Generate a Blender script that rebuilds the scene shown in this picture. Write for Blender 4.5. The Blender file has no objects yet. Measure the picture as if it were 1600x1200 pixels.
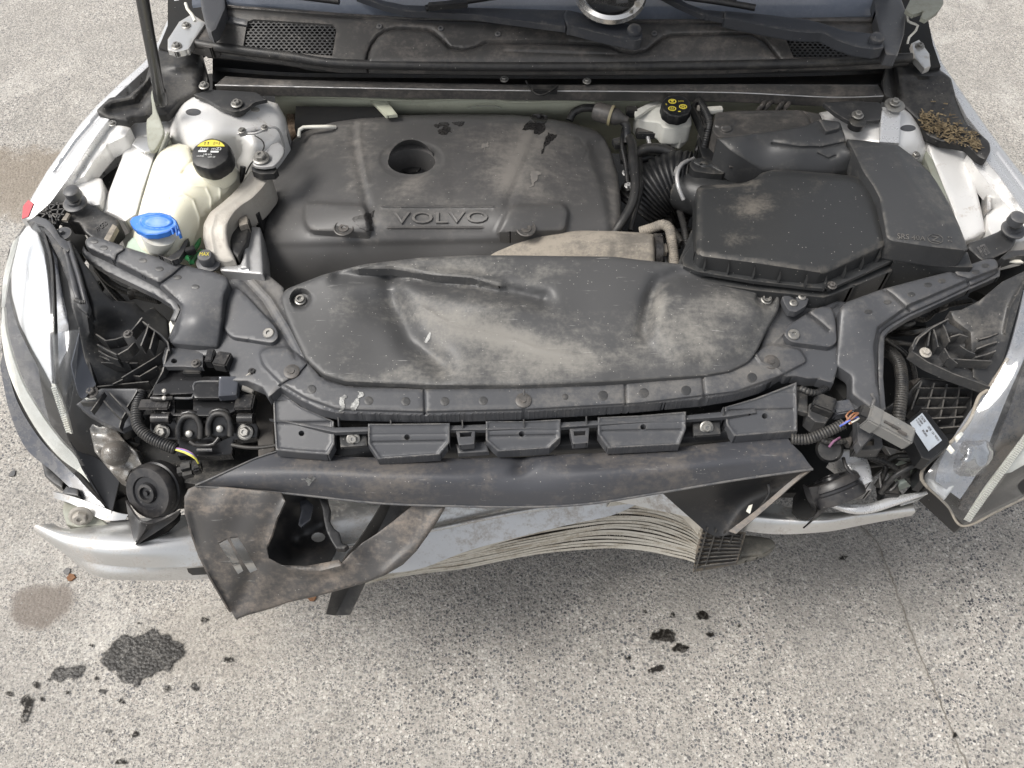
import bpy, math, random
import numpy as np
from mathutils import Vector, Matrix, geometry
random.seed(7); np.random.seed(7)
# ------------------------------------------------------------------ camera, world, sun, exposure
SC = bpy.context.scene; COL = SC.collection
CAM = np.array([0.0, -0.74, 1.82]); PITCH = math.radians(55.0); FPX = 1294.0
cam = bpy.data.objects.new("camera", bpy.data.cameras.new("camera")); COL.objects.link(cam)
cam.location = CAM; cam.rotation_euler = (math.radians(90)-PITCH, 0, 0)
cam.data.sensor_width = 36; cam.data.lens = FPX/1600*36; cam.data.clip_start = .02; cam.data.clip_end = 500
SC.camera = cam
W = bpy.data.worlds.new("World"); SC.world = W; W.use_nodes = True
wn = W.node_tree.nodes; wl = W.node_tree.links
SUN_EL, SUN_AZ = math.radians(56), math.radians(-98)     # azimuth measured from +Y, clockwise
sky = wn.new('ShaderNodeTexSky'); sky.sky_type = 'NISHITA'; sky.sun_disc = False
sky.sun_elevation = SUN_EL; sky.sun_rotation = SUN_AZ; sky.air_density = 1.0; sky.dust_density = 4.0; sky.ozone_density = .6
hs = wn.new('ShaderNodeHueSaturation'); hs.inputs['Saturation'].default_value = .24
wl.new(sky.outputs[0], hs.inputs['Color']); wl.new(hs.outputs[0], wn['Background'].inputs[0])
wn['Background'].inputs[1].default_value = 0.14
sun = bpy.data.objects.new("sun", bpy.data.lights.new("sun", 'SUN')); COL.objects.link(sun)
sun.data.energy = 2.1; sun.data.angle = math.radians(24); sun.data.color = (1, .96, .9)
sd = Vector((math.sin(SUN_AZ)*math.cos(SUN_EL), math.cos(SUN_AZ)*math.cos(SUN_EL), math.sin(SUN_EL)))
sun.rotation_euler = sd.to_track_quat('Z', 'Y').to_euler(); sun.location = (0, 0, 6)
SC.view_settings.view_transform = 'Standard'; SC.view_settings.look = 'None'
SC.view_settings.exposure = 0.54; SC.view_settings.gamma = 1; SC.view_settings.use_curve_mapping = False
SC.cycles.max_bounces = 8
# ------------------------------------------------------------------ picture point + height -> place in the world
Fv = np.array([0, math.cos(PITCH), -math.sin(PITCH)]); Uv = np.array([0, math.sin(PITCH), math.cos(PITCH)])
def PP(x, y, z):
    x, y, z = np.broadcast_arrays(np.asarray(x, float), np.asarray(y, float), np.asarray(z, float))
    d = Fv + ((x-800)/FPX)[..., None]*np.array([1., 0, 0]) + ((600-y)/FPX)[..., None]*Uv
    t = (z-CAM[2])/d[..., 2]
    return CAM + d*t[..., None]
def V(p): return Vector(PP(*p))
MM = 0.00105
# ------------------------------------------------------------------ materials
MATS = {}
def ND(nt, t, **k):
    n = nt.nodes.new(t)
    for a, v in k.items():
        if a in n.inputs: n.inputs[a].default_value = v
        else: setattr(n, a, v)
    return n
def _coords(nt, per=True):
    tc = nt.nodes.new('ShaderNodeTexCoord'); out = tc.outputs['Object']
    if per:
        oi = nt.nodes.new('ShaderNodeObjectInfo'); m = ND(nt, 'ShaderNodeVectorMath', operation='MULTIPLY_ADD')
        cb = nt.nodes.new('ShaderNodeCombineXYZ')
        for i in range(3): nt.links.new(oi.outputs['Random'], cb.inputs[i])
        nt.links.new(cb.outputs[0], m.inputs[0]); m.inputs[1].default_value = (7, 13, 3); nt.links.new(out, m.inputs[2]); out = m.outputs[0]
    return out
def _math(nt, op, a, b=None, clamp=False):
    n = nt.nodes.new('ShaderNodeMath'); n.operation = op; n.use_clamp = clamp
    for i, v in enumerate((a, b)):
        if v is None: continue
        if isinstance(v, (int, float)): n.inputs[i].default_value = v
        else: nt.links.new(v, n.inputs[i])
    return n.outputs[0]
def _ramp(nt, f, lo, hi):
    n = nt.nodes.new('ShaderNodeMapRange'); n.inputs['From Min'].default_value = lo; n.inputs['From Max'].default_value = hi
    n.interpolation_type = 'SMOOTHSTEP'; nt.links.new(f, n.inputs[0]); return n.outputs[0]
def _mix(nt, f, a, b):
    n = nt.nodes.new('ShaderNodeMix'); n.data_type = 'RGBA'
    for s, v in ((0, f), (6, a), (7, b)):
        if isinstance(v, (int, float)): n.inputs[s].default_value = v
        elif isinstance(v, tuple): n.inputs[s].default_value = (*v, 1) if len(v) == 3 else v
        else: nt.links.new(v, n.inputs[s])
    return n.outputs[2]
def mat(name, col, rough=.5, metal=0., dust=.5, dcol=(.30, .275, .24), scale=7., lo=.5, hi=.72, specks=.5, bump=.25, fine=900., trans=0., ior=1.45, coat=0., sss=0., alpha=1., scratch=0., edge=.35):
    if name in MATS: return MATS[name]
    m = bpy.data.materials.new(name); m.use_nodes = True; nt = m.node_tree; bs = nt.nodes['Principled BSDF']
    co = _coords(nt)
    def noise(s, d=5, r=.6, dist=0.):
        n = ND(nt, 'ShaderNodeTexNoise', Scale=s, Detail=d, Roughness=r, Distortion=dist); nt.links.new(co, n.inputs['Vector']); return n.outputs['Fac']
    big, mid = noise(scale, 7, .68, .6), noise(scale*7, 5, .7)
    k = _math(nt, 'ADD', _math(nt, 'MULTIPLY', big, .65), _math(nt, 'MULTIPLY', mid, .35))
    at = nt.nodes.new('ShaderNodeAttribute'); at.attribute_name = 'dirt'
    k = _math(nt, 'ADD', k, _math(nt, 'MULTIPLY', at.outputs['Fac'], .16))
    k = _math(nt, 'ADD', k, _math(nt, 'MULTIPLY', _math(nt, 'SUBTRACT', noise(scale*28, 3, .7), .5), .16))
    smp = ND(nt, 'ShaderNodeMapping'); smp.inputs['Scale'].default_value = (9, 34, 20); smp.inputs['Rotation'].default_value = (0, 0, .9); nt.links.new(co, smp.inputs[0])
    smr = ND(nt, 'ShaderNodeTexNoise', Scale=1.6, Detail=5, Roughness=.7, Distortion=.5); nt.links.new(smp.outputs[0], smr.inputs['Vector'])
    k = _math(nt, 'ADD', k, _math(nt, 'MULTIPLY', _math(nt, 'SUBTRACT', smr.outputs['Fac'], .5), .30))
    msk = _math(nt, 'MULTIPLY', _ramp(nt, k, lo, hi), dust, True)
    if edge:
        ge = nt.nodes.new('ShaderNodeNewGeometry'); pe = _math(nt, 'MULTIPLY', _ramp(nt, ge.outputs['Pointiness'], .515, .57), _ramp(nt, mid, .35, .6))
        sn = nt.nodes.new('ShaderNodeSeparateXYZ'); nt.links.new(ge.outputs['Normal'], sn.inputs[0])
        msk = _math(nt, 'MAXIMUM', msk, _math(nt, 'MULTIPLY', _math(nt, 'MULTIPLY', pe, _ramp(nt, sn.outputs[2], .1, .4)), edge))
    base = _mix(nt, msk, col, dcol)
    tone = noise(scale*.6, 3)
    base = _mix(nt, _math(nt, 'MULTIPLY', tone, .35), base, tuple(c*.45 for c in col))
    if specks > 0:
        v = ND(nt, 'ShaderNodeTexVoronoi', Scale=170.); nt.links.new(co, v.inputs['Vector'])
        near = _math(nt, 'LESS_THAN', v.outputs['Distance'], .13)
        sep = nt.nodes.new('ShaderNodeSeparateColor'); nt.links.new(v.outputs['Color'], sep.inputs[0])
        sp = _math(nt, 'MULTIPLY', near, _math(nt, 'GREATER_THAN', sep.outputs[0], 1-.22*specks))
        base = _mix(nt, _math(nt, 'MULTIPLY', sp, .6), base, (.42, .40, .37))
    if scratch > 0:
        mp = ND(nt, 'ShaderNodeMapping'); mp.inputs['Scale'].default_value = (8, 90, 60); mp.inputs['Rotation'].default_value = (0, 0, .5); nt.links.new(co, mp.inputs[0])
        n2 = ND(nt, 'ShaderNodeTexNoise', Scale=2.5, Detail=4, Roughness=.6); nt.links.new(mp.outputs[0], n2.inputs['Vector'])
        base = _mix(nt, _math(nt, 'MULTIPLY', _ramp(nt, n2.outputs['Fac'], .66, .72), scratch), base, (.42, .41, .39))
    nt.links.new(base, bs.inputs['Base Color'])
    rr = _math(nt, 'ADD', _math(nt, 'MULTIPLY', msk, .35), _math(nt, 'ADD', rough-.06, _math(nt, 'MULTIPLY', mid, .12)), True)
    nt.links.new(rr, bs.inputs['Roughness'])
    if metal: nt.links.new(_math(nt, 'MULTIPLY', _math(nt, 'SUBTRACT', 1., msk), metal), bs.inputs['Metallic'])
    bs.inputs['Transmission Weight'].default_value = trans; bs.inputs['IOR'].default_value = ior
    bs.inputs['Coat Weight'].default_value = coat; bs.inputs['Coat Roughness'].default_value = .12
    if sss: bs.inputs['Subsurface Weight'].default_value = sss; bs.inputs['Subsurface Scale'].default_value = .02; bs.inputs['Subsurface Radius'].default_value = (1, .9, .7)
    if bump:
        bp = ND(nt, 'ShaderNodeBump', Strength=bump, Distance=.0006); nt.links.new(noise(fine, 2), bp.inputs['Height'])
        b2 = ND(nt, 'ShaderNodeBump', Strength=bump*.8, Distance=.0007); nt.links.new(noise(45, 4), b2.inputs['Height'])
        nt.links.new(bp.outputs[0], b2.inputs['Normal']); nt.links.new(b2.outputs[0], bs.inputs['Normal'])
    MATS[name] = m; return m
PL  = mat('plastic_black_dusty', (.040, .0405, .042), .38, dust=.42, lo=.46, hi=.78)
PLC = mat('plastic_grey_clean', (.070, .072, .078), .36, dust=.45, dcol=(.27, .25, .22), lo=.48, hi=.82, specks=.3)
PLG = mat('plastic_scoop', (.070, .070, .071), .44, dust=.72, dcol=(.30, .285, .255), scale=5, lo=.47, hi=.82, specks=1., scratch=.35)
PLE = mat('plastic_engine', (.082, .080, .079), .42, dust=.65, dcol=(.26, .24, .215), scale=4, lo=.48, hi=.82, specks=.5)
PLA = mat('plastic_airbox', (.034, .035, .036), .36, dust=.5, dcol=(.25, .225, .19), scale=6, lo=.54, hi=.84, specks=.9)
PLF = mat('plastic_fusebox', (.048, .049, .051), .40, dust=.3, scale=6, lo=.5, hi=.75, specks=.15)
PLD = mat('plastic_cowl', (.062, .060, .058), .34, dust=.5, dcol=(.23, .20, .175), scale=6, lo=.44, hi=.68, specks=.3)
BLK = mat('plastic_deep_black', (.014, .0145, .016), .38, dust=.3, dcol=(.13, .12, .105), lo=.5, hi=.75, specks=.4)
GRM = mat('grime_and_shade', (.010, .010, .010), .8, dust=.3, dcol=(.05, .045, .038), lo=.5, hi=.75, specks=.2)  # grime; its near-black also paints shade into gaps and openings
RUB = mat('rubber', (.022, .022, .023), .42, dust=.40, dcol=(.18, .165, .14), lo=.46, hi=.74)
GLS = mat('gloss_black_steel', (.016, .016, .017), .2, dust=.3, dcol=(.12, .11, .1), lo=.55, hi=.75, specks=.5, bump=.08)
SLV = mat('silver_paint', (.72, .72, .72), .28, metal=.6, dust=.12, dcol=(.40, .35, .30), scale=9, lo=.56, hi=.78, specks=.2, bump=0, edge=0)
SLW = mat('silver_paint_lit', (.84, .83, .81), .34, metal=.25, dust=.75, dcol=(.42, .35, .28), scale=11, lo=.55, hi=.72, specks=.6, bump=0, edge=.3)  # lit copy of the silver paint, blown-out daylight whitened into its colour
SLD = mat('silver_paint_dirty', (.68, .68, .67), .32, metal=.8, dust=.75, dcol=(.34, .28, .22), scale=9, lo=.48, hi=.68, specks=.7, bump=0, edge=.2)
OLV = mat('primer_olive', (.30, .31, .26), .5, dust=.5, dcol=(.2, .17, .13), lo=.45, hi=.7)
CRM = mat('firewall_paint', (.52, .53, .42), .45, dust=.4, dcol=(.2, .18, .13), lo=.5, hi=.75)
TNK = mat('tank_plastic', (.80, .77, .62), .34, dust=.35, dcol=(.58, .52, .36), lo=.5, hi=.75, specks=.2, bump=.04, sss=.35)
WHP = mat('white_plastic', (.78, .77, .70), .4, dust=.3, dcol=(.45, .38, .28), lo=.52, hi=.75, specks=.2, bump=.05)
BLU = mat('blue_plastic', (.045, .20, .66), .38, dust=.2, dcol=(.35, .42, .6), lo=.5, hi=.75, specks=.2, bump=.06)
ALU = mat('cast_aluminium', (.46, .435, .39), .58, metal=.35, dust=.6, dcol=(.36, .31, .26), scale=12, lo=.42, hi=.7, bump=.5, fine=500)
ALB = mat('bright_aluminium', (.55, .55, .55), .42, metal=.6, dust=.4, dcol=(.32, .28, .24), scale=12, bump=.3)
ZNC = mat('zinc_bolt', (.30, .295, .28), .36, metal=.8, dust=.3, dcol=(.22, .19, .15), scale=30, specks=0, bump=.1)
CHR = mat('chrome', (.80, .79, .77), .16, metal=.95, dust=.35, dcol=(.5, .42, .32), scale=22, lo=.52, hi=.75, specks=.4, bump=.05)
TAN = mat('dusty_hose', (.17, .155, .135), .8, dust=.9, dcol=(.36, .32, .265), scale=8, lo=.36, hi=.6, specks=.6)
FIN = mat('condenser_fin', (.62, .585, .51), .6, metal=.15, dust=.8, dcol=(.34, .29, .22), scale=9, lo=.46, hi=.62, specks=1.2, bump=.5, fine=500)
FDK = mat('condenser_core', (.05, .04, .032), .9, dust=.5, dcol=(.16, .13, .095), scale=40, specks=.3)
YEL = mat('yellow_print', (.72, .60, .07), .5, dust=.1, specks=0, bump=0)
WHT = mat('white_print', (.75, .75, .74), .5, dust=.1, specks=0, bump=0)
PNT = mat('scraped_white', (.48, .48, .46), .6, dust=.9, dcol=(.12, .12, .12), scale=60, lo=.42, hi=.58, specks=0, bump=.3)
GRN = mat('green_hose', (.02, .24, .07), .4, dust=.3, specks=.2)
LBL = mat('label_paper', (.38, .42, .47), .5, dust=.2, specks=.2, bump=0)
INK = mat('label_ink', (.05, .05, .06), .5, dust=0, specks=0, bump=0)
REF = mat('reflector', (.90, .90, .90), .25, metal=.1, dust=.25, dcol=(.55, .50, .44), scale=9, lo=.56, hi=.78, specks=.2, bump=.02, coat=.5)  # near-white colour stands in for the sky's blown-out reflection
LGY = mat('lamp_grey', (.09, .095, .11), .18, metal=.3, dust=.08, dcol=(.2, .19, .17), lo=.5, hi=.75, specks=.3, bump=.03)
WTR = mat('lamp_white_trim', (.80, .80, .74), .3, dust=.25, dcol=(.5, .47, .4), specks=.2, bump=.03)
HUM = mat('tray_plastic', (.065, .062, .060), .38, dust=.8, dcol=(.24, .20, .165), scale=5, lo=.42, hi=.66, specks=.3, scratch=.3)
DFL = mat('deflector_plastic', (.060, .062, .070), .42, dust=.55, dcol=(.19, .165, .14), scale=5, lo=.46, hi=.68, specks=.9, scratch=.25)
WIP = mat('wiper_paint', (.040, .043, .050), .42, dust=.15, specks=.1)
WOR = mat('wire_orange', (.30, .12, .05), .4, dust=0, specks=0, bump=0)
WPU = mat('wire_pink', (.35, .13, .28), .4, dust=0, specks=0, bump=0)
WYE = mat('wire_yellow', (.75, .7, .1), .4, dust=0, specks=0, bump=0)
WBL = mat('wire_blue', (.1, .16, .6), .4, dust=0, specks=0, bump=0)
RED = mat('red_scuff', (.55, .05, .07), .5, dust=.3, specks=0, bump=0)
RST = mat('rust', (.20, .085, .04), .9, dust=.5, dcol=(.3, .22, .14), scale=60, lo=.4, hi=.6, bump=1.)
def clear_mat():
    m = bpy.data.materials.new('clear_polycarbonate'); m.use_nodes = True; nt = m.node_tree; nt.nodes.clear()
    o = nt.nodes.new('ShaderNodeOutputMaterial'); mx = nt.nodes.new('ShaderNodeMixShader'); mx2 = nt.nodes.new('ShaderNodeMixShader')
    tr = nt.nodes.new('ShaderNodeBsdfTransparent'); tr.inputs[0].default_value = (.93, .94, .95, 1)
    gl = nt.nodes.new('ShaderNodeBsdfGlossy'); gl.inputs['Roughness'].default_value = .06
    df = nt.nodes.new('ShaderNodeBsdfDiffuse'); df.inputs[0].default_value = (.55, .54, .52, 1)
    fr = nt.nodes.new('ShaderNodeFresnel'); fr.inputs[0].default_value = 1.55
    gb = nt.nodes.new('ShaderNodeNewGeometry'); nt.links.new(_math(nt, 'MULTIPLY', _math(nt, 'ADD', fr.outputs[0], .02), _math(nt, 'SUBTRACT', 1., gb.outputs['Backfacing'])), mx.inputs[0]); nt.links.new(tr.outputs[0], mx.inputs[1]); nt.links.new(gl.outputs[0], mx.inputs[2])
    co = _coords(nt); n = ND(nt, 'ShaderNodeTexNoise', Scale=14., Detail=6, Roughness=.7, Distortion=1.); nt.links.new(co, n.inputs['Vector'])
    nt.links.new(_math(nt, 'ADD', _math(nt, 'MULTIPLY', _ramp(nt, n.outputs['Fac'], .52, .8), .14), .02), mx2.inputs[0])
    nt.links.new(mx.outputs[0], mx2.inputs[1]); nt.links.new(df.outputs[0], mx2.inputs[2]); nt.links.new(mx2.outputs[0], o.inputs[0]); return m
CLR = clear_mat()
def ground_mat(name, wet=0.):
    m = bpy.data.materials.new(name); m.use_nodes = True; nt = m.node_tree; bs = nt.nodes['Principled BSDF']
    g = nt.nodes.new('ShaderNodeNewGeometry'); co = g.outputs['Position']
    def noise(s, d=5, r=.6, dist=0.):
        n = ND(nt, 'ShaderNodeTexNoise', Scale=s, Detail=d, Roughness=r, Distortion=dist); nt.links.new(co, n.inputs['Vector']); return n.outputs['Fac']
    wob = ND(nt, 'ShaderNodeTexNoise', Scale=140., Detail=2); nt.links.new(co, wob.inputs['Vector'])
    vm = ND(nt, 'ShaderNodeVectorMath', operation='MULTIPLY_ADD'); nt.links.new(wob.outputs['Color'], vm.inputs[0]); vm.inputs[1].default_value = (.006,)*3; nt.links.new(co, vm.inputs[2])
    def pebbles(s, th):
        v = ND(nt, 'ShaderNodeTexVoronoi', Scale=s); v.voronoi_dimensions = '2D'; v.inputs['Randomness'].default_value = 1.; nt.links.new(vm.outputs[0], v.inputs['Vector'])
        sp = nt.nodes.new('ShaderNodeSeparateColor'); nt.links.new(v.outputs['Color'], sp.inputs[0])
        rad = _math(nt, 'MULTIPLY_ADD', sp.outputs[2], .30); rad.node.inputs[2].default_value = th
        inside = _ramp(nt, _math(nt, 'SUBTRACT', rad, v.outputs['Distance']), 0., .06)
        cr = nt.nodes.new('ShaderNodeValToRGB'); cr.color_ramp.interpolation = 'CONSTANT'
        els = [(0, (.028, .030, .040)), (.22, (.075, .08, .095)), (.36, (.17, .16, .15)), (.45, (.30, .27, .24)), (.60, (.42, .385, .345)), (.78, (.52, .49, .445)), (.93, (.64, .61, .56))]
        while len(cr.color_ramp.elements) < len(els): cr.color_ramp.elements.new(.5)
        for e, (p, c) in zip(cr.color_ramp.elements, els): e.position = p; e.color = (*c, 1)
        nt.links.new(sp.outputs[0], cr.inputs[0]); return inside, cr.outputs[0], v.outputs['Distance']
    cem = _mix(nt, noise(38, 6, .8), (.24, .225, .20), (.47, .445, .405))
    i2, c2, d2 = pebbles(290., .24); i1, c1, d1 = pebbles(132., .18)
    col = _mix(nt, _math(nt, 'MULTIPLY', i2, .85), cem, c2)
    worn = _ramp(nt, noise(1.3, 4), .42, .62)
    col = _mix(nt, _math(nt, 'MULTIPLY', i1, _math(nt, 'MULTIPLY_ADD', worn, .48)), col, c1); 
    nt.nodes[-1] if False else None
    mott = noise(7., 6, .75, .6); col = _mix(nt, _math(nt, 'MULTIPLY', _ramp(nt, mott, .42, .66), .38), col, (.20, .19, .17)); m2 = noise(19., 5, .75); col = _mix(nt, _math(nt, 'MULTIPLY', _ramp(nt, m2, .5, .72), .30), col, (.47, .44, .39))
    blot = _ramp(nt, noise(2.2, 6, .7, .8), .35, .72); col = _mix(nt, _math(nt, 'MULTIPLY', blot, .34), col, (.22, .21, .195))
    pale = _ramp(nt, noise(1.1, 7, .75, 1.2), .50, .68); col = _mix(nt, _math(nt, 'MULTIPLY', pale, .40), col, (.56, .54, .50))
    if wet:
        ed = nt.nodes.new('ShaderNodeAttribute'); ed.attribute_name = 'soak'
        al = _ramp(nt, _math(nt, 'ADD', ed.outputs['Fac'], _math(nt, 'MULTIPLY', _math(nt, 'SUBTRACT', noise(110, 5, .75), .5), 1.1)), .12, .55)
        nt.links.new(al, bs.inputs['Alpha'])
        wk = _ramp(nt, _math(nt, 'ADD', _math(nt, 'MULTIPLY', noise(170, 3, .7), .6), _math(nt, 'MULTIPLY', noise(35, 3), .4)), .40, .52)
        f = _math(nt, 'ADD', _math(nt, 'MULTIPLY', wk, .985-wet*.86), wet*.86)
        col = _mix(nt, f, col, (.006, .0045, .003))
    else:
        # damp brown patch and faint tyre grime, with shapes of their own
        for (cx, cy), rx, ry, c, k in WETS:
            sx = nt.nodes.new('ShaderNodeSeparateXYZ'); nt.links.new(co, sx.inputs[0])
            a = _math(nt, 'DIVIDE', _math(nt, 'SUBTRACT', sx.outputs[0], cx), rx); b = _math(nt, 'DIVIDE', _math(nt, 'SUBTRACT', sx.outputs[1], cy), ry)
            r = _math(nt, 'ADD', _math(nt, 'MULTIPLY', a, a), _math(nt, 'MULTIPLY', b, b))
            r = _math(nt, 'ADD', r, _math(nt, 'MULTIPLY', _math(nt, 'SUBTRACT', noise(7, 6, .7), .5), 3.))
            col = _mix(nt, _math(nt, 'MULTIPLY', _math(nt, 'SUBTRACT', 1., _ramp(nt, r, .5, 1.4)), k), col, c)
    nt.links.new(col, bs.inputs['Base Color'])
    bs.inputs['Roughness'].default_value = .30 if wet > .7 else .8; bs.inputs['Specular IOR Level'].default_value = .3 if wet else .5
    h = _math(nt, 'SUBTRACT', _math(nt, 'MULTIPLY', noise(320, 4, .7), .7), _math(nt, 'MULTIPLY', d1, .8))
    bp = ND(nt, 'ShaderNodeBump', Strength=.22 if wet else .5, Distance=.004); nt.links.new(h, bp.inputs['Height']); nt.links.new(bp.outputs[0], bs.inputs['Normal'])
    return m
# ------------------------------------------------------------------ object makers
WPOS = {}
def put(name, verts, faces, m, par=None, ctr=None, sharp=50, smooth=True, **props):
    verts = np.asarray(verts, float).reshape(-1, 3)
    if ctr is None: ctr = (verts.min(0)+verts.max(0))/2
    me = bpy.data.meshes.new(name); me.from_pydata((verts-ctr).tolist(), [], faces)
    if smooth:
        me.polygons.foreach_set('use_smooth', [True]*len(me.polygons)); me.set_sharp_from_angle(angle=math.radians(sharp))
    me.materials.append(m)
    o = bpy.data.objects.new(name, me); COL.objects.link(o); o.parent = par
    o.location = Vector(ctr) - (WPOS[par.name] if par else Vector((0, 0, 0))); WPOS[o.name] = Vector(ctr)
    for k, v in props.items(): o[k] = v
    return o
def empty(name, loc, par=None, **props):
    o = bpy.data.objects.new(name, None); o.empty_display_size = .05; COL.objects.link(o); o.parent = par
    o.location = Vector(loc) - (WPOS[par.name] if par else Vector((0, 0, 0))); WPOS[o.name] = Vector(loc)
    for k, v in props.items(): o[k] = v
    return o
def cat(P, closed=False, step=6.):
    """Catmull-Rom resample of points (any dimension)"""
    P = [np.asarray(p, float) for p in P]; n = len(P); out = []
    segs = n if closed else n-1
    for i in range(segs):
        p1, p2 = P[i], P[(i+1) % n]
        p0 = P[(i-1) % n] if (closed or i > 0) else p1; p3 = P[(i+2) % n] if (closed or i+2 < n) else p2
        k = max(1, int(np.linalg.norm((p2-p1)[:2])/step))
        for j in range(k):
            t = j/k; out.append(.5*((2*p1)+(p2-p0)*t+(2*p0-5*p1+4*p2-p3)*t*t+(3*p1-p0-3*p2+p3)*t**3))
    if not closed: out.append(P[-1])
    return out
def resamp(P, closed=True, step=8.):
    P = [np.asarray(p, float) for p in P]; n = len(P); out = []
    for i in range(n if closed else n-1):
        a, b = P[i], P[(i+1) % n]; k = max(1, int(np.linalg.norm((b-a)[:2])/step+.5))
        for j in range(k): out.append(a+(b-a)*j/k)
    if not closed: out.append(P[-1])
    return out
def chamf(P, r):
    """round the corners of a closed pixel outline"""
    P = [np.asarray(p, float) for p in P]; n = len(P); out = []
    for i in range(n):
        a, b, c = P[i-1], P[i], P[(i+1) % n]; u, v = a-b, c-b; lu, lv = np.linalg.norm(u), np.linalg.norm(v)
        k = min(r, lu*.45, lv*.45); s, e = b+u/lu*k, b+v/lv*k
        for t in (0, .25, .5, .75, 1): out.append((1-t)**2*s+2*t*(1-t)*b+t*t*e)
    return out
def segd(Q, A, B):
    """distance of points Q to the segments A-B"""
    d = np.full(len(Q), 1e9)
    for a, b in zip(A, B):
        ab = b-a; L = max(ab@ab, 1e-9); t = np.clip(((Q-a)@ab)/L, 0, 1); d = np.minimum(d, np.linalg.norm(Q-(a+t[:, None]*ab), axis=1))
    return d
def polyd(Q, poly): poly = np.asarray(poly, float); return segd(Q, poly, np.roll(poly, -1, 0))
def inside(Q, poly):
    poly = np.asarray(poly, float); r = np.zeros(len(Q), bool); x, y = Q[:, 0], Q[:, 1]
    for (x0, y0), (x1, y1) in zip(poly, np.roll(poly, -1, 0)):
        c = ((y0 > y) != (y1 > y)); 
        with np.errstate(divide='ignore', invalid='ignore'): r ^= c & (x < (x1-x0)*(y-y0)/(y1-y0+1e-12)+x0)
    return r
def zc(z): return lambda x, y: np.full(np.shape(x), float(z))
def zp(a, b, c):
    M = np.array([[a[0], a[1], 1], [b[0], b[1], 1], [c[0], c[1], 1]], float); k = np.linalg.solve(M, [a[2], b[2], c[2]])
    return lambda x, y: k[0]*x+k[1]*y+k[2]
def zz(pts):
    """smooth height through control points (x, y, z)"""
    P = np.asarray(pts, float); s = 200.; X = P[:, :2]/s; n = len(P)
    ph = lambda r: np.where(r > 1e-9, r*r*np.log(r+1e-12), 0)
    K = ph(np.linalg.norm(X[:, None]-X[None], axis=2))+np.eye(n)*.002; Q = np.hstack([np.ones((n, 1)), X])
    A = np.block([[K, Q], [Q.T, np.zeros((3, 3))]]); w = np.linalg.lstsq(A, np.concatenate([P[:, 2], np.zeros(3)]), rcond=None)[0]
    def f(x, y):
        q = np.stack([np.asarray(x, float).ravel(), np.asarray(y, float).ravel()], 1)/s
        r = ph(np.linalg.norm(q[:, None]-X[None], axis=2))@w[:n]+w[n]+q@w[n+1:]
        return r.reshape(np.shape(x))
    return f
def sst(t): t = np.clip(t, 0, 1); return t*t*(3-2*t)
class groove:
    def __init__(s, line, w=2.5, d=.002, closed=False):
        L = resamp(line, closed, 3.); s.L = np.array(L); s.w, s.d, s.c = w, d, closed
        nx = np.roll(s.L, -1, 0)-np.roll(s.L, 1, 0)
        if not closed: nx[0] = s.L[1]-s.L[0]; nx[-1] = s.L[-1]-s.L[-2]
        n = np.stack([-nx[:, 1], nx[:, 0]], 1); n /= np.linalg.norm(n, axis=1)[:, None]+1e-9
        s.seeds = np.vstack([s.L+n*o*w for o in (0, .55, -.55, 1.2, -1.2, 2.2, -2.2)])
    def __call__(s, Q):
        A, B = (s.L, np.roll(s.L, -1, 0)) if s.c else (s.L[:-1], s.L[1:])
        return -s.d*np.exp(-(segd(Q, A, B)/s.w)**2)
class raised:
    def __init__(s, poly, h=.004, soft=4., rnd=6):
        s.p = np.array(chamf(poly, rnd)) if rnd else np.array(poly, float); s.h, s.s = h, soft
        L = np.array(resamp(s.p, True, 4.)); c = L.mean(0); nx = np.roll(L, -1, 0)-np.roll(L, 1, 0); n = np.stack([-nx[:, 1], nx[:, 0]], 1); n /= np.linalg.norm(n, axis=1)[:, None]+1e-9
        s.seeds = np.vstack([L+n*o*soft for o in (0, .5, -.5, 1., -1.)])
    def __call__(s, Q):
        d = polyd(Q, s.p); d = np.where(inside(Q, s.p), d, -d); return s.h*sst((d/s.s+1)/2)
class bump:
    def __init__(s, x, y, rx, ry, h, ang=0): s.a = (x, y, rx, ry, h, math.radians(ang)); s.seeds = np.zeros((0, 2))
    def __call__(s, Q):
        x, y, rx, ry, h, a = s.a; u, v = Q[:, 0]-x, Q[:, 1]-y; c, n = math.cos(a), math.sin(a)
        return h*np.exp(-(((u*c+v*n)/rx)**2+((-u*n+v*c)/ry)**2))
class wrinkle:
    def __init__(s, h, wl, seed=0): r = np.random.RandomState(seed); s.k = [(r.randn(2)/wl*2.2, r.rand()*6.28) for _ in range(9)]; s.h = h; s.seeds = np.zeros((0, 2))
    def __call__(s, Q): return s.h*sum(np.sin(Q@k+p) for k, p in s.k)/3
ZF = {}
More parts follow.
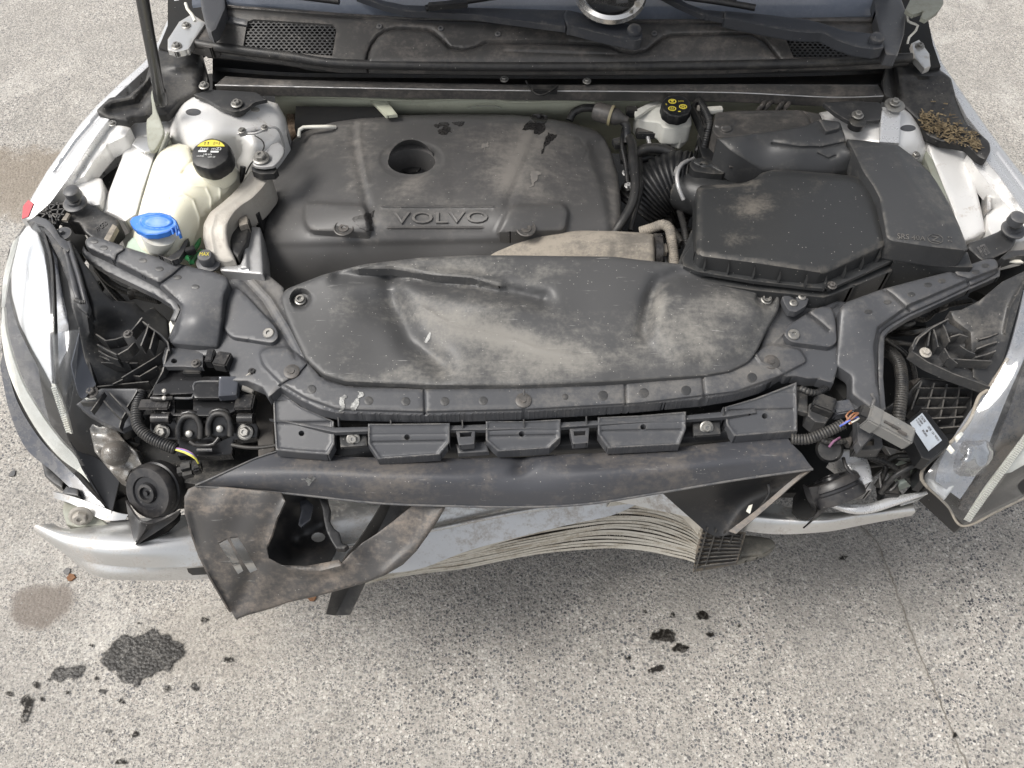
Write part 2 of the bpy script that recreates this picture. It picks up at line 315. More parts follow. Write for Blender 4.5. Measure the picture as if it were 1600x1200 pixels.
def sheet(name, out, z, m, par, th=.015, r=.004, res=8., holes=(), feats=(), rnd=0, spl=False, hth=None, sharp=50, flare=0., dirt=None, **props):
    if spl: out = cat(out, True, res)
    elif rnd: out = chamf(out, rnd)
    O = np.array(resamp(out, True, res)); 
    if ((O[:, 0]*np.roll(O[:, 1], -1)-np.roll(O[:, 0], -1)*O[:, 1]).sum()) < 0: O = O[::-1]
    H = [np.array(resamp(h, True, max(3, res*.5))) for h in holes]
    zf = z if callable(z) else zc(z)
    rp = max(r/MM, .01)
    def full(x, y):
        sh = np.shape(x); Q = np.stack([np.asarray(x, float).ravel(), np.asarray(y, float).ravel()], 1)
        zz_ = np.asarray(zf(Q[:, 0], Q[:, 1]), float)
        for f in feats: zz_ = zz_+f(Q)
        if r > 0: d = np.clip(polyd(Q, O)/rp, 0, 1); zz_ = zz_-r*(1-np.sqrt(np.clip(1-(1-d)**2, 0, 1)))
        return zz_.reshape(sh)
    mn, mx = O.min(0), O.max(0)
    gx, gy = np.meshgrid(np.arange(mn[0], mx[0]+res, res), np.arange(mn[1], mx[1]+res, res*.87))
    gx = gx+(np.arange(gx.shape[0]) % 2)[:, None]*res*.5; Q = np.stack([gx.ravel(), gy.ravel()], 1)
    Q = Q[inside(Q, O)]; Q = Q[polyd(Q, O) > max(res*.45, rp*1.05 if r > 0 else 0)]
    S = [f.seeds for f in feats if len(f.seeds)]
    if r > 0:
        nx = np.roll(O, -1, 0)-np.roll(O, 1, 0); n = np.stack([-nx[:, 1], nx[:, 0]], 1); n /= np.linalg.norm(n, axis=1)[:, None]+1e-9
        for k in (.12, .4, 1.): S.append(O+n*rp*k)
    if S:
        S = np.vstack(S); S = S[inside(S, O)]; S = S[polyd(S, O) > (min(rp*.1, 1.) if r > 0 else 1.)]
        if len(S):   # drop grid points crowded by seeds
            key = set(map(tuple, np.round(S/(res*.6)).astype(int))); Q = Q[[tuple(k) not in key for k in np.round(Q/(res*.6)).astype(int)]] if len(Q) else Q
        Q = np.vstack([Q, S])
    for h in H:
        if len(Q): Q = Q[~inside(Q, h) & (polyd(Q, h) > 1.2)]
    pts = [O]+H+[Q]; edges = []; k = 0
    for L in [O]+H: edges += [(k+i, k+(i+1) % len(L)) for i in range(len(L))]; k += len(L)
    A = np.vstack(pts)
    vs, es, fs, ov, oe, of = geometry.delaunay_2d_cdt([Vector(p) for p in A], edges, [], 0, 1e-4)
    vs = np.array([(v.x, v.y) for v in vs]); F = np.array([f for f in fs if len(f) == 3]); C = vs[F].mean(1)
    keep = inside(C, O)
    for h in H: keep &= ~inside(C, h)
    e1, e2 = vs[F[:, 1]]-vs[F[:, 0]], vs[F[:, 2]]-vs[F[:, 0]]; keep &= np.abs(e1[:, 0]*e2[:, 1]-e1[:, 1]*e2[:, 0]) > .03
    F = F[keep]; Z = full(vs[:, 0], vs[:, 1]); V3 = PP(vs[:, 0], vs[:, 1], Z)
    # make faces point up
    a, b, c = V3[F[:, 0]], V3[F[:, 1]], V3[F[:, 2]]; nz = np.cross(b-a, c-a)[:, 2]; F[nz < 0] = F[nz < 0][:, ::-1]
    faces = [tuple(map(int, f)) for f in F]; verts = [tuple(v) for v in V3]
    E = {}
    for f in faces:
        for i in range(3): E[(f[i], f[(i+1) % 3])] = 1
    low = {}
    cx = V3[:, :2].mean(0)
    hi_ = {}
    def hi(i):
        if i not in hi_: hi_[i] = len(verts); verts.append(tuple(V3[i]))
        return hi_[i]
    def lo(i):
        if i not in low:
            low[i] = len(verts); v = V3[i]; dv = v[:2]-cx; L = np.linalg.norm(dv)+1e-9
            verts.append((v[0]+dv[0]/L*flare, v[1]+dv[1]/L*flare, v[2]-th))
        return low[i]
    if th > 0:
        for (i, j) in list(E):
            if (j, i) not in E: faces.append((hi(j), hi(i), lo(i), lo(j)))
    used = sorted({i for f in faces for i in f}); mp = {u: n for n, u in enumerate(used)}
    o = put(name, [verts[u] for u in used], [tuple(mp[i] for i in f) for f in faces], m, par, sharp=sharp, **props)
    if dirt:
        n0 = len(vs); vals = np.zeros(max(len(verts), n0)); Q = vs
        for (x, y, rx, ry, a, *g) in dirt: vals[:n0] += bump(x, y, rx, ry, a, g[0] if g else 0)(Q)
        at = o.data.attributes.new('dirt', 'FLOAT', 'POINT'); at.data.foreach_set('value', vals[used])
    ZF[o.name] = full; return o
def up(o, dx=0): return ZF[o.name]
def tube(name, pts, r, m, par, seg=12, ridge=None, step=5., caps=True, **props):
    """swept round tube; pts (x, y, z), r metres (number or list); ridge=(pitch m, height m) makes a bellows"""
    W3 = cat([np.append(np.asarray(p, float), (r[i] if isinstance(r, (list, tuple)) else r)) for i, p in enumerate(pts)], False, step)
    C = PP(*np.array(W3)[:, :3].T); R = np.array(W3)[:, 3]
    if ridge:
        L = np.concatenate([[0], np.cumsum(np.linalg.norm(np.diff(C, axis=0), axis=1))]); s = np.arange(0, L[-1], ridge[0]/4)
        C = np.stack([np.interp(s, L, C[:, i]) for i in range(3)], 1); R = np.interp(s, L, R)+ridge[1]*np.array([0, .8, 1, .8])[np.arange(len(s)) % 4]
    T = np.gradient(C, axis=0); T /= np.linalg.norm(T, axis=1)[:, None]+1e-12
    u = np.cross(T[0], [0, 0, 1.]); u = u if np.linalg.norm(u) > .1 else np.array([1., 0, 0]); u /= np.linalg.norm(u); vs = []
    a = np.linspace(0, 2*math.pi, seg, endpoint=False)
    for i in range(len(C)):
        u = u-T[i]*(u@T[i]); u /= np.linalg.norm(u)+1e-12; w = np.cross(T[i], u)
        vs.append(C[i]+R[i]*(np.cos(a)[:, None]*u+np.sin(a)[:, None]*w))
    vs = np.vstack(vs); n = len(C); f = [(i*seg+j, i*seg+(j+1) % seg, (i+1)*seg+(j+1) % seg, (i+1)*seg+j) for i in range(n-1) for j in range(seg)]
    if caps: f += [tuple(range(seg))[::-1], tuple((n-1)*seg+j for j in range(seg))]
    return put(name, vs, f, m, par, sharp=60, **props)
def lathe(name, prof, at, axis, m, par, seg=36, flat=0, world=False, **props):
    """prof [(radius, height)] metres, spun about axis through at=(x,y,z); flat = number of grip flats"""
    A = Vector(axis).normalized(); q = A.to_track_quat('Z', 'Y').to_matrix(); c = Vector(at) if world else V(at); vs = []
    for (r, h) in prof:
        for j in range(seg):
            a = 2*math.pi*j/seg; rr = r*(1+(.035 if flat and (j*flat//seg) % 2 else 0) if r > prof[-1][0]*.2 else 1)
            vs.append(c+q@Vector((rr*math.cos(a), rr*math.sin(a), h)))
    n = len(prof); f = [(i*seg+j, i*seg+(j+1) % seg, (i+1)*seg+(j+1) % seg, (i+1)*seg+j) for i in range(n-1) for j in range(seg)]
    f += [tuple(range(seg))[::-1], tuple((n-1)*seg+j for j in range(seg))]
    return put(name, [tuple(v) for v in vs], f, m, par, ctr=np.array(c), sharp=35, **props)
_BM = {}
def bolt(par, x, y, z, r, m=ZNC, axis=(0, -.12, 1), name='bolt', flange=1.55, hexr=1., h=.9, **props):
    """flanged hexagon bolt; the mesh is shared and scaled"""
    key = (m.name, flange, h)
    if key not in _BM:
        v, f = [], []
        def ring(rad, hh, n): s = len(v); v.extend((rad*math.cos(2*math.pi*i/n), rad*math.sin(2*math.pi*i/n), hh) for i in range(n)); return s
        def bridge(a, b, n): f.extend((a+i, a+(i+1) % n, b+(i+1) % n, b+i) for i in range(n))
        a, b, c = ring(flange, -.05, 24), ring(flange, .14, 24), ring(flange*.82, .28, 24); bridge(a, b, 24); bridge(b, c, 24); f.append(tuple(range(c, c+24)))
        d, e, g = ring(1, .2, 6), ring(1, h, 6), ring(.82, h+.14, 6); bridge(d, e, 6); bridge(e, g, 6)
        k, l = ring(.42, h+.14, 6), ring(.36, h-.1, 6); bridge(g, k, 6); bridge(k, l, 6); f.append(tuple(range(l, l+6)))
        me = bpy.data.meshes.new('bolt'); me.from_pydata(v, [], f); me.materials.append(m); _BM[key] = me
    c = V((x, y, z)); o = bpy.data.objects.new(name, _BM[key]); COL.objects.link(o); o.parent = par; o.scale = (r,)*3
    o.rotation_mode = 'QUATERNION'; o.rotation_quaternion = Vector(axis).normalized().to_track_quat('Z', 'Y')@Matrix.Rotation(random.random(), 3, 'Z').to_quaternion()
    o.location = c-WPOS[par.name]; WPOS[o.name] = c
    for k, vv in props.items(): o[k] = vv
    return o
def loft(name, rows, m, par, th=.003, step=8., across=3, smooth=True, sharp=50, **props):
    """smooth skin through rows of (x, y, z) points, thickened"""
    n = max(len(r) for r in rows); R = []
    for r in rows:
        c = np.array(cat([np.asarray(p, float) for p in r], False, 2.)); L = np.concatenate([[0], np.cumsum(np.linalg.norm(np.diff(c, axis=0), axis=1))])
        R.append(c)
    Lm = max(np.linalg.norm(np.diff(c[:, :2], axis=0), axis=1).sum() for c in R); K = max(3, int(Lm/step)); G = []
    for c in R:
        L = np.concatenate([[0], np.cumsum(np.linalg.norm(np.diff(c, axis=0), axis=1))]); s = np.linspace(0, L[-1], K); G.append(np.stack([np.interp(s, L, c[:, i]) for i in range(3)], 1))
    G = np.array(G); rows2 = []
    if smooth and len(G) > 2:
        for i in range(len(G)-1):
            p0, p1, p2, p3 = G[max(i-1, 0)], G[i], G[i+1], G[min(i+2, len(G)-1)]
            for j in range(across): t = j/across; rows2.append(.5*((2*p1)+(p2-p0)*t+(2*p0-5*p1+4*p2-p3)*t*t+(3*p1-p0-3*p2+p3)*t**3))
        rows2.append(G[-1])
    else: rows2 = list(G)
    G = np.array(rows2); a, b = G.shape[:2]; W3 = PP(G[..., 0], G[..., 1], G[..., 2])
    du = np.gradient(W3, axis=0); dv = np.gradient(W3, axis=1); N = np.cross(du, dv); N /= np.linalg.norm(N, axis=2)[..., None]+1e-12
    if (N@(CAM-W3.mean((0, 1)))).mean() < 0: N = -N
    vs = np.vstack([W3.reshape(-1, 3), (W3-N*th).reshape(-1, 3)]); o = a*b; f = []
    for i in range(a-1):
        for j in range(b-1):
            q = (i*b+j, i*b+j+1, (i+1)*b+j+1, (i+1)*b+j); f.append(q); f.append(tuple(k+o for k in q[::-1]))
    rim = [i*b for i in range(a)]+[(a-1)*b+j for j in range(1, b)]+[i*b+b-1 for i in range(a-2, -1, -1)]+[j for j in range(b-2, 0, -1)]
    for i in range(len(rim)): p, q = rim[i], rim[(i+1) % len(rim)]; f.append((p, q, q+o, p+o))
    # orient
    return put(name, vs, f, m, par, sharp=sharp, **props)
def wall(name, line, h, t, m, par, **props):
    """upright rib: line (x, y, z of its top edge), h deep, t thick"""
    C = PP(*np.array(resamp(line, False, 10.)).T); d = np.gradient(C, axis=0); d[:, 2] = 0; d /= np.linalg.norm(d, axis=1)[:, None]+1e-9; n = np.stack([-d[:, 1], d[:, 0], d[:, 2]*0], 1)*t/2
    z = np.array([0, 0, h]); vs = []; f = []
    for i in range(len(C)): vs += [C[i]+n[i], C[i]-n[i], C[i]-n[i]-z, C[i]+n[i]-z]
    for i in range(len(C)-1):
        a = i*4; b = a+4
        for k in range(4): f.append((a+k, a+(k+1) % 4, b+(k+1) % 4, b+k))
    f += [(0, 1, 2, 3)[::-1], tuple(len(vs)-4+k for k in range(4))]
    return put(name, vs, f, m, par, smooth=False, **props)
def obox(name, c, size, ax, m, par, up=(0, 0, 1), bev=.12, world=False, **props):
    """box with bevelled edges, its x axis along ax"""
    import bmesh
    bm = bmesh.new(); bmesh.ops.create_cube(bm, size=1.); 
    for v in bm.verts: v.co = Vector((v.co.x*size[0], v.co.y*size[1], v.co.z*size[2]))
    bmesh.ops.bevel(bm, geom=bm.edges[:], offset=min(size)*bev, segments=2, affect='EDGES')
    X = Vector(ax).normalized(); Z = (Vector(up)-X*Vector(up).dot(X)).normalized(); Y = Z.cross(X); M = Matrix((X, Y, Z)).transposed(); cc = Vector(c) if world else V(c)
    vs = [tuple(cc+M@v.co) for v in bm.verts]; f = [tuple(v.index for v in fc.verts) for fc in bm.faces]; bm.free()
    return put(name, vs, f, m, par, sharp=35, **props)
def decal(name, s, quad, zf, m, par, h=.0008, ext=.0006, kind='text', **props):
    """lettering or a mark laid on a surface: quad = 4 picture points (tl, tr, br, bl)"""
    if kind == 'text':
        cu = bpy.data.curves.new('t', 'FONT'); cu.body = s; ob = bpy.data.objects.new('t', cu); COL.objects.link(ob)
        cu.resolution_u = 3; bpy.context.view_layer.update(); me = bpy.data.meshes.new_from_object(ob.evaluated_get(bpy.context.evaluated_depsgraph_get()))
        vs = np.array([v.co[:] for v in me.vertices]); fs = [tuple(p.vertices) for p in me.polygons]; bpy.data.objects.remove(ob)
    else: vs, fs = s
    vs = np.asarray(vs, float); mn, mx = vs[:, :2].min(0), vs[:, :2].max(0); uv = (vs[:, :2]-mn)/(mx-mn)
    q = np.array(quad, float); u, v = uv[:, :1], uv[:, 1:2]; xy = (1-v)*((1-u)*q[3]+u*q[2])+v*((1-u)*q[0]+u*q[1])
    z0 = zf(xy[:, 0], xy[:, 1]); top = PP(xy[:, 0], xy[:, 1], z0+h); bot = PP(xy[:, 0], xy[:, 1], z0+h)-np.array([0, 0, ext+h]); n = len(top)
    f = list(fs); cnt = {}
    for fc in fs:
        for i in range(len(fc)): cnt[(fc[i], fc[(i+1) % len(fc)])] = 1
    for (i, j) in cnt:
        if (j, i) not in cnt: f.append((j, i, i+n, j+n))
    return put(name, np.vstack([top, bot]), f, m, par, smooth=False, **props)
def ringmark(n=24, r0=.72):
    vs = [(r*math.cos(2*math.pi*i/n), r*math.sin(2*math.pi*i/n), 0) for r in (1, r0) for i in range(n)]
    return vs, [(i, (i+1) % n, n+(i+1) % n, n+i) for i in range(n)]
def quadmark(): return [(0, 0, 0), (1, 0, 0), (1, 1, 0), (0, 1, 0)], [(0, 1, 2, 3)]
def circ(x, y, rx, ry=None, n=20, a0=0): ry = ry or rx; return [(x+rx*math.cos(a0+2*math.pi*i/n), y+ry*math.sin(a0+2*math.pi*i/n)) for i in range(n)]

def capmark(name, s, at, axis, h, box, m, par, kind='text', lift=.0004):
    """flat print on the top of a cap spun about axis: box = x0, y0, x1, y1 in metres on its disc"""
    Z = Vector(axis).normalized(); X = (Vector((1, 0, 0))-Z*Z.x).normalized(); Y = Z.cross(X); c = V(at)+Z*(h+lift)
    if kind == 'text':
        cu = bpy.data.curves.new('t', 'FONT'); cu.body = s; ob = bpy.data.objects.new('t', cu); COL.objects.link(ob); bpy.context.view_layer.update()
        me = bpy.data.meshes.new_from_object(ob.evaluated_get(bpy.context.evaluated_depsgraph_get())); vs = np.array([v.co[:] for v in me.vertices]); fs = [tuple(p.vertices) for p in me.polygons]; bpy.data.objects.remove(ob)
    else: vs, fs = s; vs = np.array(vs, float)
    mn, mx = vs[:, :2].min(0), vs[:, :2].max(0); uv = (vs[:, :2]-mn)/(mx-mn)
    W3 = [tuple(c+X*(box[0]+(box[2]-box[0])*u)+Y*(box[1]+(box[3]-box[1])*v)) for u, v in uv]
    return put(name, W3, list(fs), m, par, smooth=False)
PLP = mat('plug_grey', (.17, .17, .165), .42, dust=.4, lo=.5, hi=.75)
# ------------------------------------------------------------------ the setting
def gxy(x, y): p = PP(x, y, 0.); return (float(p[0]), float(p[1]))
WETS = [(gxy(10, 285), .42, .17, (.20, .165, .125), .75), (gxy(70, 945), .07, .05, (.15, .125, .105), .8), (gxy(330, 1000), .16, .1, (.30, .27, .23), .3)]
GND = ground_mat('aggregate_concrete')
GX = 40.
put('ground', [(-GX, -GX, 0), (GX, -GX, 0), (GX, GX, 0), (-GX, GX, 0)], [(0, 1, 2, 3)], GND, smooth=False, kind='structure', label='grey exposed aggregate concrete yard under the damaged car')
JNT = mat('joint_dirt', (.16, .145, .125), .95, dust=.6, dcol=(.30, .28, .25), scale=25, lo=.4, hi=.6, specks=0)
def gstrip(name, line, w, m, z=.004, jit=.0, **k):
    C = PP(*np.array([(x, y, z) for x, y in resamp(line, False, 6.)]).T); d = np.gradient(C, axis=0); d /= np.linalg.norm(d, axis=1)[:, None]; n = np.stack([-d[:, 1], d[:, 0], d[:, 2]*0], 1)
    wv = w*(.6+.8*np.random.rand(len(C)))[:, None]; C = C+n*np.random.randn(len(C), 1)*jit
    vs = np.hstack([C+n*wv/2, C-n*wv/2]).reshape(-1, 3)
    return put(name, vs, [(2*i, 2*i+1, 2*i+3, 2*i+2) for i in range(len(C)-1)], m, smooth=False, **k)
gstrip('pavement_joint', [(1340, 815), (1372, 850), (1400, 920), (1432, 1010), (1470, 1100), (1512, 1200), (1540, 1260)], .0035, JNT, jit=.0012, kind='structure', label='thin crack line running across the concrete at lower right')
def stain(name, out, wet, z, label, cat_, group=None, jag=.3, depth=4):
    P = [np.array(PP(x, y, z)[:2]) for x, y in out]
    for _ in range(depth):
        Q = []
        for i in range(len(P)):
            a, b = P[i], P[(i+1) % len(P)]; d = b-a; Q += [a, (a+b)/2+np.array([-d[1], d[0]])*random.uniform(-jag, jag)]
        P = Q
    P = np.array(P); mn, mx = P.min(0), P.max(0); st = max(.004, (mx-mn).max()/40)
    gx, gy = np.meshgrid(np.arange(mn[0], mx[0], st), np.arange(mn[1], mx[1], st)); Q = np.stack([gx.ravel(), gy.ravel()], 1); Q = Q[inside(Q, P)]
    if len(Q): Q = Q[polyd(Q, P) > st*.4]
    A = np.vstack([P, Q]) if len(Q) else P
    vs, es, fs, *_ = geometry.delaunay_2d_cdt([Vector(p) for p in A], [(i, (i+1) % len(P)) for i in range(len(P))], [], 0, 1e-6)
    vv = np.array([(v.x, v.y) for v in vs]); F = np.array([f for f in fs if len(f) == 3]); F = F[inside(vv[F].mean(1), P)]
    F = [tuple(map(int, f)) if np.cross(vv[f[1]]-vv[f[0]], vv[f[2]]-vv[f[0]]) > 0 else tuple(map(int, f[::-1])) for f in F]
    o = put(name, np.c_[vv, np.full(len(vv), z)], F, wet, smooth=False, label=label, category=cat_)
    at = o.data.attributes.new('soak', 'FLOAT', 'POINT'); at.data.foreach_set('value', np.clip(polyd(vv, P)/min(.012, (mx-mn).min()*.35), 0, 1))
    if group: o['group'] = group
    return o
WET = ground_mat('oil_wet_concrete', .90); DMP = ground_mat('oil_damp_concrete', .50)
stain('oil_puddle', [(152, 1035), (158, 1015), (178, 998), (200, 985), (232, 982), (262, 988), (290, 1004), (294, 1018), (282, 1034), (268, 1046), (262, 1058), (248, 1052), (236, 1060), (222, 1064), (212, 1076), (196, 1073), (184, 1068), (178, 1050), (160, 1044)], WET, .004, 'largest glossy black oil puddle on the concrete at lower left', 'oil puddle')
stain('oil_puddle', [(72, 1070), (76, 1052), (94, 1036), (112, 1040), (128, 1034), (134, 1048), (118, 1062), (96, 1068)], WET, .004, 'small dark oil puddle just left of the largest puddle', 'oil puddle')
stain('oil_puddle', [(28, 1135), (34, 1108), (30, 1092), (44, 1082), (58, 1090), (52, 1112), (46, 1130)], DMP, .004, 'long dull oil stain near the left edge below the puddles', 'oil stain')
stain('oil_puddle', [(1014, 992), (1030, 978), (1048, 982), (1062, 990), (1058, 1000), (1040, 1006), (1022, 1006)], WET, .004, 'widest of the black oil drips on the lower right concrete', 'oil drip')
stain('oil_puddle', [(1044, 1012), (1056, 1002), (1074, 1004), (1078, 1016), (1066, 1022), (1050, 1020)], WET, .004, 'round black oil drip just below the widest right drip', 'oil drip')
stain('oil_puddle', [(1084, 958), (1094, 950), (1108, 954), (1112, 964), (1104, 972), (1092, 970)], WET, .004, 'black oil drip highest and farthest right of the drip cluster', 'oil drip')
stain('oil_puddle', [(1008, 1046), (1022, 1040), (1040, 1038), (1042, 1048), (1024, 1052), (1012, 1054)], DMP, .004, 'lowest brownish oil drip of the cluster at right', 'oil drip')
for x, y, r in [(305, 1075, 12), (356, 1030, 9), (320, 968, 9), (261, 1077, 9), (160, 1080, 8), (190, 1095, 7), (170, 1140, 8), (212, 1147, 9), (190, 1190, 11), (55, 1070, 9), (14, 1085, 9), (66, 1092, 7), (142, 1009, 5), (216, 974, 5), (982, 1028, 7), (1110, 990, 8), (1155, 978, 6), (1050, 962, 7), (1008, 955, 7), (1318, 872, 9), (1492, 1150, 9), (1000, 982, 4), (105, 1082, 5), (150, 1060, 5), (276, 1130, 5), (178, 1158, 5)]:
    stain('oil_spot', circ(x, y, r*random.uniform(.8, 1.2), r*random.uniform(.7, 1.), 7, random.random()), WET if r in (12, 8, 4) else DMP, .004, 'small dark oil spot scattered around the puddles at lower left' if x < 500 else 'small dark oil spot scattered around the drips at lower right', 'oil spot', 'small oil spots around the left puddles' if x < 500 else 'small oil spots around the right drips', jag=.42, depth=3)
# grit lying loose: one mass
def grit():
    vs, fs = [], []
    for k in range(1500):
        x, y = random.uniform(-20, 1620), random.uniform(860, 1210) if k < 1000 else random.uniform(-10, 330)
        if k >= 1000: x = random.uniform(0, 230) if k % 2 else random.uniform(1460, 1600)
        c = PP(x, y, .0); s = random.uniform(.0010, .0034); n = len(vs); a = random.random()*3
        for i in range(5): t = a+i*1.2566+random.uniform(-.3, .3); vs.append((c[0]+s*math.cos(t), c[1]+s*math.sin(t), .0))
        vs.append((c[0], c[1], s*random.uniform(.5, 1.)))
        fs += [(n+i, n+(i+1) % 5, n+5) for i in range(5)]
    return vs, fs
v_, f_ = grit(); put('grit', v_, f_, mat('grit_stone', (.30, .28, .26), .8, dust=.6, scale=90, specks=0), kind='stuff', smooth=False, label='fine loose grit and stone chips on the concrete')
def chip(x, y, r, m, label, cat_, name='debris_chip', z=0.):
    c = PP(x, y, 0.); vs = [(c[0]+r*random.uniform(.6, 1.1)*math.cos(i), c[1]+r*random.uniform(.6, 1.1)*math.sin(i), zz_) for zz_ in (.001, r*.35) for i in (0, 1.1, 2.1, 3.2, 4.2, 5.3)]
    fs = [(i, (i+1) % 6, 6+(i+1) % 6, 6+i) for i in range(6)]+[tuple(range(6, 12)), tuple(range(6))[::-1]]
    return put(name, vs, fs, m, smooth=False, label=label, category=cat_)
chip(112, 903, .011, RST, 'reddish brown chip on the concrete below the bumper beam end', 'debris')
chip(106, 893, .010, PLC, 'grey blue stone chip beside the reddish brown chip', 'debris')
chip(20, 741, .011, PLC, 'dark stone chip by the left edge of the photo', 'debris')
chip(488, 934, .013, RST, 'brown leaf scrap under the hanging duct shield', 'leaf scrap', 'leaf_scrap')
# ------------------------------------------------------------------ the car
car = empty('car', (0, .45, 0), label='damaged silver car with bonnet open and front bumper torn off', category='car')
# wheels, under the wings
for sx, lb in ((-1, ''), (1, '')):
    w = lathe('wheel', [(.20, -.10), (.30, -.10), (.318, -.07), (.318, .07), (.30, .10), (.20, .10)], (sx*.74, .78, .318), (sx, 0, 0), RUB, car, seg=48, world=True)
    lathe('rim', [(.03, .08), (.07, .085), (.19, .07), (.205, .098), (.205, -.098)], (sx*.74, .78, .318), (sx, 0, 0), ALB, w, seg=40, world=True)
# dark floor of the engine bay and its front-to-rear sides
sheet('engine_bay_floor', [(120, 560), (150, 330), (215, 190), (300, 120), (470, 90), (1250, 90), (1420, 120), (1480, 200), (1530, 330), (1590, 420), (1560, 600), (1420, 700), (1330, 770), (1000, 770), (500, 770), (250, 790), (190, 740), (120, 640)], zz([(800, 100, .40), (800, 400, .40), (200, 400, .42), (1500, 400, .42), (800, 780, .42), (250, 780, .44), (1350, 770, .44)]), GRM, car, th=.02, r=0, res=20, feats=[wrinkle(.02, 90, 3)])
sheet('windscreen', [(300, 8), (345, 2), (530, 20), (700, 28), (1000, 30), (1200, 30), (1372, 24), (1420, -60), (1400, -160), (300, -160)], lambda x, y: .935+(30-y)*.0011, mat('windscreen_glass', (.20, .225, .275), .09, dust=.5, dcol=(.34, .36, .40), scale=6, lo=.4, hi=.75, specks=.2, bump=.0, coat=.6), car, th=.006, r=0, res=14)
zcw = zz([(340, 20, .955), (530, 28, .955), (850, 32, .957), (1370, 32, .957), (330, 75, .925), (530, 95, .918), (850, 98, .915), (1100, 96, .917), (1420, 88, .925)])
LV = [(380, 72), (386, 34), (396, 30), (520, 38), (526, 46), (519, 87), (450, 82)]
RV = [(1226, 56), (1240, 53), (1320, 66), (1352, 82), (1350, 88), (1240, 90)]
lid = [(573, 97), (575, 84), (580, 70), (590, 57), (601, 49), (619, 45), (668, 47), (677, 51), (685, 58), (703, 75), (724, 78), (741, 75), (759, 67), (850, 67), (944, 70), (969, 80), (990, 83), (1011, 79), (1035, 60), (1050, 55), (1173, 52), (1194, 63), (1218, 93)]
cowl = sheet('cowl_panel', [(353, 8), (450, 14), (530, 20), (640, 27), (800, 30), (1060, 30), (1372, 26), (1378, 60), (1400, 92), (1100, 101), (850, 103), (530, 99), (450, 88), (333, 72), (335, 45)], zcw, PLD, car, th=.02, r=.003, res=7, holes=[LV, RV],
    feats=[groove(lid, 2.2, .006), groove([(353, 14), (530, 27), (800, 35), (1060, 36), (1372, 36)], 2.5, .003), raised([(573, 97), (601, 49), (668, 47), (703, 75), (741, 75), (944, 70), (1011, 79), (1050, 55), (1173, 52), (1218, 93)], .002, 6), groove([(790, 80), (900, 84), (1000, 86)], 2, .001)])
for x, y in ((593, 42), (689, 45), (778, 54), (1022, 53)):
    s = lathe('screw', [(.0055, 0), (.0055, .0022), (.0042, .0032), (.0016, .0030), (.0012, .0010)], (x, y, float(zcw(x, y))), (0, -.35, 1), PLC, cowl, seg=16)
def honey(name, poly, zf, R, m, par):
    vs, fs = [], []; P = np.array(poly, float); mn, mx = P.min(0), P.max(0); dx, dy = R*1.732, R*1.5*.62; j = 0; y = mn[1]
    while y < mx[1]+dy:
        x = mn[0]+(dx/2 if j % 2 else 0)
        while x < mx[0]+dx:
            if inside(np.array([[x, y]]), P)[0]:
                n = len(vs)
                for rr, dz in ((1., 0), (.70, 0), (.66, -.006)):
                    for k in range(6): a = math.pi/6+k*math.pi/3; X, Y = x+R*rr*math.cos(a), y+R*.62*rr*math.sin(a); vs.append(tuple(PP(X, Y, float(zf(X, Y))+dz)))
                for q in (0, 6):
                    for k in range(6): fs.append((n+q+k, n+q+(k+1) % 6, n+q+6+(k+1) % 6, n+q+6+k))
            x += dx
        y += dy; j += 1
    return put(name, vs, fs, m, par, smooth=False)
honey('vent_grille', LV, lambda x, y: zcw(x, y)-.002, 4.6, PL, cowl); honey('vent_grille', RV, lambda x, y: zcw(x, y)-.002, 4.6, PL, cowl)
sheet('vent_duct', [(370, 20), (535, 30), (530, 95), (370, 85)], lambda x, y: zcw(x, y)-.05, GRM, cowl, th=.002, r=0, res=20)
sheet('vent_duct', [(1215, 45), (1360, 60), (1362, 94), (1215, 96)], lambda x, y: zcw(x, y)-.05, GRM, cowl, th=.002, r=0, res=20)
sheet('trim_tab', [(358, 25), (388, 32), (386, 40), (355, 34)], lambda x, y: zcw(x, y)+.003, PLC, cowl, th=.003, r=.001, res=5)
tube('hood_seal', [(293, 65, .925), (333, 73, .925), (450, 88, .918), (530, 99, .912), (700, 103, .910), (850, 104, .908), (1000, 103, .909), (1100, 102, .911), (1250, 99, .915), (1350, 94, .92), (1424, 90, .925)], .0085, RUB, car, seg=14)
tube('hood_seal_lip', [(325, 84, .905), (450, 97, .900), (530, 107, .895), (850, 112, .892), (1100, 109, .893), (1300, 106, .898), (1418, 97, .905)], .0075, RUB, car, seg=12)
# cowl channel
XS = [332, 430, 530, 700, 850, 1000, 1150, 1300, 1396]
def crow(dy, z): base = [100, 108, 111, 112, 113, 113, 111, 108, 103]; return [(x, b+dy, z) for x, b in zip(XS, base)]
ch = loft('cowl_channel', [crow(-10, .885), crow(4, .856), crow(10, .850), crow(24, .858), crow(27, .860), crow(30, .852), crow(40, .832)], mat('channel_plastic_shaded', (.016, .016, .017), .35, dust=.35, dcol=(.12, .105, .085), scale=6, lo=.5, hi=.75), car, th=.004, step=14, smooth=False, sharp=30)  # plastic blackened to carry the shade under the seal
sheet('channel_ledge', [(352, 119), (430, 124), (530, 126), (700, 130), (850, 132), (1000, 132), (1150, 131), (1372, 132), (1382, 149), (1300, 151), (1150, 144), (1000, 142), (850, 141), (700, 139), (530, 136), (430, 134), (336, 133)], zz([(340, 119, .873), (850, 132, .868), (1380, 132, .872), (340, 134, .870), (850, 141, .866), (1380, 151, .868)]), PLD, ch, th=.022, r=.0022, res=6, feats=[wrinkle(.0008, 30, 5)])
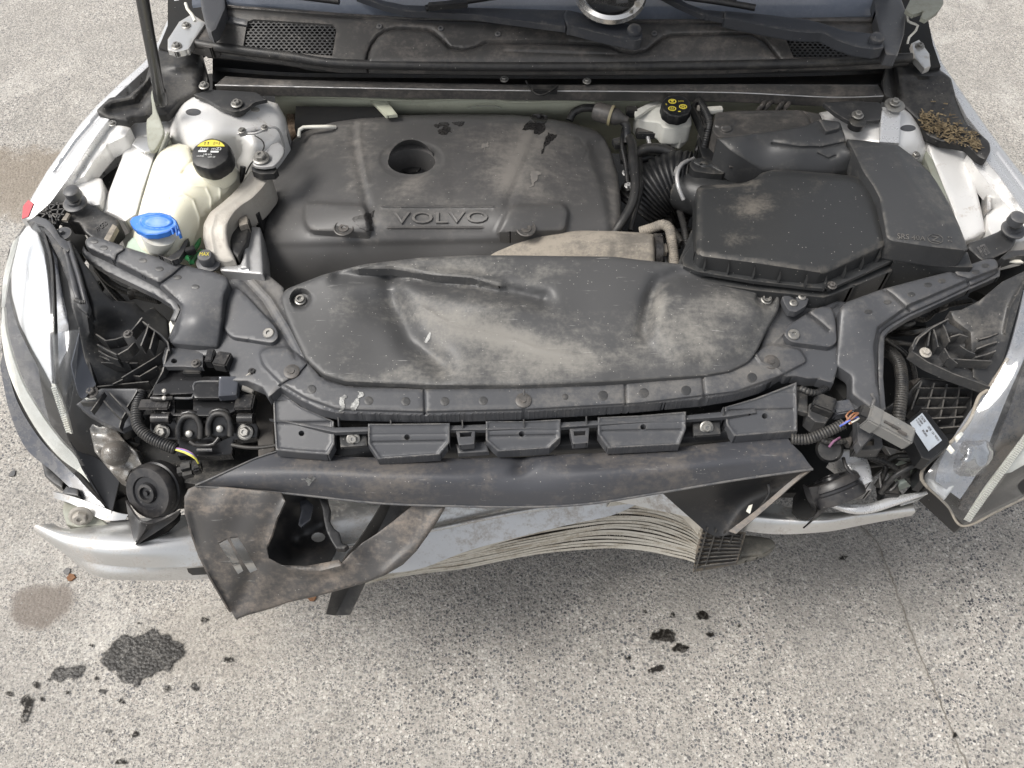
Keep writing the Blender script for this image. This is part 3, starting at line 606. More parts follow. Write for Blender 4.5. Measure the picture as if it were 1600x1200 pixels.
tube('ledge_edge_glint', [(336, 133, .873), (430, 135, .870), (530, 137, .868), (700, 140, .867), (850, 142, .867), (1000, 143, .867), (1150, 145, .867), (1300, 152, .869), (1380, 150, .87)], .0012, ALB, ch, seg=6)  # bright tube imitates the glint along the plastic ledge edge
for x, y in ((788, 124), (917, 127)): bolt(ch, x, y, .876, .0052)
obox('clip', (852, 140, .876), (.045, .016, .01), (1, -.05, 0), BLK, ch); tube('clip_arm', [(822, 127, .88), (834, 145, .886), (850, 148, .886), (872, 134, .88)], .002, BLK, ch, seg=6)
tube('gutter_lip', [(430, 151, .828), (530, 152, .828), (640, 157, .826), (700, 155, .828), (760, 153, .83), (800, 159, .826), (880, 158, .826), (930, 160, .826), (970, 157, .828), (1040, 153, .83)], .0028, CRM, car, seg=8)
# firewall
loft('firewall', [[(430, 140, .828), (600, 142, .828), (850, 145, .828), (1100, 145, .828), (1300, 150, .828)], [(430, 156, .815), (600, 160, .815), (850, 162, .815), (1100, 162, .815), (1300, 162, .815)], [(430, 176, .775), (600, 178, .775), (850, 180, .775), (1100, 180, .775), (1300, 180, .775)], [(430, 200, .70), (600, 205, .68), (850, 210, .68), (1100, 210, .68), (1300, 205, .68)], [(430, 240, .58), (600, 240, .58), (850, 240, .58), (1100, 240, .58), (1300, 240, .58)]], CRM, car, th=.004, step=25)
sheet('firewall_opening', [(462, 166), (600, 167), (612, 184), (560, 200), (470, 230), (460, 200)], zp((462, 166, .815), (612, 166, .815), (530, 220, .76)), GRM, car, th=.003, r=0, res=10)
tube('firewall_pipe', [(467, 214, .80), (468, 203, .806), (474, 199, .808), (515, 198, .808), (524, 199, .800)], .0035, WHP, car, seg=10)
sheet('foam_pad', [(446, 163), (456, 164), (463, 190), (468, 206), (455, 222), (450, 200)], .77, mat('foam_rust', (.13, .08, .05), .95, dust=.8, dcol=(.42, .33, .25), scale=70, lo=.4, hi=.6, bump=1.), car, th=.06, r=.004, res=5)
sheet('firewall_brace', [(575, 152), (602, 154), (621, 179), (603, 181)], .822, CRM, car, th=.006, r=.001, res=6)
wall('firewall_slot', [(730, 168, .812), (745, 165, .818), (775, 165, .818), (785, 169, .812)], .002, .002, OLV, car)
# wipers
wp = empty('wiper', V((990, 50, 1.0)), car)
zw = zz([(1004, 58, .985), (880, 30, .985), (738, 16, .985), (600, 2, .985), (560, -20, .985)])
sheet('wiper_arm', [(1004, 52), (996, 40), (969, 34), (930, 26), (885, 15), (880, 25), (886, 42), (892, 42), (930, 52), (969, 61), (992, 66), (1003, 63)], zw, WIP, wp, th=.016, r=.004, res=5, rnd=3)
sheet('wiper_arm', [(886, 16), (738, 12), (700, 10), (633, 8), (584, -2), (560, -12), (556, -6), (600, 10), (633, 18), (741, 24), (808, 33), (884, 43)], lambda x, y: zw(x, y)-.004, WIP, wp, th=.010, r=.002, res=6)
lathe('pivot_cap', [(.0125, -.006), (.0125, .001), (.011, .004), (.004, .0052)], (991, 47, .991), (0, -.25, 1), WIP, wp, seg=24)
wp2 = empty('wiper', V((1369, 62, 1.0)), car)
zw2 = zz([(1380, 66, .985), (1264, 42, .985), (1131, 22, .985), (1040, -5, .985), (1100, 50, .985)])
sheet('wiper_arm', [(1379, 56), (1360, 52), (1320, 48), (1290, 38), (1264, 31), (1200, 23), (1131, 17), (1131, 30), (1190, 42), (1240, 51), (1264, 53), (1285, 53), (1310, 66), (1337, 75), (1365, 79), (1381, 76)], zw2, WIP, wp2, th=.016, r=.004, res=5, rnd=3)
sheet('wiper_arm', [(1131, 18), (1100, 15), (1075, 6), (1055, -5), (1040, -14), (1030, -8), (1060, 8), (1096, 24), (1131, 30)], lambda x, y: zw2(x, y)-.004, WIP, wp2, th=.008, r=.002, res=6)
lathe('pivot_cap', [(.0125, -.006), (.0125, .001), (.011, .004), (.004, .0052)], (1370, 60, .991), (0, -.25, 1), WIP, wp2, seg=24)
def blade(x0, y0, x1, y1):
    b = tube('wiper_blade', [(x0, y0, .992), ((x0+x1)/2, (y0+y1)/2-1, .994), (x1, y1, .992)], .006, BLK, car, seg=8); return b
blade(665, 13, 790, -8); blade(1060, -6, 1180, 12); blade(380, -14, 530, 2); blade(1010, -10, 1150, 3)
obox('blade_frame', (700, 8, .996), (.07, .014, .01), (1, .15, 0), BLK, car)
# raised bonnet: an inner pressed panel, its skin and insulation
def bon(x, t, d):   # t along the bonnet from hinge to front edge, d off its underside
    a = math.radians(54); w = (.66+.07*t-.05*t**6)*x; y = .95-.98*t*math.cos(a)-d*math.sin(a)*-1; z = 1.04+.98*t*math.sin(a)+d*math.cos(a)+.02*math.sin(t*3.1)-.03*abs(x)**3
    return (w, y, z)
def bpanel(name, xs, ts, d, th, m, par):
    vs = [bon(x, t, d) for t in ts for x in xs]+[bon(x, t, d+th) for t in ts for x in xs]; a, b = len(ts), len(xs); o = a*b; f = []
    for i in range(a-1):
        for j in range(b-1): q = (i*b+j, i*b+j+1, (i+1)*b+j+1, (i+1)*b+j); f += [q, tuple(k+o for k in q[::-1])]
    rim = [i*b for i in range(a)]+[(a-1)*b+j for j in range(1, b)]+[i*b+b-1 for i in range(a-2, -1, -1)]+[j for j in range(b-2, 0, -1)]
    for i in range(len(rim)): p, q = rim[i], rim[(i+1) % len(rim)]; f.append((p, q, q+o, p+o))
    return put(name, vs, f, m, par)
L_ = lambda a, b, n: list(np.linspace(a, b, n))
bn = bpanel('bonnet', L_(-1, 1, 25), L_(0, 1, 20), .02, .004, SLV, car)
bpanel('bonnet_inner_panel', L_(-.97, .97, 25), L_(.02, .98, 20), .004, .012, SLW, bn)
bpanel('bonnet_insulation', L_(-.72, .72, 25), L_(.14, .80, 20), -.006, .008, BLK, bn)
# left front pillar plates, hinges
sheet('pillar_trim', [(312, -10), (352, -10), (352, 14), (338, 46), (330, 52), (322, 44), (315, 15)], .975, PLC, car, th=.02, r=.003, res=6)
sheet('hinge_plate', [(262, 62), (280, 34), (300, 22), (322, 36), (304, 62), (295, 78), (275, 82), (262, 78)], .935, SLD, car, th=.01, r=.002, res=6)
hb = WPOS; hp = [o for o in COL.objects if o.name == 'hinge_plate'][0]
bolt(hp, 291, 40, .936, .0055); bolt(hp, 276, 72, .936, .0062)
tube('hinge_rod', [(290, 5, .975), (293, 14, .97), (301, 24, .965), (305, 33, .96)], .003, WHP, car, seg=8)
sheet('cowl_corner', [(322, 36), (345, 45), (340, 72), (330, 76), (295, 68), (305, 60)], .93, PLD, car, th=.02, r=.003, res=6)
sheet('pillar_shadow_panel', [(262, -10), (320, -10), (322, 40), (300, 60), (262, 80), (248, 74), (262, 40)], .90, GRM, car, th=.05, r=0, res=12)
sheet('pillar_trim', [(1365, -10), (1405, -10), (1416, 20), (1412, 55), (1402, 88), (1384, 86), (1376, 60), (1368, 25)], .975, PLC, car, th=.02, r=.003, res=6)
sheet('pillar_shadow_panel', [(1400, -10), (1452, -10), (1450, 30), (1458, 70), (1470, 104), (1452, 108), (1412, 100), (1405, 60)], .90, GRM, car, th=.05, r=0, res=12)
sheet('hinge_plate', [(1424, 68), (1436, 62), (1452, 84), (1454, 104), (1444, 108), (1430, 92)], .925, SLD, car, th=.01, r=.002, res=5)
hp2 = [o for o in COL.objects if o.name == 'hinge_plate.001'][0]; bolt(hp2, 1437, 72, .926, .0055)
tube('hinge_rod', [(1418, 24, .975), (1419, 33, .972), (1434, 40, .97), (1431, 48, .965), (1421, 58, .96), (1418, 68, .95)], .0022, WHP, car, seg=8)
sheet('hinge_arm', [(1428, -12), (1474, -12), (1474, 6), (1464, 20), (1446, 32), (1438, 28), (1442, 18), (1426, 24), (1414, 16)], 1.0, OLV, car, th=.006, r=.002, res=5)
# left support strut and its bracket
st = tube('support_strut', [(250, 154, .90), (240, 95, 1.0), (228, 30, 1.10), (216, -40, 1.2)], [.0095, .0095, .0095, .0095], BLK, car, seg=16)
lathe('strut_socket', [(.0105, -.02), (.0115, -.015), (.0115, .015), (.0095, .022)], (250, 150, .905), tuple(V((240, 95, 1.0))-V((250, 154, .90))), BLK, st, seg=16)
sb = sheet('strut_bracket', [(241, 138), (243, 165), (250, 185), (256, 205), (250, 222), (240, 236), (232, 230), (229, 205), (230, 186), (238, 178), (236, 150), (238, 140)], zz([(240, 140, .885), (240, 185, .875), (240, 235, .84), (256, 205, .865)]), OLV, car, th=.006, r=.0015, res=4, spl=True)
bolt(sb, 243, 150, .888, .003); 
sheet('bracket_foot', [(206, 226), (216, 212), (232, 214), (238, 236), (226, 238)], .83, SLD, sb, th=.004, r=.001, res=4)
# ---- left wing
zfl = zz([(283, 0, .90), (240, 95, .885), (160, 165, .865), (100, 230, .84), (50, 307, .80), (30, 345, .775)])
lf = sheet('wing', [(273, -12), (262, 30), (248, 63), (230, 93), (190, 128), (153, 163), (122, 198), (100, 230), (73, 268), (50, 307), (33, 342), (52, 345), (70, 330), (84, 312), (100, 290), (116, 268), (136, 236), (158, 205), (176, 182), (165, 170), (172, 160), (205, 130), (240, 98), (258, 60), (278, 20), (285, -12)], zfl, SLV, car, th=.03, r=.003, res=6, feats=[groove([(88, 268), (120, 222), (160, 176)], 4, .004)], label='left wing edge seen beside the strut tower')
wall('wing_skin', [(x+3, y, float(zfl(x, y))-.02) for x, y in ((262, 30), (240, 80), (190, 131), (153, 167), (122, 202), (100, 236))], .28, .003, SLV, lf)
sheet('paint_scuff', [(36, 322), (44, 312), (52, 318), (44, 338), (34, 342)], lambda x, y: zfl(x, y)+.0015, RED, lf, th=.001, r=0, res=4)
sheet('wing_ledge', [(176, 184), (204, 200), (196, 214), (170, 226), (150, 250), (132, 276), (118, 286), (108, 292), (100, 300), (88, 312), (100, 290), (136, 236), (160, 204)], lambda x, y: zfl(x, y)-.012, SLW, car, th=.03, r=.003, res=6, feats=[wrinkle(.001, 22, 8)])
sheet('wing_bracket', [(112, 280), (160, 278), (163, 300), (158, 322), (140, 322), (126, 296), (100, 300)], .80, SLW, car, th=.06, r=.005, res=5, rnd=6)
sheet('wing_gap', [(200, 195), (215, 185), (190, 250), (160, 330), (110, 330), (110, 284), (150, 240), (168, 222)], .72, GRM, car, th=.02, r=0, res=10)
bolt(lf, 176, 193, .862, .0045)
# left scuttle rubber
zr = zz([(160, 175, .868), (230, 140, .88), (262, 180, .85), (235, 80, .90), (310, 80, .90), (318, 140, .87), (285, 168, .855)])
sheet('scuttle_rubber', [(151, 172), (172, 152), (200, 150), (226, 128), (236, 96), (247, 78), (262, 80), (272, 76), (300, 74), (314, 78), (320, 100), (326, 126), (318, 142), (296, 152), (280, 160), (262, 181), (205, 184), (200, 192), (168, 186), (153, 178)], zr, RUB, car, th=.012, r=.004, res=6, feats=[groove([(175, 170), (215, 162), (238, 130)], 7, .008), bump(280, 105, 26, 7, .006), groove([(318, 80), (316, 140)], 5, .008)], rnd=5)
# ---- right wing
zfr = zz([(1450, 0, .90), (1470, 95, .885), (1510, 150, .87), (1544, 200, .85), (1600, 280, .82), (1660, 380, .78)])
rf = sheet('wing', [(1441, -12), (1449, 30), (1458, 62), (1472, 98), (1492, 128), (1518, 165), (1546, 205), (1580, 250), (1620, 300), (1690, 400), (1640, 400), (1598, 330), (1560, 275), (1540, 252), (1544, 224), (1530, 208), (1509, 182), (1490, 145), (1466, 106), (1455, 66), (1447, 30)], zfr, SLV, car, th=.03, r=.003, res=6, feats=[groove([(1555, 240), (1600, 300), (1650, 370)], 4, .004)], label='right wing edge seen beside the fuse box')
wall('wing_skin', [(x-3, y, float(zfr(x, y))-.02) for x, y in ((1450, 32), (1472, 100), (1518, 168), (1546, 208), (1580, 254))], .28, .003, SLV, rf)
sheet('wing_ledge', [(1540, 250), (1560, 278), (1600, 332), (1620, 360), (1600, 352), (1560, 308), (1528, 268), (1512, 240), (1520, 232)], lambda x, y: zfr(x, y)-.016, SLW, car, th=.03, r=.003, res=6)
sheet('wing_bracket', [(1540, 332), (1560, 324), (1590, 328), (1612, 336), (1630, 370), (1590, 380), (1550, 372), (1540, 352)], .79, SLW, car, th=.07, r=.005, res=5, rnd=6)
sheet('wing_stay', [(1541, 288), (1548, 286), (1549, 326), (1542, 330)], .80, SLD, car, th=.02, r=.001, res=4)
sheet('wing_gap', [(1500, 230), (1520, 238), (1556, 300), (1546, 340), (1536, 370), (1510, 300)], .72, GRM, car, th=.02, r=0, res=10)
zr2 = zz([(1410, 100, .90), (1470, 110, .895), (1500, 150, .88), (1544, 225, .865), (1540, 252, .855), (1450, 205, .85), (1407, 165, .86)])
sr = sheet('scuttle_rubber', [(1384, 104), (1398, 98), (1424, 98), (1440, 106), (1470, 110), (1486, 122), (1491, 142), (1500, 170), (1510, 194), (1530, 208), (1546, 222), (1548, 236), (1540, 252), (1528, 246), (1510, 228), (1470, 222), (1447, 212), (1436, 190), (1412, 168), (1396, 156), (1380, 150), (1378, 130)], zr2, RUB, car, th=.012, r=.004, res=6, feats=[groove([(1395, 104), (1400, 150)], 6, .010), groove([(1492, 150), (1512, 200), (1528, 214)], 5, .006), bump(1445, 118, 22, 5, .006)], rnd=5)
LIT = [(1444, 204), (1434, 184), (1440, 166), (1462, 156), (1484, 164), (1502, 186), (1524, 204), (1536, 232), (1524, 236), (1480, 222), (1452, 210)]
def litter():
    vs, fs = [], []; P = np.array(LIT, float); cols = 0
    while len(fs) < 420:
        x, y = random.uniform(1438, 1540), random.uniform(150, 240)
        if not inside(np.array([[x, y]]), P)[0] or random.random() > math.exp(-((y-(186+(x-1440)*.46))/15)**2)*.9+.05: continue
        c = PP(x, y, float(zr2(x, y))+.0025+random.random()*.003); a = random.random()*6.28; L, w = random.uniform(.0015, .006), random.uniform(.0005, .0016); n = len(vs)
        d = np.array([math.cos(a), math.sin(a), random.uniform(-.3, .3)])*L; e = np.array([-math.sin(a), math.cos(a), .3])*w
        vs += [c-d-e, c+d-e, c+d+e, c-d+e]; fs.append((n, n+1, n+2, n+3))
    return vs, fs
v_, f_ = litter(); put('seed_litter', v_, f_, mat('seed_litter', (.11, .08, .045), .9, dust=.8, dcol=(.32, .25, .15), scale=90, lo=.40, hi=.6, specks=0, bump=0, edge=0), sr, smooth=False, kind='stuff')
# ---- apron rails
ar = sheet('apron_rail', [(203, 182), (268, 182), (266, 205), (258, 222), (244, 240), (234, 270), (224, 300), (214, 336), (196, 348), (160, 332), (170, 300), (190, 248)], zz([(203, 182, .825), (268, 182, .825), (160, 332, .785), (214, 340, .785), (235, 270, .805)]), SLW, car, th=.09, r=.006, res=7, feats=[wrinkle(.0015, 40, 1)])
sheet('apron_flange', [(262, 205), (266, 218), (256, 238), (240, 268), (228, 296), (222, 330), (208, 385), (196, 388), (186, 360), (196, 345), (214, 334), (224, 300), (234, 268), (246, 240)], zz([(262, 205, .83), (240, 262, .812), (222, 320, .79), (196, 388, .74)]), OLV, car, th=.12, r=.0015, res=6)
ar2 = sheet('apron_rail', [(1446, 222), (1509, 226), (1514, 250), (1524, 290), (1534, 330), (1540, 362), (1522, 374), (1500, 380), (1488, 330), (1474, 296), (1452, 240)], zz([(1446, 222, .825), (1509, 226, .825), (1540, 362, .785), (1490, 340, .79)]), SLW, car, th=.10, r=.006, res=7, feats=[wrinkle(.0015, 40, 2)])
sheet('apron_flange', [(1440, 222), (1450, 226), (1462, 262), (1478, 300), (1484, 322), (1476, 318), (1458, 280), (1446, 250)], .815, OLV, car, th=.1, r=.0015, res=5)
# ---- strut towers
zsl = zz([(265, 230, .80), (275, 180, .845), (300, 150, .865), (360, 150, .868), (430, 165, .855), (447, 200, .83), (350, 195, .868), (310, 220, .855), (400, 235, .83), (360, 250, .80), (425, 235, .82)])
tl = sheet('strut_tower', [(258, 240), (264, 200), (272, 176), (286, 158), (300, 150), (340, 146), (400, 152), (434, 162), (446, 184), (449, 210), (436, 228), (424, 240), (408, 258), (392, 268), (370, 260), (340, 252), (300, 250)], zsl, SLW, car, th=.18, r=.012, res=6, feats=[bump(372, 236, 16, 16, -.010), bump(395, 225, 12, 18, .006)])
sheet('grommet', circ(302, 175, 12, 5.5), lambda x, y: zsl(x, y)+.001, PLC, tl, th=.002, r=.0006, res=4)
sheet('grommet', circ(399, 171, 7, 3.5), lambda x, y: zsl(x, y)+.001, ALU, tl, th=.002, r=.0006, res=4)
sheet('brace_foot', [(300, 148), (330, 140), (400, 144), (420, 156), (398, 160), (384, 172), (366, 176), (344, 170), (325, 158)], .882, PL, car, th=.006, r=.002, res=5, rnd=6)
bf = [o for o in COL.objects if o.name == 'brace_foot'][0]
bolt(bf, 319, 134, .89, .0062); bolt(bf, 370, 162, .886, .0068)
lathe('mount_rubber', [(.014, -.012), (.015, 0), (.012, .002)], (370, 167, .88), (0, 0, 1), RUB, bf, seg=20)
zsr = zz([(1300, 185, .84), (1340, 190, .86), (1400, 165, .865), (1430, 190, .855), (1446, 230, .83), (1442, 255, .80), (1370, 215, .86), (1400, 230, .855), (1330, 220, .84)])
tr = sheet('strut_tower', [(1280, 176), (1300, 172), (1360, 168), (1408, 166), (1424, 178), (1438, 200), (1447, 228), (1447, 262), (1430, 252), (1400, 238), (1350, 232), (1310, 226), (1290, 205)], zsr, SLW, car, th=.18, r=.010, res=6)
sheet('grommet', circ(1419, 200, 12, 5), lambda x, y: zsr(x, y)+.001, PLC, tr, th=.002, r=.0006, res=4)
bolt(tr, 1430, 243, float(zsr(1430, 243))+.002, .006)
sheet('brace_foot', [(1284, 160), (1330, 158), (1376, 160), (1380, 176), (1376, 188), (1352, 190), (1340, 196), (1322, 188), (1305, 178)], .884, PL, car, th=.006, r=.002, res=5, rnd=6)
bf = [o for o in COL.objects if o.name == 'brace_foot.001'][0]
bolt(bf, 1340, 180, .892, .0068, axis=(0, -.1, 1)); lathe('mount_rubber', [(.014, -.012), (.015, 0), (.012, .002)], (1340, 190, .885), (0, 0, 1), RUB, bf, seg=20)
bolt(bf, 1398, 160, .90, .0066); lathe('washer', [(.017, -.002), (.018, 0), (.016, .001)], (1398, 164, .895), (0, -.1, 1), ZNC, bf, seg=24)
sheet('tower_bracket', [(1378, 172), (1407, 170), (1408, 178), (1405, 224), (1374, 222), (1376, 184)], zp((1378, 172, .888), (1407, 172, .888), (1390, 224, .868)), SLV, car, th=.004, r=.001, res=5)
# lines on the left tower
un = obox('pipe_union', (387, 206, .885), (.03, .009, .009), (1, .3, .05), ALB, car); bolt(un, 378, 204, .89, .0045); bolt(un, 413, 199, .89, .004)
obox('pipe_union', (408, 202, .885), (.022, .008, .008), (1, .2, .05), ALB, car)
tube('brake_pipe', [(372, 209, .882), (400, 208, .886), (418, 200, .886), (430, 199, .884), (438, 208, .87), (444, 230, .84)], .0022, ALB, car, seg=8)
tube('thin_cable', [(398, 212, .885), (408, 218, .885), (413, 228, .88), (406, 242, .875), (392, 256, .86), (384, 272, .83)], .0013, BLK, car, seg=6)
tube('washer_hose', [(380, 260, .84), (376, 280, .82), (362, 300, .80), (350, 320, .78)], .005, BLK, car, seg=10)
# chrome ring badge lying on the windscreen base: loose
rb = lathe('ring_badge', [(.046, -.002), (.048, .006), (.054, .011), (.061, .008), (.0635, 0), (.061, -.005), (.048, -.005), (.046, -.002)], (954, -9, 1.02), (0.0, -.34, 1), CHR, None, seg=64, label='round chrome emblem ring lying loose on the windscreen base', category='emblem ring')
sheet('emblem_back', circ(953, -8, 42, 28, 28), 1.012, BLK, rb, th=.006, r=.001, res=6, feats=[groove([(925, -2), (990, 12)], 3, .003)])
obox('emblem_clip', (972, 2, 1.022), (.02, .006, .004), (1, .2, 0), PLC, rb); obox('emblem_clip', (996, 6, 1.03), (.008, .010, .006), (1, .2, 0), ALU, rb)
# ------------------------------------------------------------------ engine bay
zec = zz([(480, 210, .790), (700, 182, .800), (930, 205, .792), (430, 270, .775), (410, 350, .76), (560, 260, .812), (700, 260, .815), (850, 260, .812), (960, 280, .785), (600, 350, .805), (800, 350, .805), (968, 350, .775), (480, 380, .775), (500, 420, .735), (650, 410, .75), (800, 400, .76), (410, 410, .72), (500, 455, .68), (960, 400, .74)])
HOLE = circ(643, 253, 37, 19.5, 30)
ec = sheet('engine_cover', [(478, 205), (520, 190), (560, 184), (620, 180), (700, 178), (800, 179), (850, 184), (890, 191), (930, 203), (944, 214), (956, 240), (966, 275), (971, 320), (972, 362), (975, 420), (900, 440), (640, 455), (430, 455), (404, 425), (404, 395), (409, 360), (414, 320), (420, 290), (430, 260), (444, 235), (460, 216)], zec, PLE, car, th=.08, r=.010, res=6, holes=[HOLE], spl=False, rnd=8, label='dusty grey plastic engine cover with an embossed name', dirt=[(800, 290, 60, 50, .6), (640, 320, 80, 30, .5), (850, 215, 60, 22, 1.), (560, 250, 22, 60, .9), (960, 300, 14, 70, 1.3), (760, 225, 16, 16, .8), (500, 220, 60, 25, .6), (700, 430, 300, 40, -1.), (470, 300, 40, 60, -.3), (650, 290, 25, 14, .8), (800, 265, 14, 50, 1., 25)],
    feats=[groove([(553, 195), (552, 215), (558, 250), (566, 285), (574, 320)], 6, .0035), groove([(562, 192), (561, 215), (567, 250), (574, 285)], 4, -.002), groove([(842, 205), (828, 240), (812, 275), (794, 318)], 7, .004), raised([(476, 316), (570, 320), (578, 345), (580, 366), (484, 362), (474, 345)], .009, 4, 10), raised([(796, 322), (880, 318), (889, 330), (884, 362), (790, 366), (776, 366)], .009, 4, 10),
           raised([(610, 180), (690, 180), (700, 300), (600, 306), (560, 260)], .0015, 18), raised([(940, 215), (980, 290), (985, 380), (958, 380), (944, 300), (920, 225)], -.008, 8), raised([(480, 205), (436, 262), (415, 340), (428, 350), (446, 290), (490, 220)], -.004, 8), bump(643, 253, 62, 34, -.006), raised(circ(643, 249, 50, 29), -.0025, 4, 0),
           groove([(597, 323), (770, 323)], 1.6, -.0022), groove([(606, 356), (752, 356)], 1.6, -.0022), groove([(870, 208), (905, 215), (918, 235), (912, 250), (890, 256)], 2, .001), raised([(400, 384), (700, 378), (980, 372), (980, 500), (380, 500)], -.003, 6), raised([(700, 245), (760, 195), (830, 200), (800, 290), (760, 330), (700, 320)], -.002, 14), wrinkle(.0008, 60, 4)])
tube('oil_cap_well', [(643, 255, .802), (643, 259, .780), (643, 263, .755)], [.0425, .040, .036], PLE, ec, seg=40, caps=False)
lathe('well_floor', [(.036, 0), (.035, .002), (.02, .003), (.019, .006), (.003, .006)], (643, 263, .758), (0, 0, 1), BLK, ec, seg=30)
zE = ZF[ec.name]
decal('raised_lettering', 'VOLVO', [(614, 331), (762, 330), (762, 347), (614, 349)], zE, PLE, ec, h=.0026)
for x, y in ((537, 357), (822, 358)):
    b = lathe('cover_bolt', [(.017, .0005), (.017, .002), (.0155, .0026), (.0145, .0008), (.009, .0008), (.0085, .0022), (.004, .0022), (.0035, -.001)], (x, y, float(zE(x, y))), (0, -.12, 1), PLD, ec, seg=28)
def blot(name, out, zf, m, par, **k): return sheet(name, out, lambda x, y: zf(x, y)+.0012, m, par, th=.0010, r=0, res=3.5, **k)
OIL = mat('oil_film', (.022, .021, .021), .22, dust=.3, dcol=(.06, .055, .05), scale=25, specks=.2, bump=.1)
def jag(out, k=2, j=.25):
    P = [np.array(p, float) for p in out]
    for _ in range(k):
        Q = []
        for i in range(len(P)): a, b = P[i], P[(i+1) % len(P)]; d = b-a; Q += [a, (a+b)/2+np.array([-d[1], d[0]])*random.uniform(-j, j)]
        P = Q
    return P
for o_ in ([(678, 195), (690, 191), (702, 194), (700, 198), (684, 200)], [(684, 203), (704, 199), (706, 207), (695, 210), (685, 208)], [(706, 191), (726, 190), (724, 194), (710, 194)], [(828, 182), (852, 180), (856, 186), (848, 192), (852, 198), (842, 210), (834, 208), (838, 198), (816, 202), (820, 195), (840, 190)], [(856, 206), (870, 210), (860, 220), (850, 232), (846, 240), (850, 222)], [(550, 342), (562, 336), (572, 332), (585, 328), (580, 340), (580, 352), (584, 360), (568, 358), (556, 350)]):
    blot('oil_smear', jag(o_), zE, OIL, ec)
for o_ in ([(756, 224), (762, 220), (764, 228), (758, 234), (752, 230)], [(828, 272), (834, 264), (846, 270), (840, 276), (834, 286), (826, 292), (830, 280)]): blot('scuff', jag(o_, 2, .4), zE, mat('scuff_grey', (.17, .16, .15), .8, dust=.4, specks=0), ec)
# dusty hose and duct in front of the cover
zt = zz([(770, 396, .765), (840, 380, .785), (900, 372, .792), (960, 370, .793), (1022, 372, .79), (770, 410, .76), (900, 410, .78), (1022, 412, .78), (900, 362, .785), (1015, 365, .782)])
dd = sheet('intake_pipe', [(762, 398), (775, 388), (800, 376), (840, 366), (900, 360), (960, 361), (1010, 364), (1021, 366), (1024, 390), (1024, 430), (760, 430)], zt, TAN, car, th=.05, r=.010, res=6, feats=[groove([(956, 362), (962, 385), (958, 412)], 6, .0015)])
lathe('hose_clamp', [(.030, -.006), (.034, -.006), (.034, .006), (.030, .006)], (1026, 395, .762), (1, 0, 0), GLS, dd, seg=30)
tube('corrugated_hose', [(1000, 362, .77), (1020, 356, .78), (1036, 351, .79), (1046, 358, .79), (1050, 380, .78), (1054, 420, .76)], .0085, TAN, car, ridge=(.004, .0008))
obox('hose_clip', (1036, 392, .775), (.012, .02, .018), (1, 0, 0), TAN, car); tube('wiring_hose', [(1034, 372, .77), (1036, 395, .77), (1044, 420, .76)], .005, BLK, car)
# hoses right of the cover
tube('coolant_hose', [(984, 216, .80), (988, 226, .805), (989, 244, .805), (992, 270, .80), (992, 296, .795), (986, 322, .785), (968, 352, .77), (955, 372, .75)], .0085, RUB, car, seg=16)
tube('coolant_hose', [(998, 240, .775), (1003, 268, .775), (1001, 300, .765), (993, 330, .76), (985, 360, .745)], .0045, RUB, car, seg=12)
tube('coolant_hose', [(994, 238, .785), (1012, 232, .79), (1035, 233, .79), (1052, 241, .785), (1066, 252, .775)], .0095, RUB, car, seg=16)
tube('coolant_hose', [(994, 252, .76), (1015, 246, .765), (1040, 250, .76), (1060, 262, .75)], .009, BLK, car, seg=14)
tube('coolant_hose', [(890, 188, .79), (896, 176, .80), (912, 169, .81), (930, 170, .81), (942, 174, .81)], .0075, RUB, car, seg=14)
tube('wiring_loom', [(975, 200, .79), (972, 225, .79), (978, 260, .775), (982, 300, .76)], .004, BLK, car, ridge=(.004, .0006))
tube('wiring_loom', [(1062, 330, .73), (1070, 360, .74), (1074, 400, .73)], .006, BLK, car, ridge=(.005, .0007))
vc = lathe('vacuum_valve', [(.015, -.028), (.018, -.02), (.018, .004), (.0155, .006), (.0155, .018), (.009, .03), (.006, .04)], (950, 179, .825), (.9, -.35, -.05), PLD, car, seg=24)
lathe('valve_ring', [(.017, .004), (.0195, .004), (.0195, .009), (.017, .009)], (950, 179, .825), (.9, -.35, -.05), mat('tan_rubber', (.30, .26, .15), .6, specks=0), vc, seg=24)
tube('coolant_hose', [(968, 186, .82), (978, 194, .815), (980, 210, .80), (980, 224, .79)], .008, BLK, car, seg=14)
obox('connector', (987, 175, .825), (.022, .018, .016), (1, 0, 0), BLK, car)
for x, y in ((978, 270), (982, 290)): bolt(car, x, y, .765, .005, m=ALB)
obox('wiring_rail', (974, 240, .77), (.014, .05, .012), (1, 0, 0), BLK, car); obox('connector', (966, 224, .78), (.02, .02, .014), (1, .3, 0), PL, car)
# intake bellows
bel = tube('intake_bellows', [(992, 330, .70), (1010, 308, .722), (1032, 290, .742), (1056, 280, .755), (1078, 280, .76)], [.046, .049, .051, .050, .048], BLK, car, seg=36, ridge=(.0085, .0028), caps=True, label='black corrugated rubber intake hose beside the engine cover')
tube('hose_clamp', [(1068, 312, .785), (1060, 292, .802), (1058, 272, .812), (1066, 256, .812), (1084, 248, .80)], .004, ALB, bel, seg=8)
obox('clamp_screw', (1058, 268, .80), (.018, .01, .01), (.4, 1, 0), ALB, bel)
an = tube('air_box_neck', [(1070, 296, .755), (1092, 304, .762), (1140, 318, .76)], [.040, .040, .040], PLA, car, seg=32)
ms = sheet('air_sensor', [(1076, 256), (1084, 248), (1096, 246), (1112, 250), (1128, 256), (1134, 264), (1132, 272), (1110, 272), (1084, 268)], .815, PLA, car, th=.03, r=.002, res=4, rnd=4, feats=[groove([(1084, 254), (1100, 262), (1112, 260), (1126, 268)], 2, .003), raised([(1096, 250), (1106, 252), (1104, 257), (1094, 256)], .003, 1.5, 0)])
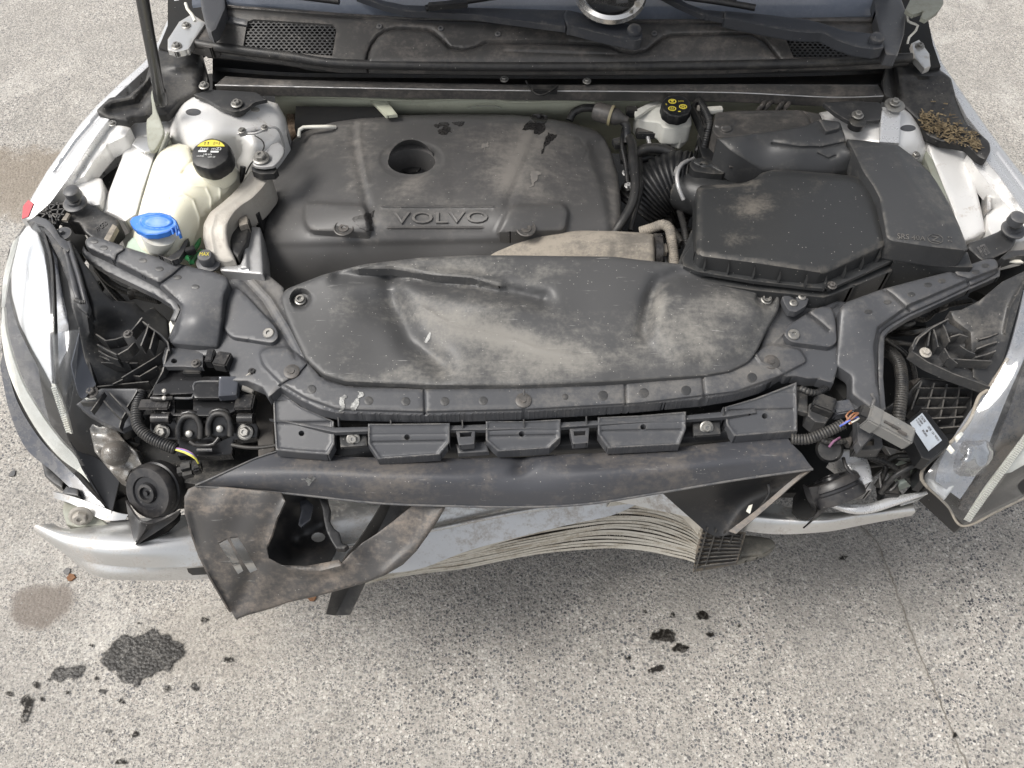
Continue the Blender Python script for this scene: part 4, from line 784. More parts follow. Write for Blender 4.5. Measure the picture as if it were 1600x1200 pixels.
obox('connector', (1142, 258, .822), (.026, .016, .014), (1, .05, 0), BLK, car); obox('connector_lock', (1142, 258, .831), (.008, .012, .003), (1, .05, 0), PLD, ms)
tube('sensor_wire', [(1150, 258, .822), (1160, 260, .825), (1168, 262, .82), (1180, 275, .79)], .003, PLD, car, ridge=(.003, .0006)); 
sheet('air_box_scoop', [(1150, 260), (1166, 250), (1192, 268), (1180, 280), (1158, 278)], zp((1150, 262, .81), (1166, 250, .815), (1180, 280, .775)), PLA, car, th=.05, r=.003, res=5)
wall('scoop_teeth', [(1166, 250, .822), (1192, 267, .818)], .01, .004, PL, car)
# brake reservoir
br = empty('brake_reservoir', V((1050, 195, .80)), car, label='white brake fluid reservoir with a black and yellow cap')
zb = zz([(995, 170, .82), (1030, 158, .828), (1040, 180, .828), (1080, 182, .825), (1060, 200, .822), (1000, 195, .812)])
sheet('reservoir_body', [(991, 176), (1000, 167), (1016, 163), (1034, 155), (1046, 160), (1066, 168), (1079, 176), (1081, 196), (1076, 200), (1056, 203), (1036, 202), (1031, 194), (998, 190), (993, 186)], zb, WHP, br, th=.034, r=.004, res=4, rnd=4)
sheet('reservoir_lower', [(997, 186), (1031, 190), (1036, 200), (1079, 196), (1075, 210), (1064, 220), (1050, 214), (1033, 204), (1000, 201)], .795, WHP, br, th=.02, r=.003, res=4, rnd=4)
sheet('reservoir_arm', [(991, 172), (1000, 168), (1020, 158), (1036, 153), (1038, 160), (1016, 169), (1000, 180), (993, 184)], .832, WHP, br, th=.006, r=.0015, res=4)
bc = lathe('reservoir_cap', [(.0265, -.020), (.0275, -.016), (.0270, 0), (.0255, .002), (.0245, .0015), (.001, .0015)], (1057, 166, .862), (0, -.12, 1), BLK, br, seg=60, flat=20)
RA, RX = (1057, 166, .862), (0, -.12, 1)
for (x, y, t_) in ((-.007, .0105, '!'), (-.009, -.008, '#'), (.0115, -.003, '8')):
    capmark('cap_symbol', ringmark(24, .72), RA, RX, .0016, (x-.0075, y-.0062, x+.0075, y+.0062), YEL, bc, kind='mesh'); capmark('cap_symbol', t_, RA, RX, .0016, (x-.0035, y-.0042, x+.0035, y+.0042), YEL, bc)
capmark('cap_symbol', 'DOT4', RA, RX, .0016, (.004, .009, .014, .0125), YEL, bc); capmark('cap_symbol', '5', RA, RX, .0016, (-.0205, .001, -.0175, .005), YEL, bc); capmark('cap_symbol', quadmark(), RA, RX, .0016, (.001, -.0165, .006, -.014), YEL, bc, kind='mesh')
lathe('master_cylinder', [(.016, -.03), (.016, .01), (.012, .014), (.008, .014), (.006, .006)], (1046, 219, .77), (-.1, -1, .45), ALB, car, seg=20)
tube('brake_pipe', [(1010, 206, .79), (1013, 218, .785), (1016, 228, .78)], .004, ALB, car); obox('valve_block', (1014, 208, .79), (.05, .018, .016), (1, .05, 0), PL, car)
obox('wiring_box', (1096, 190, .83), (.018, .09, .03), (1, .15, 0), BLK, car, bev=.2)
for i, (x, y) in enumerate(((1090, 160), (1096, 168), (1102, 178), (1106, 188), (1104, 200))):
    obox('connector', (x, y, .85-.002*i), (.016, .009, .01), (1, .5, 0), BLK if i != 1 else ALU, car)
tube('wiring_loom', [(1086, 150, .84), (1098, 166, .852), (1108, 190, .85), (1104, 215, .83), (1098, 240, .80)], .006, BLK, car, ridge=(.004, .0008))
sheet('loom_guide', [(1092, 205), (1106, 200), (1120, 214), (1126, 236), (1116, 252), (1098, 250), (1092, 230)], .815, BLK, car, th=.05, r=.003, res=6)
obox('cream_block', (1116, 172, .85), (.03, .012, .01), (1, .1, 0), WHP, car)
for x in (1185, 1194, 1214, 1224): tube('wiring_loom', [(x, 172, .84), (x+6, 165, .852), (x+12, 158, .845)], .0045, PLD, car, seg=10)
# control unit box and battery cover
zk = zz([(1115, 178, .855), (1250, 172, .862), (1313, 190, .858), (1120, 217, .852), (1210, 205, .858), (1320, 226, .852)])
kb = sheet('battery_tray_cover', [(1118, 176), (1150, 173), (1250, 172), (1281, 178), (1290, 200), (1250, 206), (1200, 212), (1122, 216), (1112, 205)], zk, PLD, car, th=.05, r=.003, res=6, rnd=5, feats=[raised(circ(1130, 190, 20, 9), .0025, 2.5, 0), raised(circ(1135, 200, 10, 6.5), .004, 2, 0), groove([(1254, 174), (1264, 184), (1268, 194)], 1.8, .003), groove([(1150, 178), (1200, 176), (1240, 178)], 3, -.0015)])
zl = zz([(1120, 217, .868), (1200, 208, .873), (1290, 195, .874), (1320, 224, .868), (1150, 232, .868), (1250, 236, .869), (1330, 238, .866), (1170, 250, .850), (1260, 256, .850), (1190, 268, .832), (1336, 264, .832), (1220, 225, .872)])
bl = sheet('battery_cover', [(1119, 216), (1160, 211), (1200, 206), (1260, 196), (1280, 186), (1312, 190), (1320, 212), (1323, 230), (1330, 236), (1336, 248), (1337, 266), (1300, 274), (1190, 268), (1165, 252), (1140, 236)], zl, PLF, car, th=.06, r=.004, res=5, rnd=4, feats=[groove([(1208, 224), (1250, 230), (1285, 230), (1322, 222)], 1.7, .004), raised([(1276, 184), (1298, 178), (1316, 194), (1312, 202), (1290, 208)], .007, 2.5, 5), bump(1178, 214, 9, 3.5, -.004), groove([(1278, 240), (1295, 248), (1306, 243)], 1.6, .002)], label='black battery cover behind the air filter box')
# air filter box
za = zz([(1090, 296, .848), (1190, 275, .855), (1240, 270, .858), (1355, 290, .855), (1380, 360, .850), (1290, 420, .842), (1095, 396, .842), (1230, 340, .860)])
al = sheet('air_filter_box', [(1088, 296), (1094, 290), (1130, 288), (1160, 286), (1178, 280), (1190, 270), (1210, 265), (1245, 267), (1300, 271), (1342, 276), (1358, 284), (1366, 300), (1376, 340), (1385, 378), (1382, 386), (1292, 428), (1280, 430), (1180, 415), (1094, 404), (1086, 396)], za, PLA, car, th=.034, r=.011, res=6, rnd=5, feats=[bump(1150, 300, 35, 10, -.003), wrinkle(.0006, 50, 6)], label='large black air filter box with dusty lid', dirt=[(1175, 325, 40, 22, 1.6), (1150, 375, 22, 18, 1.3), (1130, 288, 30, 8, 1.6), (1175, 285, 12, 8, 1.3), (1300, 350, 60, 40, -.5)])
sheet('air_box_flange', [(1066, 404), (1082, 380), (1090, 300), (1370, 292), (1388, 380), (1398, 398), (1398, 406), (1380, 414), (1296, 452), (1270, 450), (1180, 440), (1090, 425), (1068, 416)], .812, PLA, al, th=.006, r=.0015, res=8)
sheet('air_box_base', [(1060, 410), (1080, 360), (1390, 340), (1396, 402), (1394, 424), (1300, 462), (1286, 466), (1180, 455), (1080, 440), (1062, 425)], .796, PLA, al, th=.09, r=.004, res=10)
for x, y in ((1103, 408), (1140, 414), (1180, 421), (1220, 427), (1262, 433), (1292, 436), (1322, 420), (1350, 406), (1376, 394)):
    wall('rib', [(x, y-5, .840), (x, y+6, .826)], .022, .0022, PLA, al)
bolt(al, 1300, 446, .818, .005, m=PLD); bolt(al, 1392, 398, .816, .005, m=PLD)
# fuse box
zf_ = zz([(1322, 218, .872), (1402, 226, .876), (1348, 273, .872), (1484, 318, .862), (1420, 300, .872), (1393, 372, .858), (1500, 385, .852), (1450, 330, .868)])
fb = sheet('fuse_box', [(1322, 217), (1345, 219), (1402, 226), (1424, 242), (1452, 268), (1464, 285), (1484, 320), (1500, 355), (1513, 390), (1508, 393), (1450, 387), (1392, 378), (1384, 372), (1380, 345), (1374, 312), (1362, 290), (1348, 270), (1336, 244)], zf_, PLF, car, th=.040, r=.005, res=6, rnd=4, feats=[groove([(1402, 227), (1412, 258), (1430, 290), (1450, 318), (1480, 350)], 7, -.0025), raised([(1402, 226), (1420, 262), (1452, 305), (1500, 370), (1530, 370), (1460, 260)], -.004, 12)], label='grey black fuse box lid beside the right wing')
decal('raised_lettering', 'SRS 40A', [(1402, 364), (1446, 369), (1446, 376), (1402, 373)], ZF[fb.name], PLF, fb, h=.0012)
decal('raised_symbol', ringmark(28, .88), [(1449, 364), (1475, 367), (1474, 382), (1449, 379)], ZF[fb.name], PLF, fb, h=.0012, kind='mesh'); decal('raised_symbol', 'Z', [(1455, 368), (1468, 370), (1468, 378), (1455, 376)], ZF[fb.name], PLF, fb, h=.0012)
decal('raised_symbol', '::', [(1481, 369), (1488, 370), (1488, 378), (1481, 377)], ZF[fb.name], PLF, fb, h=.0012)
sheet('fuse_box_base', [(1390, 388), (1512, 394), (1520, 418), (1496, 418), (1396, 410)], .812, PLA, fb, th=.10, r=.002, res=8)
sheet('fuse_box_recess', [(1394, 396), (1455, 402), (1456, 412), (1396, 407)], zp((1394, 396, .826), (1455, 402, .826), (1396, 410, .800)), BLK, fb, th=.006, r=.001, res=5)
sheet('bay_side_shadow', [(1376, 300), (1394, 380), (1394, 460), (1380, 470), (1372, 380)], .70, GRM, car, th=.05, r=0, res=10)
# coolant tank
zt_ = zz([(269, 227, .845), (291, 226, .85), (240, 260, .84), (225, 300, .825), (214, 345, .80), (210, 392, .77), (332, 260, .862), (370, 268, .845), (360, 300, .83), (320, 345, .81), (305, 390, .785), (290, 290, .858), (270, 330, .845), (255, 370, .82)])
tk = sheet('coolant_tank', [(250, 236), (262, 227), (280, 224), (294, 228), (300, 240), (304, 250), (340, 246), (362, 252), (374, 268), (370, 286), (358, 304), (340, 326), (322, 346), (312, 366), (304, 392), (296, 404), (240, 404), (212, 398), (208, 372), (214, 344), (222, 312), (232, 280), (240, 254)], zt_, TNK, car, th=.10, r=.014, res=5, label='cream translucent coolant expansion tank with a black cap',
    feats=[groove([(298, 266), (262, 278), (234, 288)], 3, .0022), groove([(298, 236), (303, 250), (292, 260), (286, 270)], 3, .003), groove([(272, 276), (266, 300), (260, 318)], 2, -.0014), groove([(226, 322), (256, 310), (286, 303), (302, 312), (312, 340), (312, 370)], 2, -.0016), groove([(336, 272), (344, 295), (345, 318)], 2, -.0014), groove([(300, 290), (322, 292), (330, 310), (330, 335)], 2, -.0014), groove([(262, 322), (256, 350), (254, 380)], 2, -.0012)])
lathe('tank_neck', [(.032, -.03), (.030, 0), (.026, .006)], (334, 256, .872), (0, -.15, 1), TNK, tk, seg=36)
tc_ = lathe('tank_cap', [(.0325, -.018), (.034, -.014), (.033, .004), (.030, .0105), (.026, .012), (.001, .0125)], (332, 246, .89), (0, -.22, 1), BLK, tk, seg=60, flat=12)
CA, CX = (332, 246, .89), (0, -.22, 1)
YA = [(math.cos(a)*.0265, math.sin(a)*.0265) for a in np.linspace(math.radians(28), math.radians(152), 18)]
capmark('cap_warning_arc', ([(x, y, 0) for x, y in YA], [tuple(range(len(YA)))]), CA, CX, .0128, (-.0235, .0125, .0235, .0262), YEL, tc_, kind='mesh')
capmark('cap_print', '!!', CA, CX, .0132, (-.012, .0155, -.004, .0215), BLK, tc_); capmark('cap_print', '[=]', CA, CX, .0132, (.004, .0155, .014, .0215), BLK, tc_)
for b_, s_ in (((-.020, .001, -.006, .0045), None), ((.001, .000, .0145, .0035), None)): capmark('cap_print', quadmark(), CA, CX, .0128, b_, WHT, tc_, kind='mesh')
capmark('cap_print', '/mi', CA, CX, .0128, (-.018, .0050, -.004, .0110), WHT, tc_); capmark('cap_print', 'mZ)', CA, CX, .0128, (.002, .0042, .018, .0105), WHT, tc_)
capmark('cap_print', '140 kPa', CA, CX, .0128, (-.010, -.0055, .004, -.0022), WHT, tc_); capmark('cap_print', 'CAUTION', CA, CX, .0128, (-.021, -.0085, -.009, -.0060), WHT, tc_); capmark('cap_print', 'HOT 120', CA, CX, .0128, (-.002, -.0105, .010, -.0078), WHT, tc_)
# washer filler
wf = empty('washer_filler', V((245, 370, .78)), car, label='washer fluid filler with a bright blue lid')
zw_ = zz([(203, 345, .848), (243, 331, .868), (278, 350, .858), (240, 368, .850), (210, 360, .848)])
sheet('filler_lid', [(203, 346), (206, 340), (218, 336), (232, 332), (250, 332), (266, 336), (276, 345), (280, 356), (283, 366), (279, 368), (275, 356), (271, 358), (262, 364), (245, 368), (228, 368), (212, 360), (205, 352)], zw_, BLU, wf, th=.008, r=.003, res=3.5, feats=[groove(circ(246, 347, 25, 10, 24), 1.8, .0014, closed=True), raised(circ(246, 347, 17, 7, 20), -.0008, 2, 0)])
tube('lid_hinge', [(274, 352, .862), (276, 362, .852), (277, 368, .846)], .0018, BLU, wf, seg=8); tube('lid_hinge', [(268, 356, .856), (271, 366, .848)], .0018, BLU, wf, seg=8)
tube('filler_neck', [(248, 362, .832), (248, 372, .815), (250, 392, .775)], [.030, .026, .018], WHP, wf, seg=28)
sheet('washer_tank', [(200, 378), (216, 364), (232, 378), (246, 400), (210, 400), (196, 390)], .78, mat('washer_tank_green', (.50, .60, .50), .4, dust=.3, specks=.2, sss=.2), car, th=.08, r=.006, res=5)
nb = sheet('bracket', [(262, 402), (280, 390), (288, 376), (294, 372), (294, 380), (288, 392), (280, 404), (268, 408), (246, 398)], .81, PL, car, th=.01, r=.001, res=4)
for l_ in ([(292, 404, .80), (302, 392, .79), (310, 380, .785), (311, 370, .785)], [(300, 410, .79), (306, 400, .785), (316, 392, .78)], [(282, 400, .78), (292, 402, .78), (300, 412, .775)]): tube('green_pipe', l_, .004, GRN, car, seg=10)
obox('clip', (298, 392, .805), (.016, .012, .012), (1, .4, 0), BLK, car)
dc = lathe('drain_cap', [(.020, -.012), (.020, -.009), (.013, -.008), (.0125, .008), (.0105, .011), (.001, .0115)], (323, 404, .80), (0, -.2, 1), PLC, car, seg=36, flat=6)
capmark('cap_print', 'MAX', (323, 404, .80), (0, -.2, 1), .0116, (-.008, -.002, .008, .005), YEL, dc)
# engine mount
mz = zz([(424, 270, .845), (390, 276, .842), (350, 318, .835), (322, 350, .825), (325, 400, .80), (368, 408, .795), (356, 357, .825), (390, 314, .835)])
em = sheet('engine_mount', [(385, 277), (392, 266), (424, 269), (422, 280), (408, 298), (394, 312), (378, 322), (367, 332), (357, 348), (355, 362), (358, 384), (366, 400), (369, 408), (352, 412), (334, 406), (322, 392), (317, 372), (318, 350), (328, 332), (348, 316), (364, 302)], mz, ALU, car, th=.055, r=.005, res=5, rnd=5, feats=[groove([(404, 276), (372, 308), (336, 334), (328, 362), (334, 396)], 4, -.0015)], label='cast aluminium engine mount arm curving beside the coolant tank')
sheet('mount_bush', [(366, 332), (388, 328), (391, 352), (386, 378), (372, 404), (362, 394), (356, 366), (358, 346)], .80, RUB, em, th=.05, r=.004, res=5)
sheet('mount_bush_core', [(372, 340), (386, 336), (388, 350), (374, 354)], .812, TAN, em, th=.02, r=.002, res=4)
sheet('mount_gusset', [(390, 318), (416, 286), (424, 284), (404, 336), (394, 336)], .80, RUB, em, th=.05, r=.003, res=5)
mp_ = sheet('mount_plate', [(394, 256), (400, 246), (416, 236), (424, 226), (436, 222), (444, 230), (444, 240), (436, 252), (428, 260), (412, 262), (398, 260)], .872, ALB, car, th=.004, r=.0015, res=4, rnd=4)
sheet('mount_rubber', [(393, 260), (412, 263), (430, 260), (434, 266), (428, 272), (408, 273), (394, 268)], .862, RUB, mp_, th=.012, r=.002, res=4)
bolt(mp_, 408, 247, .876, .0095, m=ZNC)
cb = sheet('engine_bracket', [(372, 356), (380, 354), (407, 355), (412, 430), (344, 424), (344, 417), (376, 414), (380, 400), (376, 370)], .785, ALB, car, th=.06, r=.004, res=5, rnd=3, feats=[raised([(372, 350), (384, 350), (388, 420), (376, 420)], .006, 3, 0)])
# dark odds and ends low in the bay
random.seed(3)
for (x0, y0, x1, y1, n) in ((1000, 320, 1075, 400, 9), (140, 400, 290, 520, 12), (1380, 480, 1450, 600, 8), (300, 410, 400, 430, 4), (1330, 700, 1440, 780, 8)):
    for k in range(n):
        x, y = random.uniform(x0, x1), random.uniform(y0, y1); a = random.uniform(-1, 1)
        if k % 2: obox('wiring_box', (x, y, .52+random.uniform(-.05, .08)), (random.uniform(.02, .05), random.uniform(.015, .04), .03), (1, a, 0), random.choice((BLK, GRM, BLK)), car)
        else: tube('wiring_loom', [(x-30, y-12*a, .55), (x, y, .58), (x+26, y+20*a, .54)], .005, random.choice((BLK, RUB)), car, seg=8)
# ------------------------------------------------------------------ front crossmember and its covers
def oval(par, x, y, rx, ry, zf, h=.0006, m=PL):
    o = sheet('moulded_disc', circ(x, y, rx, ry, 18), lambda X, Y: zf(X, Y)+h, m, par, th=.0012, r=.0003, res=4); return o
zcm = zz([(340, 430, .765), (420, 440, .768), (345, 540, .74), (440, 600, .748), (520, 640, .742), (640, 625, .745), (820, 625, .745), (1000, 620, .745), (1140, 600, .748), (1240, 560, .748), (1300, 480, .768), (1290, 590, .74), (1200, 500, .765), (460, 470, .768), (1225, 470, .768)])
cm = sheet('crossmember', [(262, 544), (340, 540), (336, 500), (344, 460), (354, 440), (364, 430), (414, 425), (444, 450), (446, 480), (462, 520), (479, 558), (500, 588), (540, 603), (663, 608), (820, 605), (977, 598), (1095, 587), (1140, 579), (1175, 558), (1187, 545), (1200, 510), (1215, 480), (1222, 470), (1250, 462), (1290, 466), (1322, 472), (1312, 520), (1310, 570), (1308, 578), (1302, 600), (1276, 592), (1262, 592), (1242, 588), (1217, 590), (1190, 604), (1150, 616), (1100, 624), (982, 635), (820, 645), (662, 650), (529, 646), (500, 640), (470, 626), (438, 606), (420, 622), (410, 606), (386, 596), (362, 596), (352, 560), (330, 556), (262, 558)], zcm, PLC, car, th=.020, r=.003, res=7, dirt=[(1080, 600, 70, 20, 1.4), (960, 620, 60, 14, 1.), (1170, 580, 30, 14, 1.2), (1210, 520, 20, 40, 1.4), (430, 470, 30, 50, .9), (400, 440, 30, 14, 1.2), (1250, 470, 60, 12, 1.5), (830, 625, 60, 12, .6), (380, 590, 40, 14, .4)], label='grey black plastic front crossmember spanning the engine bay',
    feats=[groove([(378, 436), (410, 470), (440, 520), (462, 556)], 3, .003), groove([(392, 432), (424, 466), (452, 512), (472, 552)], 2.5, -.003), groove([(1310, 478), (1268, 505), (1225, 540)], 3, .003), groove([(1296, 470), (1240, 506), (1210, 535)], 2.5, -.002), raised([(405, 551), (417, 543), (450, 542), (468, 557), (480, 566), (512, 596), (560, 606), (820, 604), (1000, 597), (1110, 584), (1150, 574), (1172, 556), (1202, 537), (1250, 545), (1262, 565), (1218, 588), (1150, 612), (1000, 630), (820, 640), (660, 644), (528, 640), (478, 622), (438, 598), (410, 570)], .006, 2.5, 8),
           groove([(663, 606), (664, 650)], 2, .004), groove([(818, 640), (820, 650)], 2, .004), groove([(977, 596), (978, 636)], 2, .004), groove([(1097, 584), (1101, 624)], 2, .004), groove([(480, 570), (468, 584), (455, 592), (438, 602)], 1.6, .004), groove([(1180, 552), (1190, 566), (1215, 576), (1232, 592)], 2.5, -.003)])
zC = ZF[cm.name]
for x, y, r in ((487, 608, 7), (576, 626, 7), (634, 627, 7), (695, 627, 7), (755, 626, 7), (883, 620, 5), (942, 618, 8), (1006, 614, 8), (1072, 610, 8), (1175, 590, 8)): oval(cm, x, y, r, r*.95, zC)
for x, y in ((818, 626), (456, 581), (1205, 566)):
    lathe('push_clip', [(.0125, 0), (.0125, .0018), (.011, .0026), (.005, .0022), (.0045, .0036), (.0015, .0036)], (x, y, float(zC(x, y))), (0, -.15, 1), PLD, cm, seg=24)
tube('rib', [(818, 603, .752), (819, 618, .754)], .002, PLC, cm, seg=6)
for q in ([(531, 620), (540, 617), (541, 622), (537, 630), (536, 640), (529, 642), (530, 630)], [(558, 612), (568, 612), (566, 620), (560, 622), (561, 630), (556, 641), (551, 641), (553, 628)]): blot('white_paint_mark', jag(q, 3, .3), zC, PNT, cm)
def pad(out, zf, b, hh=.006, rnd=10, **k): return sheet('cover_pad', out, zf, PLC, cm, th=.012, r=.0025, res=6, rnd=rnd, **k)
p = pad([(362, 449), (354, 466), (349, 512), (360, 527), (426, 537), (436, 527), (432, 512), (376, 452)], lambda x, y: zcm(x, y)+.009, 0)
lathe('pad_screw', [(.0095, 0), (.0095, .002), (.008, .0034), (.004, .0034), (.0035, .001)], (420, 521, float(ZF[p.name](420, 521))), (0, -.2, 1), ZNC, p, seg=20)
p = pad([(1282, 479), (1300, 480), (1306, 500), (1308, 535), (1297, 543), (1235, 535), (1224, 524), (1228, 512), (1262, 488)], lambda x, y: zcm(x, y)+.010, 0, feats=[groove([(1262, 490), (1278, 502), (1294, 516)], 2.4, .006)])
lathe('pad_screw', [(.0095, 0), (.0095, .002), (.008, .0034), (.004, .0034), (.0035, .001)], (1240, 523, float(ZF[p.name](1240, 523))), (0, -.2, 1), ZNC, p, seg=20)
p = sheet('cable_bracket', [(1221, 464), (1234, 458), (1240, 446), (1250, 456), (1264, 467), (1260, 478), (1244, 488), (1232, 486), (1225, 474)], .79, PLC, cm, th=.012, r=.002, res=4, rnd=3, feats=[groove([(1236, 460), (1244, 468)], 2, .005)])
for x, y in ((1239.5, 474), (1253, 464)): lathe('pad_screw', [(.0065, 0), (.0065, .002), (.005, .003), (.003, .003), (.0025, .001)], (x, y, .791), (0, -.2, 1), ZNC, p, seg=18)
# scoop shield over the radiator
zs = zz([(444, 453, .785), (505, 429, .80), (568, 413, .812), (652, 403, .818), (800, 400, .822), (960, 401, .822), (1080, 414, .810), (1172, 439, .795), (1215, 465, .785), (1217, 482, .783), (1182, 550, .770), (1140, 580, .765), (1000, 597, .765), (820, 602, .765), (540, 597, .766), (480, 562, .770), (450, 505, .778), (600, 500, .782), (800, 480, .80), (850, 540, .782), (1000, 480, .797), (1100, 500, .792), (700, 560, .775)])
ss = sheet('radiator_shield', [(438, 466), (446, 452), (505, 429), (568, 413), (652, 403), (732, 399), (800, 399), (960, 401), (1000, 406), (1080, 414), (1130, 426), (1172, 439), (1206, 449), (1219, 461), (1218, 482), (1200, 512), (1183, 548), (1170, 566), (1140, 581), (1095, 588), (960, 597), (820, 603), (680, 603), (540, 597), (505, 586), (478, 562), (458, 520), (446, 492)], zs, PLG, car, th=.016, r=.005, res=6, rnd=8, label='large dented black shield covered in grey dust over the radiator', dirt=[(1090, 530, 80, 45, 1.3), (1030, 470, 14, 30, 1.4), (1120, 480, 60, 20, 1.), (680, 490, 60, 30, 1.3, 25), (780, 525, 100, 18, 1.4, 15), (880, 560, 120, 25, 1.), (540, 480, 40, 30, .8), (700, 420, 120, 12, .8), (560, 555, 60, 25, .3), (940, 450, 90, 30, -.9), (620, 540, 40, 30, -.6), (1060, 425, 120, 12, -1.2), (500, 590, 200, 10, .5), (870, 430, 60, 18, .9)],
    feats=[groove([(530, 428), (575, 428), (640, 432), (690, 443), (740, 446), (790, 456), (850, 468)], 12, .014), groove([(560, 420), (610, 420), (680, 430), (735, 434), (780, 446)], 8, -.009), bump(600, 475, 44, 26, -.012, 20), groove([(1006, 520), (1014, 470), (1030, 440), (1060, 428), (1180, 444)], 12, .010), raised([(1034, 450), (1180, 462), (1196, 490), (1150, 560), (1060, 560), (1010, 520)], .010, 16, 20), bump(760, 480, 90, 24, .012, 8), groove([(610, 440), (618, 480), (640, 530), (690, 570)], 18, .014), bump(1016, 470, 10, 34, -.004, 10), wrinkle(.0012, 70, 9), bump(690, 500, 60, 18, .004, 12),
           raised(circ(470, 467, 15, 14, 20), -.012, 3, 0), raised(circ(1196, 466, 15, 13, 20), -.012, 3, 0), groove([(660, 480), (700, 505), (760, 520), (800, 530), (840, 545), (900, 556)], 3, -.0012)])
for x, y in ((470, 469), (1197, 468)):
    b = lathe('shield_bolt', [(.0095, 0), (.0095, .003), (.0075, .0038), (.007, .008), (.0045, .008), (.004, .004)], (x, y+1, float(ZF[ss.name](x, y))+.0005), (0, -.15, 1), ZNC, ss, seg=24)
sheet('scrape_mark', [(663, 534), (668, 524), (672, 518), (674, 522), (671, 530), (666, 536)], lambda x, y: ZF[ss.name](x, y)+.0006, PNT, ss, th=.0004, r=0, res=4)
# crossmember arms
zal = zz([(132, 378, .80), (160, 372, .802), (249, 440, .79), (290, 414, .795), (283, 479, .775), (345, 436, .79), (270, 540, .745), (340, 540, .745), (300, 500, .775)])
la = sheet('crossmember_arm', [(132, 376), (140, 369), (160, 372), (196, 386), (242, 400), (288, 414), (339, 426), (356, 434), (358, 444), (350, 462), (347, 500), (341, 544), (300, 541), (269, 538), (262, 530), (276, 500), (283, 484), (278, 472), (249, 448), (210, 428), (171, 408), (136, 390)], zal, PLC, car, th=.022, r=.004, res=6, rnd=5, feats=[groove([(198, 384), (194, 392), (184, 398), (180, 410)], 2, .004), groove([(289, 413), (270, 430), (247, 446)], 2.2, .005), raised([(136, 388), (171, 404), (249, 444), (284, 478), (276, 520), (262, 540), (250, 540), (262, 480), (240, 460), (160, 418), (130, 400)], -.008, 3, 0)], label='left arm of the crossmember sloping up to the left headlight')
for x, y in ((147, 377), (162, 387), (223, 407), (249, 420), (277, 433), (305, 448)): oval(la, x, y, 6.5, 3.6, ZF[la.name], h=.0005)
sheet('arm_flange', [(130, 384), (136, 392), (171, 410), (249, 450), (276, 472), (282, 484), (274, 502), (266, 500), (272, 486), (266, 476), (244, 462), (165, 424), (134, 404), (128, 396)], lambda x, y: zal(x, y)-.016, PLC, la, th=.012, r=.0015, res=6)
sheet('cream_panel', [(270, 474), (282, 482), (283, 492), (272, 520), (266, 528), (264, 505), (272, 492)], .735, WHP, car, th=.03, r=.002, res=5)
zar = zz([(1562, 412, .80), (1510, 415, .802), (1421, 484, .79), (1380, 450, .795), (1390, 510, .775), (1322, 472, .79), (1375, 590, .745), (1310, 570, .745), (1377, 640, .73), (1345, 500, .785)])
ra = sheet('crossmember_arm', [(1312, 482), (1322, 472), (1377, 452), (1430, 438), (1485, 424), (1510, 415), (1540, 405), (1554, 404), (1560, 412), (1558, 426), (1540, 436), (1512, 448), (1470, 468), (1420, 490), (1392, 506), (1376, 518), (1372, 540), (1371, 592), (1376, 640), (1362, 640), (1330, 616), (1330, 588), (1306, 572), (1310, 520)], zar, PLC, car, th=.022, r=.004, res=6, rnd=5, feats=[groove([(1379, 451), (1395, 462), (1421, 486)], 2.2, .005), groove([(1487, 423), (1496, 432), (1510, 436), (1514, 446)], 2, .004), raised([(1370, 600), (1366, 540), (1372, 512), (1420, 478), (1512, 438), (1560, 420), (1570, 450), (1420, 510), (1390, 530), (1385, 640)], -.008, 3, 0), bump(1328, 482, 20, 12, .004)], label='right arm of the crossmember sloping up to the right headlight')
for x, y in ((1357, 487), (1387, 472), (1424, 460), (1450, 445), (1472, 439), (1525, 425), (1540, 415)): oval(ra, x, y, 6.5, 3.6, ZF[ra.name], h=.0005)
sheet('arm_flange', [(1564, 414), (1562, 432), (1512, 454), (1421, 496), (1392, 514), (1382, 526), (1380, 590), (1384, 640), (1374, 644), (1372, 590), (1372, 526), (1384, 508), (1418, 488), (1510, 446), (1556, 426)], lambda x, y: zar(x, y)-.014, PLC, ra, th=.012, r=.0015, res=6)
sheet('black_gap', [(1300, 575), (1329, 588), (1330, 618), (1318, 624), (1300, 600)], .70, GRM, car, th=.02, r=0, res=8)
sheet('crossmember_skirt', [(1326, 612), (1376, 640), (1380, 650), (1368, 676), (1345, 700), (1340, 690), (1338, 640), (1328, 640)], .712, PLC, car, th=.02, r=.002, res=6)
tube('cable_hook', [(1362, 616), (1366, 622), (1362, 634), (1370, 642)] and [(1362, 616, .75), (1367, 624, .752), (1362, 636, .748), (1374, 650, .74)], .003, PLC, car, seg=8)
# dark wall between the crossmember lip and the grille tabs
loft('lip_face', [[(440, 606, .735), (529, 645, .730), (662, 649, .730), (820, 645, .730), (982, 634, .730), (1100, 622, .730), (1235, 588, .735)], [(430, 640, .690), (529, 664, .680), (662, 668, .680), (820, 664, .680), (982, 655, .680), (1100, 645, .682), (1245, 625, .690)], [(430, 660, .675), (529, 690, .665), (662, 700, .675), (820, 698, .675), (982, 690, .676), (1100, 680, .68), (1245, 650, .70)], [(432, 700, .67), (529, 712, .655), (662, 716, .65), (820, 714, .65), (982, 706, .65), (1100, 696, .655), (1245, 680, .67)]], BLK, car, th=.004, step=14)
gr = sheet('tab_rail', [(420, 654), (524, 668), (575, 667), (703, 665), (760, 663), (876, 660), (934, 657), (1072, 649), (1132, 643), (1180, 638), (1182, 645), (1130, 652), (1072, 656), (934, 664), (876, 668), (760, 672), (703, 672), (575, 674), (524, 676)], .712, PLC, car, th=.008, r=.001, res=6)
